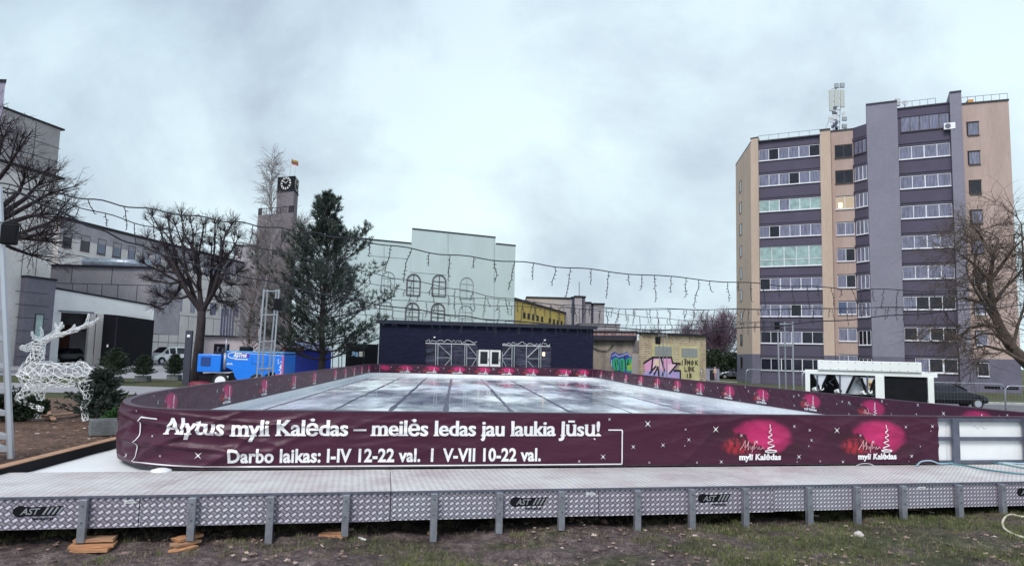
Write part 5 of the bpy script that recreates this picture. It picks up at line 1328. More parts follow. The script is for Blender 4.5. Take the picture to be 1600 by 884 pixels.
# --- office wing ---------------------------------------------------------
dW = Vector((.16, .987)).normalized(); w0 = Vector(XY(90, 70, 400)); w1 = w0+dW*46
FW = Fac(w0, w1)
ow = thing('office_wing', 'long pale office wing with a row of square windows receding behind the linden', 'building', (*XY(160, 78), 0)); zW = FW(150, 352)[1]
m = MB(); m.prism([tuple(w0), tuple(w1), tuple(w1+Vector((-20, 3))), tuple(w0+Vector((-20, 3)))], -.3, zW); m.build('wall', conc_l, ow)
m = MB(); m.prism([tuple(w0+Vector((.15, 0))), tuple(w1+Vector((.15, 0))), tuple(w1+Vector((-20, 3.2))), tuple(w0+Vector((-20, 3)))], zW-1.1, zW-.0); 
m = FW.mb(); m.box(0, FW.L, .001, .12, zW-.25, zW+.05); m.build('roof_coping', dark_m, ow)
m = FW.mb(); m.box(0, FW.L, .001, .03, zW-1.9, zW-.26); m.build('attic_band', conc_m, ow)
wx = [(98, 112, 374, 'd'), (126, 140, 380.5, 'd'), (152, 165, 386, 'b'), (176, 189, 391, 'b'), (200, 211, 395, 'b'), (222, 232, 400, 'c'), (242, 251, 404, 'c'), (262, 270, 409, 'c'), (282, 289, 413, 'c'), (302, 309, 418, 'c'), (320, 326, 422, 'c'), (332, 341, 425, 'c'), (352, 358, 429, 'c'), (370, 376, 432, 'c'), (387, 394, 436, 'c')]
zwt = FW(105, 361.5)[1]; zwb = FW(105, 387)[1]
for (a, b, y, g) in wx:
    s0 = FW(a, y)[0]; s1 = FW(b, y)[0]; window_sz(FW, s0, s1, zwb, zwt, 1, g, brownf, ow, bar=.12, sill=True)
    m = FW.mb(); m.box(s0, s1, .002, .05, zwb-4.6, zwt-4.4) if a < 250 else m.box(s0, s1, .002, .05, zwb-5.2, zwt-5.2); m.build('lower_window', glass_d if a < 250 else glass_c, ow)
for k in range(10):
    pass
m = FW.mb()
for s in np.arange(1.2, FW.L, 1.9): m.box(s-.03, s+.03, .0005, .012, -.2, zwb-5.6); 
for z in (zwb-.6, zwb-3.1, zwb-5.7, 2.3): m.box(0, FW.L, .0009, .013, z-.03, z+.03)
m.build('panel_joint', joint, ow)
s0 = FW(344, 500)[0]; s1 = FW(366, 500)[0]; window_sz(FW, s0, s1, FW(356, 527)[1], FW(356, 482)[1], 5, 'c', pvc, ow, bar=.1)
m = FW.mb(); 
# low entrance annex in front of the wing
an0 = XY(318, 78, 560); an1 = XY(402, 78, 560)
ax = thing('entrance_annex', 'low pinkish entrance annex with a dark doorway behind the ice resurfacer', 'building', (*an0, 0)); FX = Fac(an0, an1); zX = FX(345, 526)[1]
m = MB(); m.prism([an0, an1, (an1[0]-1, 92), (an0[0]-1, 92)], -.3, zX); m.build('wall', mat('pinkish_render', (.50, .43, .46), .9, 0, .6, .1), ax)
m = FX.mb(); m.box(-.3, FX.L, .001, .35, zX, zX+.15); m.build('roof_coping', dark_m, ax)
m = FX.mb(); m.box(FX(334, 550)[0], FX(358, 550)[0], .001, .04, -.1, FX(345, 537)[1]); dd = m.build('door', black_m, ax)
m = FX.mb(); m.box(FX(339, 550)[0], FX(343, 550)[0], .041, .05, 1.2, 1.9); m.box(FX(347, 550)[0], FX(350, 550)[0], .041, .05, 1.0, 1.7); m.build('door_pane', glass_c, dd)
# --- grey connecting block, white portal, black cube ------------------------
k0 = XY(77, 68, 450); k1 = XY(238, 68, 450); FK = Fac(k0, k1)
kb_ = thing('connecting_block', 'two tone grey concrete block above the white portal with a roof duct', 'building', (*k0, 0)); zK = FK(160, 418)[1]
m = MB(); m.prism([k0, k1, (k1[0], 74), (k0[0]-2, 74)], 3.0, zK); m.build('wall', conc_m, kb_)
m = FK.mb(); m.box(-.2, FK.L+.1, .001, .2, zK+.001, zK+.2); m.build('cornice', dark_m, kb_)
zmid = FK(160, 444)[1]; m = FK.mb(); m.box(0, FK.L, .0005, .012, zmid-.03, zmid+.03)
for px in (112, 175): m.box(FK(px, 430)[0]-.03, FK(px, 430)[0]+.03, .0005, .011, zmid+.04, zK)
for px in (113, 136, 159, 184, 214): m.box(FK(px, 455)[0]-.03, FK(px, 455)[0]+.03, .0005, .011, 4, zmid-.04)
m.build('panel_joint', joint, kb_)
m = MB(); a = Vector(D(131, 409, 70)); b = Vector(D(236, 413, 70)); m.tube([a, b], .42, 18)
for t in np.linspace(.02, .98, 9): c = a.lerp(b, t); m.tube([c-Vector((.03, 0, 0)), c+Vector((.03, 0, 0))], .45, 18)
m.build('roof_duct', mat('zinc_duct', (.36, .42, .50), .35, .5, 1.5, .25), kb_, smooth=True)
q0 = Vector(XY(80, 60, 520)); q1 = Vector(XY(238, 66.5, 520)); FQ = Fac(q0, q1)
po = thing('white_portal', 'white rendered drive-through portal with a dark parking bay inside', 'building', (*q0, 0)); zQ0 = FQ(82, 451)[1]; zQ1 = FQ(236, 478)[1]; zQ = (zQ0+zQ1)/2
zh = FQ(120, 489)[1]
def slope_box(F, s0, s1, n0, n1, z0, za_, zb_):
    m = F.mb(); vs = [(s0, n0, z0), (s1, n0, z0), (s1, n1, z0), (s0, n1, z0), (s0, n0, za_), (s1, n0, zb_), (s1, n1, zb_), (s0, n1, za_)]
    return m.add(vs, [(0, 1, 2, 3), (7, 6, 5, 4), (0, 4, 5, 1), (1, 5, 6, 2), (2, 6, 7, 3), (3, 7, 4, 0)])
slope_box(FQ, 0, FQ.L, -.5, 0, zh, zQ0, zQ1).build('lintel', white_r, po)
cm_ = slope_box(FQ, -.05, FQ.L+.05, -.55, .08, 0, zQ0+.15, zQ1+.15)
for i_ in (0, 3): cm_.v[i_].z = zQ0+.002
for i_ in (1, 2): cm_.v[i_].z = zQ1+.002
cm_.build('coping', dark_m, po)
sp1 = FQ(93, 520)[0]; m = FQ.mb(); m.box(0, sp1, -.5, 0, -.2, zh-.001); m.box(0, sp1, 0.001, .06, -.2, .85); m.build('pillar', white_r, po)
for (a, b) in ((138, 147), (149, 160)):
    m = FQ.mb(); m.box(FQ(a, 530)[0], FQ(b, 530)[0], -.5, -.02, -.2, zh-.001); m.box(FQ(a, 530)[0]-.03, FQ(b, 530)[0]+.03, -.019, .03, -.2, .95); m.build('pillar', conc_l, po)
m = FQ.mb(); m.box(FQ(162, 530)[0], FQ.L, -.5, -.02, -.2, zh-.001); m.build('side_wall', white_r, po)
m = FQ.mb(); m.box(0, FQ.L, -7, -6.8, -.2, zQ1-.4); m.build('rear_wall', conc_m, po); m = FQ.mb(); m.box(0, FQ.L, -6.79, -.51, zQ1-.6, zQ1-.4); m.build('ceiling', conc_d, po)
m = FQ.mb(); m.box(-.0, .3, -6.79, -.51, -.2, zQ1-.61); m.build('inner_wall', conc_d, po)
m = FQ.mb(); sD = FQ.L*.30; m.box(FQ.L*.18, FQ.L*.28, -6.79, -6.75, -.1, 3.6); m.build('doorway', black_m, po)
m = FQ.mb(); m.box(FQ.L*.36, FQ.L*.46, -6.79, -6.75, -.1, 3.6); m.build('doorway', mat('rust_door', (.14, .05, .035), .7), po)
m = FQ.mb(); m.tube([(sp1-.3, .25, zh+.1), (FQ(145, 490)[0], .25, zh+.1)], .07, 6); m.build('awning_roller', steel_d, po)
qa = Vector(XY(159, 61.5, 530)); qb = Vector(XY(179, 60.5, 530)); qc = Vector(XY(239, 64.5, 530))
cu = thing('black_cube', 'tall black clad entrance cube in front of the white portal', 'building', (*qb, 0)); zU = Fac(qb, qc)(181, 492)[1]; zUr = Fac(qb, qc)(238, 500)[1]
m = MB(); m.prism([tuple(qa), tuple(qb), tuple(qc), (qc.x-1.2, qc.y+2), (qa.x-.3, qa.y+2)], -.2, [zU+.1, zU, zUr, zUr, zU+.1]); m.build('wall', black_m, cu)
Fu = Fac(qb, qc); m = Fu.mb(); m.box(0, .12, .0015, .05, 0, zU-.03); m.build('edge_trim', dark_m, cu)
Fv = Fac(qa, qb); m = Fv.mb(); a = Fv(167, 540)[0]; m.box(a, a+.22, .001, .02, Fv(168, 542)[1], Fv(168, 538)[1]); m.build('notice', white_m, cu)
# --- clock tower -------------------------------------------------------------
YT = 108.; tA = Vector(XY(403, YT, 340)); tB = Vector(XY(458, YT-3, 340)); tC = Vector(XY(464, YT+3, 340))
tw_ = thing('clock_tower', 'brown stone clock tower with black clock faces behind the birch', 'tower', (*XY(435, YT), 0)); FT = Fac(tA, tB)
zT1 = FT(430, 334)[1]
m = MB(); m.prism([tuple(tA), tuple(tB), tuple(tC), tuple(tA+Vector((1.5, 7)))], -.3, zT1); m.build('wall', tower_m, tw_)
m = FT.mb()
for s in np.arange(0, FT.L, .55): m.box(s, s+.05, -.05, 0, zT1, zT1+.9)
m.box(0, FT.L, -.06, .01, zT1+.9, zT1+1.0); m.box(0, .7, -.1, .02, zT1, zT1+1.05); m.box(FT.L-.9, FT.L, -.1, .02, zT1, zT1+1.05); m.build('terrace_rail', dark_m, tw_)
uA = Vector(XY(433, YT+.5, 300)); uB = Vector(XY(459.5, YT-.8, 300)); uC = Vector(XY(466, YT+2.5, 300)); uD = uA+Vector((.8, 3.3)); FU = Fac(uA, uB)
zU1 = FU(446, 298)[1]; m = MB(); m.prism([tuple(uA), tuple(uB), tuple(uC), tuple(uD)], zT1-.5, zU1); m.build('upper_shaft', tower_m, tw_)
zU2 = FU(448, 276)[1]; cc_ = (uA+uB+uC+uD)/4; ex = lambda p, k: tuple(cc_+(p-cc_)*k)
m = MB(); m.prism([ex(p, 1.02) for p in (uA, uB, uC, uD)], zU1+.001, zU2); cb_ = m.build('clock_housing', black_m, tw_)
m = MB(); m.prism([ex(p, 1.1) for p in (uA, uB, uC, uD)], zU1-.12, zU1); m.build('housing_ledge', dark_m, tw_)
ck = mat('clock_white', (.85, .85, .85), .5)
for F_, k in ((Fac(Vector(ex(uA, 1.02)), Vector(ex(uB, 1.02))), 1.), (Fac(Vector(ex(uB, 1.02)), Vector(ex(uC, 1.02))), .8)):
    m = F_.mb(); c0_ = F_.L/2; cz = (zU1+zU2)/2+.05; r_ = min(F_.L*.43, (zU2-zU1)*.43)
    rx = r_ if k == 1 else F_.L*.42
    for h in range(12):
        a = h*math.pi/6; x = c0_+math.sin(a)*rx*.86; z = cz+math.cos(a)*r_*.86; w_ = .075; l = .15
        ux, uz = math.sin(a), math.cos(a); vx, vz = uz, -ux
        m.add([(x-ux*l-vx*w_, .03, z-uz*l-vz*w_), (x-ux*l+vx*w_, .03, z-uz*l+vz*w_), (x+ux*l+vx*w_, .03, z+uz*l+vz*w_), (x+ux*l-vx*w_, .03, z+uz*l-vz*w_)], [(0, 1, 2, 3)])
    m.tube([(c0_+math.sin(a)*rx, .03, cz+math.cos(a)*r_) for a in [i*math.pi/16 for i in range(33)]], .028, 4, False)
    for a, l, w_ in ((R(-55), .72, .045), (R(48), .52, .06)):
        m.tube([(c0_, .04, cz), (c0_+math.sin(a)*rx*l, .04, cz+math.cos(a)*r_*l)], w_, 4)
    m.build('clock_face', ck, tw_)
m = MB(); fb_ = Vector((*XY(452.5, YT+1, 276), zU2)); m.tube([fb_, fb_+Vector((.15, 0, 3.2))], .04, 6); m.tube([fb_+Vector((.7, .2, 0)), fb_+Vector((.75, .2, 1.9))], .03, 5); fpo = m.build('flagpole', mat('flagpole_white', (.5, .5, .5), .5)); tag(fpo, 'thin flagpole on top of the clock tower', 'flagpole')
for i, (c_, nm) in enumerate((((.75, .48, .08), 'yellow'), ((.08, .24, .10), 'green'), ((.5, .05, .08), 'red'))):
    pass
fl_ = thing('flag', 'small yellow green red flag flying from the clock tower pole', 'flag', tuple(fb_+Vector((.15, 0, 2.4))))
for i, c_ in enumerate(((.42, .22, .06), (.05, .12, .06), (.45, .03, .05))):
    m = MB(); top_ = fb_+Vector((.18, 0, 3.15)); vs = []
    for k in range(9):
        t = k/8; x = t*1.05; z = -t*.42-.05*math.sin(t*6); vs += [(top_.x+x, top_.y+.08*math.sin(t*7), top_.z+z-.26*i), (top_.x+x, top_.y+.08*math.sin(t*7), top_.z+z-.26*(i+1))]
    m.add(vs, [(2*k, 2*k+1, 2*k+3, 2*k+2) for k in range(8)]); m.build('stripe', mat('flag_%d' % i, c_, .7), fl_)
# low dark block left of the tower
lb = XY(364, 104, 420); lc = XY(405, 104, 420); FLb = Fac(lb, lc)
o_ = thing('tower_annex', 'grey stone annex directly left of the clock tower behind bare trees', 'building', (*lb, 0)); m = MB(); m.prism([lb, lc, (lc[0], 112), (lb[0], 112)], -.3, FLb(384, 385)[1]); m.build('wall', conc_m, o_)
m = FLb.mb(); m.box(-.1, FLb.L, .001, .15, FLb(384, 385)[1]+.001, FLb(384, 385)[1]+.25); m.build('coping', dark_m, o_)
# --- netting covered building ----------------------------------------------
dS = Vector((.90, .436)).normalized(); s0_ = Vector(XY(640, 85, 450)); sL = Vector(cross(470, 450, s0_, dS)); sR = Vector(cross(804, 450, s0_, dS)); sM = Vector(cross(773, 420, s0_, dS)); FS = Fac(sL, sR)
nb = thing('netted_building', 'scaffolded building wrapped in pale mint netting printed with arched windows', 'building', (*s0_, -.3)); bk_ = Vector((-.6, 9))
zc1 = FS(700, 364)[1]; zc0 = FS(600, 377)[1]; zc2 = FS(790, 383)[1]
m = MB(); m.prism([tuple(s0_), tuple(sM), tuple(sM+bk_), tuple(s0_+bk_)], -.3, zc1); m.build('netting', mesh_net, nb)
m = MB(); m.prism([tuple(sL), tuple(s0_-dS*.01), tuple(s0_+bk_-dS*.01), tuple(sL+bk_)], -.3, zc0); m.build('netting', mesh_net, nb)
m = MB(); m.prism([tuple(sM+dS*.01), tuple(sR), tuple(sR+bk_), tuple(sM+bk_)], -.3, zc2); m.build('netting', mesh_net, nb)
for a, b, z in ((s0_, sM, zc1), (sL, s0_-dS*.05, zc0), (sM+dS*.05, sR, zc2)):
    m = MB(); up_ = Vector((.2, -.4)).normalized()*.06; m.prism([tuple(a+up_), tuple(b+up_), tuple(b+bk_), tuple(a+bk_)], z+.002, z+.16); m.build('roof_edge', roofm, nb)
def arch_win(xc, yc, w_px, h_px, m_, wl, full=True):
    a = FS(xc-w_px/2, yc)[0]; b = FS(xc+w_px/2, yc)[0]; zt_ = FS(xc, yc-h_px/2)[1]; zb_ = FS(xc, yc+h_px/2)[1]; r = (b-a)/2; cx = (a+b)/2; zc = zt_-r; o = .02
    m = FS.mb(); pts = [(a, o, zb_), (a, o, zc)]+[(cx-r*math.cos(t), o, zc+r*math.sin(t)) for t in [i*math.pi/12 for i in range(1, 12)]]+[(b, o, zc), (b, o, zb_), (a, o, zb_)]
    m.tube(pts, wl, 4, False); m.tube([(cx, o, zb_), (cx, o, zt_)], wl*.6, 4)
    for t in (.36, .68): z = zb_+(zt_-zb_)*t; m.tube([(a, o, z), (b, o, z)], wl*.55, 4)
    m.build('printed_window', m_, nb)
for (x, y, strong) in ((606, 441, 0), (646, 445, 1), (686, 446, 1), (729, 450, 0), (603, 488, 0), (644, 490, 1), (684, 491, 1), (727, 494, 0)):
    arch_win(x, y, 20.5, 33 if y < 470 else 34, net_line if strong else net_line2, .10 if strong else .055)
m = FS.mb()
for (xa, ya, xb, yb) in ((573, 399, 637, 402), (640, 425, 697, 429), (700, 364, 700, 500), (772, 372, 772, 505), (600, 385, 600, 498)):
    a = FS(xa, ya); b = FS(xb, yb); m.tube([(a[0], .015, a[1]), (b[0], .015, b[1] if xa == xb else a[1])], .025, 4)
m.build('netting_seam', net_line2, nb)
# --- yellow building, grey building, far concrete -----------------------------
y0_ = Vector(XY(802, 96, 480)); dY = Vector((.3, .954)).normalized(); y1_ = Vector(cross(893, 500, y0_, dY)); FY = Fac(y0_, y1_)
yb_ = thing('yellow_building', 'yellow rendered building with two rows of small dark windows behind the pavilion', 'building', (*y0_, -.3)); zY = FY(845, 480)[1]
m = MB(); m.prism([tuple(y0_), tuple(y1_), tuple(y1_+Vector((8, 0))), tuple(y0_+Vector((8, 0)))][::1], -.3, zY)
m = MB(); bkY = Vector((-2, 8)); m.prism([tuple(y0_), tuple(y1_), tuple(y1_+Vector((-9, 2))), tuple(y0_+Vector((-9, 2)))], -.3, zY); m.build('wall', yellow, yb_)
m = FY.mb(); m.box(-.3, FY.L, .001, .3, zY+.001, zY+.3); m.build('roof_edge', dark_m, yb_); m = FY.mb(); m.box(0, .9, .001, .02, 0, zY); m.build('corner_strip', conc_m, yb_)
zy1 = FY(819, 488)[1]; zy0 = FY(819, 496)[1]
for px in (819, 826, 833, 840, 847, 859, 865.5, 871.5, 877.5, 883):
    s = FY(px, 495)[0]; wz = .62 if px < 850 else .62; m = FY.mb(); m.box(s-.62, s+.62, .001, .03, zy0, zy1); m.box(s-.8, s+.8, .001, .05, zy0-.1, zy0-.001); m.build('window', dark_m, yb_)
YG = 125.; gb = thing('grey_building', 'stepped grey building with dark recessed strips behind the yellow one', 'building', (*XY(880, YG), -.3))
for (xa, xb, pt, dy, mm) in ((822, 893, 466.5, 0, conc_m), (892.5, 898, 466, 1.2, glass_bl), (897.5, 909, 464.5, -.3, conc_m), (908, 914, 465, .6, conc_d), (913.5, 923, 474, 1.0, conc_m), (922.5, 928, 476, 2.0, glass_bl), (927.5, 944, 476, .5, conc_m)):
    a = XY(xa, YG+dy, 500); b = XY(xb, YG+dy, 500); m = MB(); m.prism([a, b, (b[0], YG+10), (a[0], YG+10)], -.3, Z((xa+xb)/2, pt, YG+dy)); m.build('wall', mm, gb)
    m = MB(); m.prism([(a[0]-.1, a[1]-.15), (b[0]+.1, a[1]-.15), (b[0]+.1, YG+10.1), (a[0]-.1, YG+10.1)], Z((xa+xb)/2, pt, YG+dy)+.002+.001*(xa % 5), Z((xa+xb)/2, pt, YG+dy)+.3); m.build('coping', dark_m, gb)
m = MB(); m.tube([D(905, 466, YG+2), D(905, 440, YG+2)], .06, 4); m.build('roof_aerial', steel_d, gb)
fc = thing('far_concrete_block', 'low pale concrete block above the rubble band right of the pavilion', 'building', (*XY(940, 100), -.3))
a = XY(905, 100); b = XY(968, 100); m = MB(); m.prism([a, b, (b[0], 106), (a[0], 106)], -.3, Z(945, 507, 100)); m.build('wall', conc_m, fc)
m = MB(); m.prism([(a[0]-.1, 99.9), (b[0]+.1, 99.9), (b[0]+.1, 106.1), (a[0]-.1, 106.1)], Z(945, 507, 100)+.001, Z(945, 507, 100)+.15); m.build('coping', conc_d, fc)
# --- navy pavilion ------------------------------------------------------------
v0 = Vector(XY(592, 45.5, 540)); v1 = Vector(XY(927, 46.5, 540)); FP = Fac(v0, v1); zP = FP(760, 507.5)[1]
pv = thing('navy_pavilion', 'long navy blue pavilion with glazed openings and two white framed doors behind the rink', 'building', (*v0, .1))
op = [(664.5, 746), (784.5, 862)]; zo1 = FP(705, 533)[1]; zo0 = .5
def sid(mb, s0, s1, n0, n1, z0, z1):
    vs = [(s0, n1, z0), (s1, n1, z0), (s1, n1, z1), (s0, n1, z1), (s0, n0, z0), (s1, n0, z0), (s1, n0, z1), (s0, n0, z1)]
    fs = [(0, 1, 2, 3), (5, 4, 7, 6), (4, 0, 3, 7), (1, 5, 6, 2), (3, 2, 6, 7), (4, 5, 1, 0)]
    mb.add(vs, fs); mb.uv += [[(vs[q][0]+vs[q][1], vs[q][2]) for q in f] for f in fs]
sx = [FP(p, 550)[0] for p in (op[0][0], op[0][1], op[1][0], op[1][1])]
ds = [FP(p, 560)[0] for p in (747.5, 764.5, 765.5, 782)]; zd1 = FP(764, 546.5)[1]
m = FP.mb()
for a, b, c, d_ in ((0, sx[0], .1, zP), (sx[0], sx[1], zo1, zP), (sx[1], sx[2], zd1, zP), (sx[2], sx[3], zo1, zP), (sx[3], FP.L, .1, zP), (sx[0], sx[3], .1, .55)): sid(m, a, b, -.2, 0, c, d_)
sid(m, 0, .2, -9, -.201, .1, zP); sid(m, FP.L-.2, FP.L, -9, -.201, .1, zP); sid(m, .2, FP.L-.2, -9, -8.8, .1, zP)
m.build('wall', siding, pv)
m = FP.mb(); m.box(-.15, FP.L+.25, -9.2, .22, zP+.001, zP+.14); m.box(-.1, FP.L+.2, .1, .215, zP-.10, zP); m.build('roof', mat('navy_trim', (.018, .022, .05), .5), pv)
m = FP.mb(); m.box(.2, FP.L-.2, -8.79, -.21, .1, .5); m.build('floor', conc_d, pv)
film = mat('crinkled_film', (.008, .008, .014), .22, 0, 2.4, .5, 1., 2.6, stretch=(.7, .7, 2.4), spec=.3, col2=(.10, .10, .17))
for a, b in ((sx[0], sx[1]), (sx[2], sx[3])):
    m = FP.mb(); m.box(a, b, -.16, -.14, .55, zo1); gp = m.build('film_glazing', film, pv)
    # rolled crinkly film along the head
    m = FP.mb(); r2 = random.Random(int(a*10)); pts = []; s = a
    while s < b: pts.append((s, .03+r2.uniform(0, .03), zo1-.02+r2.uniform(-.10, .12))); s += r2.uniform(.05, .13)
    m.tube(pts, .022, 4); m.tube([(p[0], p[1]+.02, zo1-.17) for p in pts[::2]], .035, 5); m.build('rolled_film', mat('clear_film', (.62, .63, .70), .25), gp)
def strut(m, p, q, r=.035):
    a = FP(*p); b = FP(*q); m.tube([(a[0], .06, a[1]), (b[0], .06, b[1])], r, 5)
m = FP.mb()
for x in (681, 684.5, 705.5, 726.5, 729.5): strut(m, (x, 536), (x-.4, 572))
for a, b in (((684.5, 537), (705.5, 557)), ((705.5, 559), (694, 572)), ((729.5, 537), (745, 556)), ((745, 559), (737, 572)), ((682, 558.5), (705, 558.5)), ((729, 559.5), (745, 559.5)), ((745.5, 547), (745.5, 572))): strut(m, a, b, .028)
m.build('scaffold_brace', alu, pv)
m = FP.mb()
for x in (800, 803.5, 822.5, 842, 845): strut(m, (x, 538), (x-.4, 574))
for a, b in (((799, 540), (785, 557)), ((785, 561), (791, 573)), ((842, 541), (824, 558)), ((824, 563), (833, 573)), ((785, 560), (799, 560)), ((824, 560), (845, 560)), ((784.5, 549), (784.5, 573))): strut(m, a, b, .028)
m.build('scaffold_brace', alu, pv)
a = FP(848, 552)[0]; m = FP.mb(); m.box(a, a+.16, -.13, -.12, FP(850, 556)[1], FP(850, 550)[1]); m.build('lamp', mat('warm_lamp', (.8, .6, .4), .5, emit=(1, .7, .4), estr=1.2), pv)
for a, b in ((ds[0], ds[1]), (ds[2], ds[3])):
    fr_ = .115; m = FP.mb(); m.box(a, a+fr_, -.03, .05, .5, zd1); m.box(b-fr_, b, -.03, .05, .5, zd1); m.box(a+fr_, b-fr_, -.03, .049, zd1-fr_, zd1); m.box(a+fr_, b-fr_, -.03, .049, FP(764, 572)[1]-.02, FP(764, 569)[1]+.02); m.box(a+fr_, b-fr_, -.03, .049, .5, .6); dr = m.build('door', white_m, pv)
    m = FP.mb(); m.box(a+fr_, b-fr_, -.02, 0, .6, zd1-fr_); m.build('pane', glass_d, dr); m = FP.mb(); m.box(b-fr_*.7, b-fr_*.4, .05, .09, 1.4, 1.55); m.build('handle', steel_d, dr)
m = FP.mb(); 
for px, py in ((679, 526.5), (851, 531)): s, z = FP(px, py); m.box(s-.06, s+.06, 0.001, .12, z-.05, z+.03)
m.build('floodlight', white_m, pv)
# black fence left of the pavilion
fa = XY(541, 42.5, 560); fb2 = XY(590, 44.5, 560); FF = Fac(fa, fb2); zf = FF(565, 537)[1]
bf = thing('black_fence', 'black board fence with paper notices left of the navy pavilion', 'fence', (*fa, 0)); m = FF.mb(); m.box(0, FF.L, -.06, 0, 0, zf); m.build('board', black_m, bf)
m = FF.mb(); 
for s in (0.02, FF.L*.5, FF.L-.1): m.box(s, s+.08, .001, .05, 0, zf+.05)
m.build('fence_post', dark_m, bf)
for x0, x1, y0, y1, c_ in ((550, 554.5, 549, 555.5, (.35, .5, .7)), (555.5, 559.5, 550, 557, (.3, .5, .75)), (561, 569, 549, 557, (.75, .7, .6))):
    m = FF.mb(); FF.rect(m, x0, y0, x1, y1, .002, .012); m.build('notice', mat('notice_%d' % x0, c_, .6), bf)
# --- brick building with graffiti ----------------------------------------------
b0 = XY(1002, 51, 560); b1 = XY(1103, 54, 570); FBk = Fac(b0, b1); zBk = FBk(1050, 524)[1]
bb = thing('brick_substation', 'yellow brick utility building with pink graffiti and two cream doors', 'building', (*b0, GA))
def uvbox(F, m, a, b, n0, n1, z0, z1):
    M0 = m.M; sid(m, a, b, n0, n1, z0, z1)
m = FBk.mb(); uvbox(FBk, m, 0, FBk.L, -.25, 0, GA, zBk); q0_ = FBk.M @ Vector((.05, -.26, 0)); q1_ = FBk.M @ Vector((FBk.L-.02, -.26, 0)); mm = MB(); mm.prism([(q0_.x, q0_.y), (q1_.x, q1_.y), (q1_.x+.9, q1_.y+5), (q0_.x+1.2, q0_.y+5)], GA, zBk-.01); mm.build('rear_wall', conc_m, bb); m.build('wall', brick_y, bb)
m = FBk.mb(); m.box(-.1, FBk.L+.1, -.5, .18, zBk+.001, zBk+.16); m.build('roof_edge', dark_m, bb)
crm = mat('cream_paint', (.56, .50, .27), .7, 0, 1.5, .15); lou = mat('louvre_grey', (.32, .33, .34), .5)
for (x0, x1, yt, yb_2) in ((1019, 1052, 537, 600), (1061, 1092, 540, 606)):
    m = FBk.mb(); ym = 565; a = FBk(x0, ym)[0]; b = FBk(x1, ym)[0]; z1_ = FBk((x0+x1)/2, yt)[1]; m.box(a, b, .001, .04, GA, z1_); dr = m.build('door', crm, bb)
    m = FBk.mb(); l0 = a+(b-a)*.1; l1 = b-(b-a)*.1; zl1 = z1_-.18; zl0 = FBk((x0+x1)/2, yt+18)[1]
    for k in range(8): z = zl0+(zl1-zl0)*k/8; m.box(l0, l1, .042, .06+.012*(k % 2), z, z+(zl1-zl0)/8*.85)
    m.build('louvre', lou, dr)
    m = FBk.mb(); m.box((a+b)/2-.01, (a+b)/2+.01, .0415, .05, GA, zl0-.05); m.build('door_gap', dark_m, dr)
paint = {k: mat('graffiti_'+k, c, .6) for k, c in dict(pink=(.78, .36, .60), rose=(.85, .55, .68), lilac=(.42, .36, .72), black=(.01, .01, .015), green=(.03, .42, .22), lime=(.30, .52, .08), blue=(.05, .08, .38), white=(.75, .75, .8), peach=(.85, .62, .42)).items()}
def gpoly(F, root, pts, c, off, name='graffiti'):
    m = F.mb(); q = [F(*p) for p in pts]; m.add([(s, off, z) for s, z in q], [tuple(range(len(q)))]); return m.build(name, paint[c], root)
def gstroke(F, root, strokes, c, off, r, name='graffiti_line'):
    m = F.mb()
    for st in strokes:
        q = [F(*p) for p in st]
        for (a, b) in zip(q, q[1:]):
            d = Vector((b[0]-a[0], b[1]-a[1])); d = d.normalized() if d.length else Vector((1, 0)); n_ = Vector((-d.y, d.x))*r; e = d*r*.6
            m.add([(a[0]-n_.x-e.x, off, a[1]-n_.y-e.y), (a[0]+n_.x-e.x, off, a[1]+n_.y-e.y), (b[0]+n_.x+e.x, off, b[1]+n_.y+e.y), (b[0]-n_.x+e.x, off, b[1]-n_.y+e.y)], [(0, 1, 2, 3)]); off += .00015
    return m.build(name, paint[c], root)
gpoly(FBk, bb, [(1005, 566), (1019, 558), (1048, 557), (1050, 565), (1062, 567), (1050, 580), (1063, 579), (1063, 602), (1003, 600), (1007, 578)], 'pink', .064)
gpoly(FBk, bb, [(1003, 584), (1018, 576), (1032, 580), (1048, 576), (1062, 580), (1062, 604), (1003, 602)], 'lilac', .066)
gpoly(FBk, bb, [(1020, 562), (1031, 560), (1034, 574), (1024, 582), (1019, 580)], 'rose', .068); gpoly(FBk, bb, [(1043, 568), (1057, 569), (1048, 580), (1042, 584)], 'rose', .068)
gpoly(FBk, bb, [(1022, 563), (1030, 563), (1029, 571), (1023, 571)], 'peach', .070)
gstroke(FBk, bb, [[(1005, 567), (1019, 558), (1048, 558), (1050, 567), (1062, 568)], [(1019, 559), (1017, 578)], [(1032, 560), (1037, 578), (1034, 586)], [(1014, 583), (1024, 572)], [(1021, 585), (1027, 573), (1029, 592)], [(1045, 583), (1057, 569)], [(1052, 579), (1062, 579), (1062, 602)]], 'black', .072, .07)
sw = [[(1008+2.5*math.cos(a), 575+4*math.sin(a)) for a in [k*.7 for k in range(8)]], [(1040+1.8*math.cos(a), 567+3.5*math.sin(a)) for a in [k*.7 for k in range(8)]], [(1052+3*math.cos(a), 586+3*math.sin(a)) for a in [k*.7 for k in range(8)]], [(1013+3*math.cos(a), 590+3*math.sin(a)) for a in [k*.7 for k in range(8)]], [(1041+2*math.cos(a), 592+4*math.sin(a)) for a in [k*.7 for k in range(8)]]]
gstroke(FBk, bb, sw, 'pink', .074, .025)
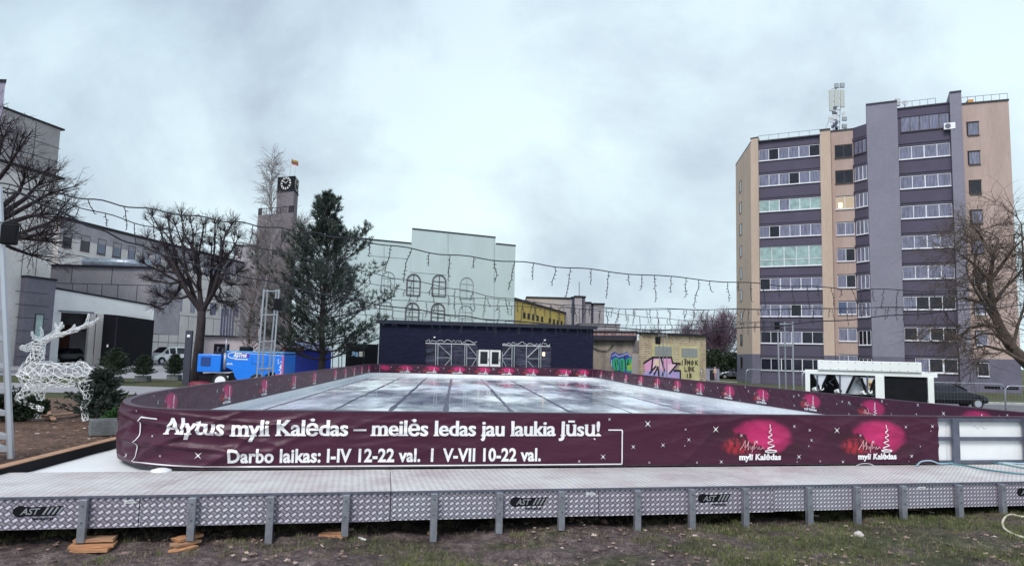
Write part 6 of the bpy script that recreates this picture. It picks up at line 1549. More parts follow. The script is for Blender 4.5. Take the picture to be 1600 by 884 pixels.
# lettering painted on the right door
L_ = []
def ch(x, y, s): L_.extend([[(x+a*4.2, y+b*6.5) for a, b in st] for st in s])
ch(1065, 563, [[(0, 0), (.0, 1)]]); ch(1068, 563, [[(.8, .1), (.2, .3), (.7, .6), (.1, 1)]]); ch(1068, 560.5, [[(.1, 0), (.4, .25), (.8, 0)]])
ch(1073, 563, [[(0, 1), (.05, 0), (.45, .6), (.85, 0), (.9, 1)]]); ch(1079, 563, [[(.4, 0), (0, .5), (.4, 1), (.85, .5), (.4, 0)]]); ch(1085.5, 563, [[(0, 0), (.05, 1)], [(.8, 0), (.1, .5), (.9, 1)]])
ch(1069, 573, [[(0, 0), (0, 1), (.8, .95)]]); ch(1074.5, 573, [[(.1, 0), (.1, 1), (.8, .6), (.7, .15), (.1, 0)]]); ch(1080, 573, [[(0, 0), (.05, 1)], [(.8, 0), (.1, .5), (.9, 1)]])
ch(1072, 583, [[(.2, .1), (.25, 1)]]); ch(1076, 583, [[(0, .05), (.7, .2), (.2, .5), (.75, .75), (.1, 1)]])
gstroke(FBk, bb, L_, 'black', .075, .035, 'painted_lettering')
# --- old wall with green graffiti -------------------------------------------
o0 = XY(920, 55.5, 560); o1 = XY(1001.5, 53.5, 560); FO = Fac(o0, o1); zO = FO(950, 530.5)[1]
wl_ = thing('old_garage', 'stained plaster garage wall with green and blue graffiti under a sagging dark eave', 'building', (*o0, GA))
m = FO.mb(); m.box(0, FO.L, -4, 0, GA, zO); m.build('wall', oldplaster, wl_)
m = FO.mb(); m.box(-.6, FO.L*.90, -.3, .45, zO-.05, zO+.32); m.build('eave', roofm, wl_)
zo2 = FO(950, 518)[1]; m = FO.mb(); m.box(-1, FO.L*.83, -1.2, -.8, zO+.3, zo2); m.build('rubble_parapet', rubble, wl_); m = FO.mb(); m.box(-1.0, FO.L*.84, -1.25, -.7, zo2+.001, zo2+.1); m.build('parapet_coping', dark_m, wl_)
m = FO.mb(); a = FO(989, 540)[0]; m.box(a, FO(1001, 540)[0], .001, .03, FO(995, 550)[1], FO(995, 534)[1]); m.build('boarded_window', mat('boarded_grey', (.20, .18, .19), .8), wl_)
m = FO.mb(); m.box(FO(987, 580)[0], FO(998, 580)[0], .001, .02, GA, FO(992, 553)[1]); m.build('patch', mat('grey_patch', (.40, .37, .37), .9), wl_)
gpoly(FO, wl_, [(955, 553), (960, 549), (966, 553), (975, 552), (980, 549), (984, 554), (990, 558), (993, 566), (990, 578), (984, 584), (976, 583), (962, 581), (957, 574), (953, 564)], 'blue', .012)
for pts, c in (([(957, 562), (963, 558), (968, 562), (967, 579), (960, 578), (957, 570)], 'green'), ([(969, 560), (975, 560), (977, 566), (976, 580), (970, 580)], 'green'), ([(978, 562), (984, 558), (989, 563), (990, 572), (986, 581), (979, 580)], 'green'), ([(980, 570), (987, 566), (987, 577), (981, 579)], 'lime')):
    gpoly(FO, wl_, pts, c, .014 if c == 'green' else .016)
gstroke(FO, wl_, [[(961, 563), (963, 577)], [(964, 562), (966, 570)], [(972, 563), (972, 578)], [(976, 556), (978, 576)], [(982, 562), (980, 570), (984, 568)], [(960, 579), (970, 580), (976, 582)]], 'black', .018, .035)
gstroke(FO, wl_, [[(957, 556), (962, 553), (966, 557), (974, 555), (980, 552), (986, 557)], [(955, 562), (956, 572)]], 'white', .020, .02)
hose('sagging_cable', [FO.M @ Vector((FO(925, 542)[0], .1, FO(925, 542)[1])), FO.M @ Vector((FO(938, 547)[0], .1, FO(938, 547)[1])), FO.M @ Vector((FO(950, 547)[0], .1, FO(950, 547)[1])), FO.M @ Vector((FO(959, 538)[0], .1, FO(959, 538)[1]))], .03, cable_m, 'black cable sagging across the stained garage wall', 'cable')
# ------------------------------------------------------------------ vehicles
def loft(mb, st, xs_):
    """st: list of half profiles [(y,z)...] from bottom centre to top centre, mirrored; xs_: station positions"""
    n = len(st[0]); full = []
    for x, s in zip(xs_, st):
        ring_ = [(x, y, z) for y, z in s]+[(x, -y, z) for y, z in reversed(s[1:-1])]; full.append(ring_)
    k = len(full[0]); vs = [p for r in full for p in r]; fs = [(i*k+j, i*k+(j+1) % k, (i+1)*k+(j+1) % k, (i+1)*k+j) for i in range(len(full)-1) for j in range(k)]
    fs += [tuple(range(k))[::-1], tuple(range((len(full)-1)*k, len(full)*k))]; mb.add(vs, fs)
def car(name, label, cat, loc, rz, paint_m, L, Wd, prof, wheels, wr, roofspan, glassspan, grp=None):
    """prof: (x, z_bottom, z_belt, z_top, halfwidth, halfwidth_top)"""
    root = thing(name, label, cat, loc, rz, grp); st, xs_ = [], []
    for x, zb, zl, zt_, hw, ht in prof:
        st.append([(0, zb), (hw*.86, zb), (hw*.985, zb+.12), (hw, (zb+zl)/2), (hw*.97, zl), ((hw*.97+ht)/2+.02, (zl+zt_)/2), (ht, zt_-.05), (ht*.75, zt_), (0, zt_+.015)]); xs_.append(x)
    m = MB(); loft(m, st, xs_); body = m.build('body', paint_m, root, local=True, smooth=True)
    body.data.materials.append(paint_m); sb = body.modifiers.new('s', 'SUBSURF'); sb.levels = 1; sb.render_levels = 2
    def P3(i, t, sg): # point on the greenhouse side at station index i (float) between belt t=0 and roof t=1
        a = int(i); f = i-a; b = min(a+1, len(prof)-1); pr = [prof[a][q]*(1-f)+prof[b][q]*f for q in range(6)]
        x, zb, zl, zt_, hw, ht = pr; y = hw*.97+(ht-hw*.97)*t; return (x, sg*(y+.012), zl+(zt_-.05-zl)*t)
    for sg in (-1, 1):
        for (a, b) in glassspan:
            m = MB(); k = 6; vs = []
            for j in range(k+1):
                i = a+(b-a)*j/k; vs += [P3(i, .08, sg), P3(i, .5, sg), P3(i, .90, sg)]
            vs = [(x, y+sg*(.02 if q % 3 == 1 else 0), z) for q, (x, y, z) in enumerate(vs)]
            m.add(vs, [(3*j+q, 3*j+3+q, 3*j+4+q, 3*j+1+q) for j in range(k) for q in (0, 1)]); m.build('side_window', glass_d, root, local=True)
    for (i0, i1) in roofspan:   # windscreen / rear window between stations (belt at i0, roof at i1)
        a, b = prof[i0], prof[i1]; sgx = 1 if a[0] > b[0] else -1; m = MB(); vs = []
        for t in (.04, .5, .96):
            x = a[0]+(b[0]-a[0])*t; z = a[3]+(b[3]-a[3])*t; hw = (a[5]*.98)*(1-t)+(b[5]*.92)*t
            for u in (-1, -.5, 0, .5, 1): vs.append((x+sgx*(.035+.03*(1-u*u)), u*hw, z+.03+.012*(1-u*u)))
        m.add(vs, [(r_*5+q, r_*5+q+1, r_*5+6+q, r_*5+5+q) for r_ in (0, 1) for q in range(4)]); m.build('windscreen' if sgx > 0 else 'rear_window', glass_d, root, local=True, smooth=True)
    for wx_ in wheels:
        for sg in (-1, 1):
            m = MB(); y = sg*(Wd/2-.09); m.M = Matrix.Translation((wx_, y, wr)) @ Matrix.Rotation(R(90), 4, 'X')
            m.lathe([(wr*.62, -.1), (wr*.94, -.11), (wr, -.07), (wr, .07), (wr*.94, .11), (wr*.62, .1)], 24); w_ = m.build('wheel', rubber, root, local=True, smooth=True)
            m = MB(); m.disc((wx_, y+sg*.085, wr), (0, 1, 0), wr*.62, .05, 18); m.build('rim', alu, w_, local=True); 
            m = MB(); m.M = Matrix.Translation((wx_, sg*(Wd/2-.012), wr+.01)); m.tube([(wr*1.13*math.cos(a), 0, wr*1.13*math.sin(a)) for a in [i*math.pi/14 for i in range(15)]], .05, 6, False); m.build('wheel_arch', black_m, root, local=True)
    return root
van_w = mat('van_white', (.90, .90, .91), .3, 0, 1, .03, coat=.5); car_b = mat('car_black', (.006, .006, .009), .3, 0, 1, .1, coat=.35, spec=.3); car_g = mat('car_silver_grey', (.20, .21, .26), .25, .5, 1, .08, coat=.8)
van_prof = [(-2.2, .35, 1.0, 1.12, .80, .70), (-2.15, .30, 1.02, 1.74, .86, .68), (-1.2, .28, 1.02, 1.82, .90, .70), (-.1, .28, 1.02, 1.82, .90, .71), (.55, .28, 1.02, 1.72, .90, .68), (1.30, .28, 1.0, 1.12, .90, .72), (1.85, .28, .92, .98, .86, .68), (2.15, .30, .78, .86, .78, .62), (2.22, .38, .62, .70, .66, .52)]
g0 = G(262, 568, 0)
vn = car('white_van', 'white passenger van parked beside the black cube, facing left', 'van', (*XY(262, 73, 566), 0), R(244), van_w, 4.4, 1.8, van_prof, (1.38, -1.3), .33, [(5, 4)], [(4.05, 4.75), (2.9, 3.85), (1.25, 2.75)])
m = MB(); m.box(2.16, 2.235, -.46, .46, .52, .60); m.box(2.18, 2.25, -.6, .6, .34, .47); m.build('grille', black_m, vn, local=True, bevel=.01)
for sg in (-1, 1):
    m = MB(); m.add([(2.13, sg*.70, .74), (2.2, sg*.46, .76), (2.19, sg*.46, .66), (2.14, sg*.68, .64)], [(0, 1, 2, 3)]); m.build('headlight', mat('headlight', (.35, .36, .42), .1, spec=.9), vn, local=True)
    m = MB(); m.box(1.15, 1.3, sg*.93, sg*1.06, 1.02, 1.18) if sg > 0 else m.box(1.15, 1.3, -1.06, -.93, 1.02, 1.18); m.build('mirror', van_w, vn, local=True, bevel=.03)
m = MB(); m.box(2.245, 2.255, -.26, .26, .36, .45); m.build('number_plate', white_m, vn, local=True)
hatch = [(-2.05, .35, .85, .98, .72, .55), (-1.98, .28, .92, 1.10, .82, .60), (-1.5, .25, .94, 1.40, .86, .58), (-.6, .24, .93, 1.46, .88, .60), (.2, .24, .92, 1.42, .88, .60), (1.0, .24, .90, 1.0, .87, .66), (1.6, .25, .82, .90, .84, .62), (2.02, .30, .66, .74, .74, .54), (2.10, .38, .52, .60, .60, .44)]
p_ = XY(1478, 42.5, 630); bc = car('dark_car', 'black hatchback parked behind the chiller by the apartment block', 'car', (p_[0], p_[1], gz(*p_)), R(-8), car_b, 4.2, 1.76, hatch, (1.35, -1.3), .31, [(5, 4), (1, 2)], [(3.95, 4.8), (2.6, 3.8), (1.8, 2.5)])
for sg in (-1, 1):
    m = MB(); m.add([(1.98, sg*.70, .70), (2.085, sg*.45, .68), (2.09, sg*.45, .56), (2.02, sg*.68, .56)], [(0, 1, 2, 3)]); m.build('headlight', mat('headlight', (.35, .36, .42), .1), bc, local=True)
p_ = XY(1147, 96, 580); gc = car('grey_car', 'dark grey car half hidden behind the apartment block corner', 'car', (p_[0], p_[1], -.6), R(172), car_g, 4.2, 1.76, hatch, (1.35, -1.3), .31, [(5, 4), (1, 2)], [(3.95, 4.8), (2.6, 3.8), (1.8, 2.5)])
bq = FQ.M @ Vector((FQ(118, 550)[0], -3.2, 0)); car('black_car', 'black car parked inside the dark bay of the white portal', 'car', (bq.x, bq.y, 0), R(262), car_b, 4.2, 1.76, hatch, (1.35, -1.3), .31, [(5, 4), (1, 2)], [(3.95, 4.8), (2.6, 3.8)])
# --- blue ice resurfacer -----------------------------------------------------
YZ = 31.; za = XY(308, YZ, 570); zb_ = XY(443, YZ, 575); FZ = Fac(za, zb_); zz0 = 0.
rz_ = thing('ice_resurfacer', 'bright blue ice resurfacing machine with engine box and exhaust pipe beside the rink', 'machine', (*XY(375, YZ, 570), 0))
def fz(px, py): return FZ(px, py)
z_top = fz(400, 550)[1]; 
m = FZ.mb(); a, b = fz(308, 570)[0], fz(344.5, 570)[0]; m.box(a, b, -1.6, 0, fz(326, 581)[1], fz(326, 553)[1]); m.build('engine_box', blue_v, rz_, bevel=.03)
m = FZ.mb(); FZ.rect(m, 314, 557.5, 329, 571.5, .002, .02); m.build('grille', blue_dk, rz_)
m = FZ.mb(); a, b = fz(353, 570)[0], fz(443, 570)[0]; zb1 = .42
pr = [(a, zb1+.55), (a+.3, zb1+.42), (a+.42, zb1+.12), (a+.55, zb1), (a+1.6, zb1), (a+1.72, zb1+.25), (a+2.0, zb1+.42), (a+2.3, zb1+.25), (a+2.42, zb1), (b, zb1), (b, z_top-.1), (a, z_top)]
k = len(pr); vs = [(x, 0, z) for x, z in pr]+[(x, -1.7, z) for x, z in pr]; m.add(vs, [tuple(range(k))[::-1], tuple(range(k, 2*k))]+[(i, (i+1) % k, k+(i+1) % k, k+i) for i in range(k)]); m.build('body', blue_v, rz_, bevel=.025)
m = FZ.mb(); m.box(a, b-.03, -1.7, .02, z_top-.02, z_top+.03); m.build('top_trim', mat('light_blue_trim', (.12, .42, .85), .3), rz_)
m = FZ.mb(); m.tube([(fz(350.5, 570)[0], -.06, fz(350, 577)[1]), (fz(350.5, 570)[0], -.06, fz(351, 551)[1])], .075, 12); m.tube([(fz(350.5, 570)[0], -.06, fz(351, 551)[1]), (fz(350.8, 570)[0], -.06, fz(351, 529)[1])], .04, 10); m.build('exhaust_pipe', steel, rz_, smooth=True)
m = FZ.mb(); m.box(fz(309, 580)[0], fz(440, 580)[0], -1.5, -.12, .3, .66); m.build('chassis', black_m, rz_)
for px in (345.5, 402):
    c = fz(px, 590)[0]
    for n_ in (-.05, -1.45):
        m = FZ.mb(); m.disc((c, n_, .36), (0, 1, 0), .36, .22, 24); w_ = m.build('wheel', rubber, rz_, smooth=False, bevel=.02); m = FZ.mb(); m.disc((c, n_+.125, .36), (0, 1, 0), .23, .03, 18); rm = m.build('rim', white_m, w_)
m = FZ.mb(); m.M = m.M @ Matrix.Translation((fz(315, 590)[0], .1, .12)); m.M = m.M @ Matrix.Scale(1.4, 4, (1, 0, 0)); m.lathe([(.36, 0), (.36, .12), (.25, .22), (.01, .24)], 20); m.build('brush_cover', red_d, rz_, smooth=True)
m = FZ.mb(); vs, fs = glyphs('AST', .05, .02, .3); s0 = fz(306, 594)[0]; 
m.add([(s0+x*3, .62, .12+y*2) for x, y in fit(vs, 0, .12)], fs); m.build('brush_lettering', print_w, rz_)
m = FZ.mb(); a1 = fz(358, 556)[0]; a2 = fz(386, 556)[0]; zc = fz(372, 555.5)[1]
vs, fs = glyphs('ASTrot', 1, .05, .25); vs = [(x, y*.26) for x, y in fit(vs, a1+.18, a2)]; m.add([(x, .014, zc-.06+y) for x, y in vs], fs); m.build('side_lettering', print_w, rz_)
m = FZ.mb(); m.tube([(a1+.22+.26*math.cos(t), .012, zc+.0+.13*math.sin(t)) for t in [1.0+i*.35 for i in range(13)]], .02, 4); m.box(a1+.25, a2+.05, .003, .010, zc-.17, zc-.13)
for x in range(7): m.box(fz(354+x*1.5, 568)[0], fz(354.8+x*1.5, 568)[0], .003, .010, fz(358, 569.5)[1], fz(358, 568-(x % 3)*.8)[1])
m.build('side_marks', print_w, rz_)
m = FZ.mb(); c = fz(379, 555)[0]; m.box(c-.12, c+.3, .004, .009, zc-.06, zc+.1); m.build('violet_mark', mat('violet_mark', (.12, .04, .4), .5), rz_)
m = FZ.mb()
for x0, x1, y0, y1 in ((392, 418, 568, 568.6), (393.5, 394, 557, 569), (417, 417.5, 557, 569)): FZ.rect(m, x0, y0, x1, y1, .002, .006)
m.build('hatch_seam', blue_dk, rz_)
m = FZ.mb(); rs = random.Random(4)
for k in range(16): x = 433+rs.uniform(0, 6); y = 561+k*1.6; FZ.rect(m, x, y, x+rs.uniform(1.2, 3.5), y+rs.uniform(.8, 2), .003, .008+.0004*k)
m.build('rear_graphic', white_m, rz_)
m = FZ.mb(); FZ.rect(m, 440, 556, 443, 590, .009, .02); FZ.rect(m, 430, 584, 442, 590, .0085, .018); m.build('pink_stripe', mat('pink_stripe', (.55, .12, .3), .5), rz_)
m = FZ.mb(); m.box(fz(329, 550)[0], fz(346, 550)[0], -1.2, -.3, fz(335, 553)[1], fz(335, 549)[1]); m.box(fz(330, 545)[0], fz(332, 545)[0], -.9, -.7, fz(331, 552)[1], fz(331, 543)[1]); m.tube([(fz(339, 545)[0], -.8, fz(339, 550)[1]), (fz(336.5, 545)[0], -.9, fz(336, 543)[1])], .05, 6); m.build('control_deck', dark_m, rz_)
m = FZ.mb(); c = fz(374, 545)[0]; m.box(c-.25, c+.22, -1.1, -.6, z_top, fz(374, 541)[1]); m.build('driver_seat', black_m, rz_, bevel=.06)
m = FZ.mb(); m.disc((fz(343, 588)[0]+.35, .03, fz(364, 589)[1]), (0, 1, 0), .05, .05, 10); m.build('lamp', white_m, rz_)
# blue tarpaulin covered stand behind the pine
YB_ = 39.; c0_ = XY(444, YB_, 560); c1_ = XY(502, YB_, 560); FC = Fac(c0_, c1_); zt1 = FC(472, 546)[1]
bt = thing('blue_kiosk', 'deep blue tarpaulin covered kiosk behind the pine trunk', 'kiosk', (*c0_, 0)); m = FC.mb(); m.box(0, FC.L, -2.2, 0, 0, zt1); m.build('tarpaulin_wall', container_b, bt, bevel=.04)
m = FC.mb(); m.add([(-.1, .15, zt1), (FC.L+.1, .15, zt1), (FC.L+.1, -2.3, zt1), (-.1, -2.3, zt1), (.3, -1.0, zt1+.42), (FC.L-.3, -1.0, zt1+.42)], [(0, 1, 5, 4), (1, 2, 5), (2, 3, 4, 5), (3, 0, 4), (3, 2, 1, 0)]); m.build('roof', mat('blue_white_cover', (.03, .06, .35), .5, 0, 5, .3, col2=(.55, .58, .75)), bt)
m = FC.mb(); m.box(-.11, FC.L*.55, .155, .17, zt1-.06, zt1+.10); m.build('red_strip', mat('red_strip', (.25, .02, .02), .6), bt)
# dark info pillar
g0 = G(291, 592, 0); pf = XY(291, 34, 592); m = MB(); hp = Z(293, 516, 34)
ip = thing('info_pillar', 'slender dark grey information pillar with a small white sign between van and linden', 'pillar', (pf[0], pf[1], 0)); m.box(-.16, .16, -.07, .07, -.05, hp); m.build('column', mat('slate_metal', (.055, .06, .085), .45, .3, 2, .1), ip, local=True, bevel=.01)
m = MB(); m.box(-.07, .07, -.085, -.071, hp-.32, hp-.2); m.build('sign', white_m, ip, local=True)
# --- light masts -----------------------------------------------------------
def mast(name, label, feet, tops, bars, r, flood=None, m_=steel, grp=None, Y=None, rungs_px=None, head=True):
    root = thing(name, label, 'mast', (*feet[0][:2], feet[0][2]), 0, grp)
    for a, b in zip(feet, tops):
        m = MB(); m.tube([a, b], r, 6); m.build('leg', m_, root)
    m = MB()
    for t in bars:
        q = [Vector(a).lerp(Vector(b), t) for a, b in zip(feet, tops)]
        for i in range(len(q)): m.tube([q[i], q[(i+1) % len(q)]], r*.8, 5)
    m.build('crossbar', m_, root)
    if flood:
        c, s = flood; m = MB(); m.M = Matrix.Translation(c) @ Matrix.Rotation(R(20), 4, 'Z'); m.box(-s*.9, s*.9, -s*.5, s*.5, -s*1.3, s*1.3); f_ = m.build('floodlight', black_m, root, bevel=s*.2)
        m = MB(); m.M = Matrix.Translation(c) @ Matrix.Rotation(R(20), 4, 'Z'); m.tube([(-s*1.1, 0, 0), (-s*1.1, 0, s*1.4), (s*1.1, 0, s*1.4), (s*1.1, 0, 0)], s*.08, 4); m.build('bracket', black_m, f_)
    return root
def pt(px, py, Y): return tuple(D(px, py, Y))
mast('light_mast', 'four legged galvanised light mast with ladder bars in front of the blue machine', [pt(401, 594, 23.5), pt(408.5, 594, 24.3), pt(419, 594, 24.3), pt(425.5, 592, 23.5)], [pt(412.5, 452, 23.5), pt(418, 452, 24.1), pt(432, 452, 24.1), pt(436, 452, 23.5)], [.12, .42, .715, .98], .028, (pt(434.5, 476, 23.4), .14), grp='light masts around the rink', m_=wire_m)
mast('light_mast', 'thin three legged light mast seen against the lowest balconies', [pt(1218, 612, 24), pt(1228, 613, 24.7), pt(1240, 612, 24)], [pt(1215, 503, 24), pt(1226, 503, 24.6), pt(1238.5, 503, 24)], [.66, .97], .026, (pt(1214, 509, 23.9), .09), grp='light masts around the rink', m_=wire_m)
mast('light_mast', 'thin far light mast standing before the graffiti brick wall', [pt(1031, 592, 44), pt(1037, 592, 44.8), pt(1042, 592, 44)], [pt(1029.5, 521, 44), pt(1036, 521, 44.8), pt(1042, 521, 44)], [.55, .97], .025, (pt(1028, 532, 43.9), .17), grp='light masts around the rink', m_=steel)
mast('light_mast', 'thin far light mast behind the right edge of the pine', [pt(529, 577, 42), pt(534, 577, 42.8), pt(519.5, 577, 42)], [pt(531, 466, 42), pt(534.5, 466, 42.8), pt(520.5, 500, 42)], [.3, .6], .028, None, grp='light masts around the rink', m_=steel)
mast('light_mast', 'near aluminium light mast leaning at the left edge of the photograph', [pt(17, 716, 10.1), pt(-60, 716, 10.1), pt(-24, 700, 10.9)], [pt(-2, 292, 10.1), pt(-40, 292, 10.1), pt(-24, 292, 10.5)], [.03, .075, .16, .24, .33, .43, .54, .66, .79, .97], .045, (pt(15, 366, 10.0), .115), grp='light masts around the rink', m_=alu)
mast('light_mast', 'right hand light mast standing outside the frame beside the leaning tree', [pt(1672, 640, 20), pt(1690, 640, 20.6), pt(1705, 640, 20)], [pt(1675, 440, 20), pt(1690, 440, 20.5), pt(1700, 440, 20)], [.2, .5, .8], .03, None, grp='light masts around the rink', m_=steel)
# --- strings of icicle lights ------------------------------------------------
def string(label, pts, r, ic_step, ic_len, seed, ric, span=(0, 1600), style=1):
    """pts: (px, py, Y) nodes of a sagging cable; icicles hang every ic_step metres"""
    q = [Vector(D(*p)) for p in pts]; q = [q[0]*2-q[1]]+q+[q[-1]*2-q[-2]]; cr = []
    for i in range(1, len(q)-2):
        for k in range(8):
            t = k/8; a, b, c, d = q[i-1:i+3]; cr.append(.5*((2*b)+(c-a)*t+(2*a-5*b+4*c-d)*t*t+(3*b-a-3*c+d)*t**3))
    cr.append(q[-2]); rr = random.Random(seed); root = thing('light_string', label, 'light string', tuple(cr[0]), 0, 'icicle light strings over the rink')
    cr2 = [p+Vector((0, 0, .02*math.sin(i*1.1))) for i, p in enumerate(cr)]; m = MB(); m.tube(cr2, r, 5); m.build('cable', cable_m, root)
    if not ic_step: return root
    acc = [0]
    for a, b in zip(cr2, cr2[1:]): acc.append(acc[-1]+(b-a).length)
    s = ic_step*.5; L_ = acc[-1]; n_ = 0; pat = [1., .45, .8, .35, .62, .95, .5, .75]
    groups = []
    while s < L_:
        i = max(k for k in range(len(acc)) if acc[k] <= s); i = min(i, len(cr2)-2); t = (s-acc[i])/(acc[i+1]-acc[i]); p = cr2[i].lerp(cr2[i+1], t)
        L = ic_len*pat[n_ % 8]*rr.uniform(.8, 1.15); k = max(4, int(L/.07)); a = [p]; v = Vector((0, 0, -1)); dx = rr.uniform(-.15, .15)*(2.2 if rr.random() < .25 else 1)
        dirc = (cr2[i+1]-cr2[i]).normalized()
        for j in range(k): a.append(a[-1]+(Vector((0, 0, -1))+dirc*(dx+rr.gauss(0, .22))+Vector((rr.gauss(0, .1), rr.gauss(0, .1), 0))).normalized()*L/k)
        groups.append(a); s += ic_step*rr.uniform(.75, 1.25); n_ += 1
    per = max(1, math.ceil(len(groups)/95))
    for g0 in range(0, len(groups), per):
        m = MB()
        for a in groups[g0:g0+per]:
            m.tube(a, ric, 4)
            for j in range(1, len(a)):
                for _ in range(1 if rr.random() < .8 else 2):
                    e = a[j]+Vector((rr.choice([-1, 1])*rr.uniform(.02, .045), rr.gauss(0, .02), -rr.uniform(.0, .03)))*style; m.tube([a[j], e], ric*.95, 3)
        m.build('icicle', cable_m, root)
    return root
string('nearest sagging cable with the longest hanging icicle lights', [(-10, 286, 10.2), (95, 303, 10.6), (200, 322, 11.1), (310, 339, 11.6), (400, 352, 12), (480, 363, 12.4), (560, 375, 12.8), (686, 396, 13.4), (819, 410.5, 14.0), (960, 425, 14.8), (1150, 441, 16), (1288, 449, 17), (1447, 454.5, 18.3), (1600, 456, 19.8), (1680, 455, 20.5)], .011, .40, .62, 3, .0075)
string('second sagging cable with icicle lights just below the nearest one', [(-10, 292, 10.4), (95, 315, 11), (224, 351, 12), (330, 372, 13), (400, 385, 13.7), (500, 408, 14.8), (586, 428, 15.8), (700, 449, 17), (804, 468, 18.2), (960, 481, 20), (1130, 483, 20), (1288, 482, 20), (1447, 479, 20), (1600, 474, 20), (1690, 470, 20.3)], .009, .52, .55, 5, .0075)
string('thick bare black cable sagging lowest between the left mast and the right edge', [(-10, 298, 10.2), (40, 307, 10.5), (136, 351, 11.6), (220, 385, 12.8), (300, 411, 14), (400, 436, 15.5), (560, 470, 17.5), (700, 491, 18.6), (800, 502, 19.3), (1000, 514, 20), (1130, 514.5, 20), (1288, 502, 20), (1447, 489, 20), (1600, 476.5, 20), (1700, 468, 20.4)], .016, 0, 0, 6, .007)
string('fine far cable with short icicle lights crossing the netted building windows', [(445, 448, 26), (584, 465, 27), (700, 473.5, 28), (801, 478.5, 29), (900, 481.5, 30), (1033, 483.5, 31), (1150, 483.5, 32), (1288, 482, 33), (1450, 479, 34)], .012, .58, .72, 8, .010, style=1.5)
string('fine far cable with short icicle lights running above the brick roof', [(560, 441, 33), (700, 462, 34.5), (810, 470, 35.5), (945, 487, 37), (1000, 494, 38), (1083, 501, 39), (1150, 503, 40), (1225, 502, 41)], .014, .62, .85, 10, .011, style=1.8)
string('lowest fine cable with icicle lights just over the pavilion roof', [(520, 486, 34), (592, 494, 35), (700, 503, 36), (800, 508, 37), (930, 514, 38.5), (1030, 517, 39.5), (1110, 516.5, 41)], .013, .6, .62, 13, .010, style=1.6)
string('fine cable with icicle lights between the pine and the flat pavilion roof middle', [(436, 452, 24), (520, 476, 26), (640, 487, 29), (760, 499, 31), (880, 506, 33), (1000, 508, 35), (1130, 506, 37), (1235, 503, 39)], .011, .62, .6, 15, .009, style=1.5)
# --- chiller ------------------------------------------------------------------
YC = 18.5; ca = XY(1258, YC, 600); cb2 = XY(1466, 17.35, 620); FH = Fac(ca, cb2); fh = lambda px, py: FH(px, py)
chz = thing('ice_chiller', 'large white framed chiller unit with V shaped coils behind the right rink boards', 'chiller', (*ca, -.3))
zt_ = fh(1360, 583)[1]; L = FH.L; zf0 = -.35
wp = mat('chiller_white', (.86, .88, .88), .45, 0, 1.2, .05)
m = FH.mb(); m.box(0, L, -.12, 0, zt_-.06, zt_+.05); m.build('frame_top', wp, chz, bevel=.008)
m = FH.mb(); a, b = fh(1278, 580)[0], fh(1440, 585)[0]; m.box(a, b, -.9, .05, zt_+.052, zt_+.30); m.build('fan_housing', wp, chz, bevel=.01)
m = FH.mb()
for k in range(12): s = a+(b-a)*(k+.5)/12; m.box(s-.008, s+.008, .051, .056, zt_+.25, zt_+.265); m.box(s-.008, s+.008, .051, .056, zt_+.08, zt_+.095)
m.build('rivets', dark_m, chz)
for k, (x0, x1) in enumerate(((1258.5, 1266), (1368, 1382), (1450, 1459.5))):
    m = FH.mb(); m.box(fh(x0, 610)[0], fh(x1, 610)[0], -.12, .02 if k else -.001, zf0, zt_-.061); m.build('frame_post', wp, chz, bevel=.006)
    m = FH.mb(); m.box(fh(x0, 610)[0], fh(x1, 610)[0], -1.6, -1.5, zf0, zt_-.061); m.build('frame_post', wp, chz)
m = FH.mb(); m.box(fh(1461, 610)[0], fh(1465, 610)[0], -1.5, -.13, zt_-.06, zt_+.05); m.box(0, L, -1.6, -.13, zt_-.055, zt_+.04); m.build('roof_sheet', dark_m, chz)
m = FH.mb(); m.box(fh(1383, 610)[0], fh(1449, 610)[0], -.9, -.05, zf0, zt_-.065); m.build('black_screen', black_m, chz)
m = FH.mb(); m.box(0.1, fh(1368, 610)[0], -1.55, -1.3, zf0, zt_-.065); m.build('dark_interior', dark_m, chz)
pan = mat('coil_side_panel', (.74, .76, .84), .4, .3, 1.5, .08)
for tri in ([(1270, 584), (1292, 586), (1283, 611)], [(1305, 586), (1334, 587), (1322, 615), (1315, 615)], [(1344, 589), (1367, 590), (1360, 611)], [(1335, 588), (1343, 589), (1368, 618), (1322, 616)]):
    m = FH.mb(); q = [fh(*p) for p in tri]; n0 = -.06 if tri[0][0] != 1335 else -.35
    vs = [(s, n0, z) for s, z in q]+[(s, n0-.05, z) for s, z in q]; k = len(q); m.add(vs, [tuple(range(k))[::-1], tuple(range(k, 2*k))]+[(i, (i+1) % k, k+(i+1) % k, k+i) for i in range(k)]); m.build('side_panel', pan if n0 > -.5 else plinth, chz)
m = FH.mb()
for (xa, ya, xb, yb) in ((1269, 585, 1281, 608), (1293, 587, 1283, 609), (1303, 587, 1314, 612), (1346, 590, 1353, 613), (1367, 592, 1359, 612), (1335, 588, 1323, 614)):
    p, q = fh(xa, ya), fh(xb, yb); m.tube([(p[0], -.04, p[1]), (q[0], -.04, q[1])], .03, 4)
m.build('coil_edge', black_m, chz)
for px in (1277, 1312.5, 1355.5): m = FH.mb(); p, q = fh(px, 586), fh(px, 612); m.tube([(p[0], -.03, p[1]), (q[0], -.03, q[1])], .022, 6); m.build('pipe', steel_d, chz)
for px in (1289, 1299, 1342):
    m = FH.mb(); m.tube([(fh(px, 590)[0]+.05*math.sin(t*.8), -.2, fh(px, 590+t*1.2)[1]) for t in range(12)], .012, 5); m.build('tube', steel_d, chz)
m = FH.mb()
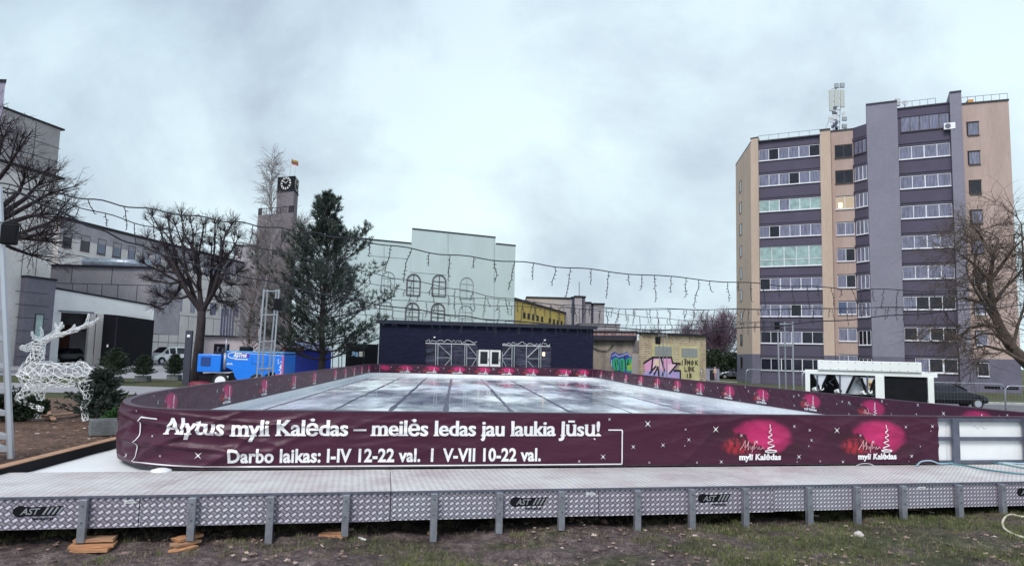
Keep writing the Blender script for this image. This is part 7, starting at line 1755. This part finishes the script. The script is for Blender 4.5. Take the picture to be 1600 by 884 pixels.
for px, py in ((1274, 608), (1282, 607), (1309, 611), (1349, 613.5), (1358, 612)): p = fh(px, py); m.disc((p[0], -.1, p[1]), (.5, 1, .2), .055, .16, 10)
m.build('fittings', white_m, chz)
m = FH.mb(); p = fh(1360, 600); m.box(p[0]-.05, p[0]+.05, -.058, -.050, p[1]-.1, p[1]+.1); wl2 = m.build('warning_label', mat('label_cream', (.75, .62, .38), .6), chz)
m = FH.mb(); m.box(p[0]-.03, p[0]+.03, -.049, -.044, p[1]-.05, p[1]+.03); m.build('label_mark', mat('label_dark', (.2, .08, .05), .6), wl2)
m = FH.mb(); m.box(fh(1259, 610)[0], L, -.12, .02, zf0-.02, zf0+.12); m.build('frame_base', wp, chz)
m = FH.mb(); vs, fs = glyphs('thermo', .06, .02); a = fh(1441, 627)[0]; m.add([(x, .0, fh(1448, 630)[1]+y) for x, y in fit(vs, a, a+.16)], fs); 
# --- barriers -------------------------------------------------------------------
def barrier(label, pa, pb, zt_, zb_, r=.022, mesh_n=30, grp='tubular mesh barriers right of the rink'):
    F_ = Fac(pa, pb); root = thing('mesh_barrier', label, 'barrier', (*pa, zb_), 0, grp); L = F_.L; c = .22
    pts = [(0, 0, zb_), (0, 0, zt_-c)]+[(c-c*math.cos(t), 0, zt_-c+c*math.sin(t)) for t in (R(30), R(60), R(90))]+[(L-c, 0, zt_)]+[(L-c+c*math.sin(t), 0, zt_-c+c*math.cos(t)) for t in (R(30), R(60), R(90))]+[(L, 0, zb_)]
    m = F_.mb(); m.tube(pts, r, 8); m.tube([(0, 0, zb_+.12), (L, 0, zb_+.12)], r*.8, 6); m.build('tube_frame', wire_m, root, smooth=True)
    m = F_.mb()
    for k in range(1, mesh_n): s = L*k/mesh_n; m.tube([(s, 0, zb_+.12), (s, 0, zt_)], .0026, 3, False)
    for z in np.linspace(zb_+.3, zt_-.1, 5): m.tube([(0, .004, z), (L, .004, z)], .0035, 3, False)
    m.build('wire_mesh', steel, root)
    for s in (.25, L-.25): m = F_.mb(); m.box(s-.03, s+.03, -.3, .3, zb_-.02, zb_+.03); m.build('foot', steel_d, root)
    return root
def bz(px, py, Y): return Z(px, py, Y)
barrier('mesh barrier left of the thin light mast at the foot of the apartment block', XY(1166, 52, 590), XY(1253, 52, 592), bz(1200, 577.5, 52), -.6)
barrier('short end of a mesh barrier directly left of the chiller', XY(1253.5, 30, 600), XY(1330, 30, 600), bz(1280, 580, 30), -.55)
barrier('mesh barrier in front of the black hatchback right of the chiller', XY(1412, 33, 600), XY(1570, 33, 620), bz(1520, 598.5, 33), gz(*XY(1500, 33))-.0)
barrier('mesh barrier at the right edge beside the road', XY(1571.5, 33, 620), XY(1730, 32, 620), bz(1640, 604, 33), gz(*XY(1600, 33))-.0)
barrier('mesh barrier with its post at the corner of the brick building', XY(1096, 50, 590), XY(1100, 58, 590), bz(1103, 577, 50), -.6, mesh_n=8)
# utility cabinet and pedestrian on the lawn
c_ = XY(1111, 86, 580); ub = thing('utility_shed', 'small grey blue shed behind the brick building on the lawn', 'shed', (*c_, -.6)); m = MB(); m.box(-.75, .85, -.5, .5, 0, 1.5); m.build('wall', mat('grey_blue_paint', (.28, .29, .38), .7, 0, 2, .2), ub, local=True); m = MB(); m.box(-.85, .95, -.6, .6, 1.5, 1.6); m.build('roof', dark_m, ub, local=True)
m = MB(); m.box(-.3, .25, -.53, -.501, 0, 1.25); m.build('door', dark_m, ub, local=True)
# person on the lawn path: one continuous skinned body
def person(label, loc, rz, H, coat, trousers):
    root = thing('person', label, 'person', loc, rz); s = H/1.7
    J = {'pel': (0, 0, .92), 'che': (.01, 0, 1.25), 'nek': (.01, 0, 1.44), 'hed': (.03, 0, 1.56), 'top': (.03, 0, 1.66), 'lsh': (0, .17, 1.38), 'lel': (-.05, .21, 1.12), 'lwr': (.06, .2, .9), 'lha': (.1, .2, .83), 'rsh': (0, -.17, 1.38), 'rel': (.02, -.21, 1.12), 'rwr': (.14, -.19, .96), 'rha': (.2, -.18, .92), 'lhi': (0, .09, .88), 'lkn': (.10, .1, .5), 'lan': (.05, .1, .09), 'lto': (.19, .11, .04), 'rhi': (0, -.09, .88), 'rkn': (.0, -.1, .5), 'ran': (-.14, -.1, .12), 'rto': (-.03, -.11, .04)}
    E_ = [('pel', 'che'), ('che', 'nek'), ('nek', 'hed'), ('hed', 'top'), ('che', 'lsh'), ('lsh', 'lel'), ('lel', 'lwr'), ('lwr', 'lha'), ('che', 'rsh'), ('rsh', 'rel'), ('rel', 'rwr'), ('rwr', 'rha'), ('pel', 'lhi'), ('lhi', 'lkn'), ('lkn', 'lan'), ('lan', 'lto'), ('pel', 'rhi'), ('rhi', 'rkn'), ('rkn', 'ran'), ('ran', 'rto')]
    rd = dict(pel=.14, che=.15, nek=.06, hed=.10, top=.075, lsh=.075, rsh=.075, lel=.05, rel=.05, lwr=.035, rwr=.035, lha=.04, rha=.04, lhi=.09, rhi=.09, lkn=.065, rkn=.065, lan=.045, ran=.045, lto=.04, rto=.04)
    ks = list(J); me = bpy.data.meshes.new('body'); me.from_pydata([tuple(c*s for c in J[k]) for k in ks], [(ks.index(a), ks.index(b)) for a, b in E_], [])
    o = bpy.data.objects.new('body', me); C.objects.link(o); o.parent = root; sk = o.modifiers.new('skin', 'SKIN'); 
    me.skin_vertices or None
    for i, k in enumerate(ks): me.skin_vertices[0].data[i].radius = (rd[k]*s, rd[k]*s); me.skin_vertices[0].data[i].use_root = (k == 'pel')
    o.modifiers.new('sub', 'SUBSURF').levels = 1
    mt, nt_, b_2 = newmat('person_clothes'); g = nt_.nodes.new('ShaderNodeTexCoord'); sx_ = nt_.nodes.new('ShaderNodeSeparateXYZ'); nt_.links.new(g.outputs['Object'], sx_.inputs[0])
    nt_.links.new(ramp(nt_, E(nt_, sx_.outputs[2])*(1/(1.8*s)), [(0, (.02, .02, .02)), (.05, trousers), (.48, trousers), (.481, coat), (.80, coat), (.805, (.5, .33, .26)), (.90, (.72, .66, .62))]), b_2.inputs['Base Color'])
    nt_.nodes['Color Ramp'].color_ramp.interpolation = 'CONSTANT'; me.materials.append(mt); return root
p_ = XY(1117.5, 84.5, 583); person('person in a pale pink coat standing on the lawn by the small shed', (p_[0], p_[1], -.56), R(200), 1.65, (.62, .42, .36), (.45, .22, .26))
# skin modifier needs its custom data layer before radii are set; see person()
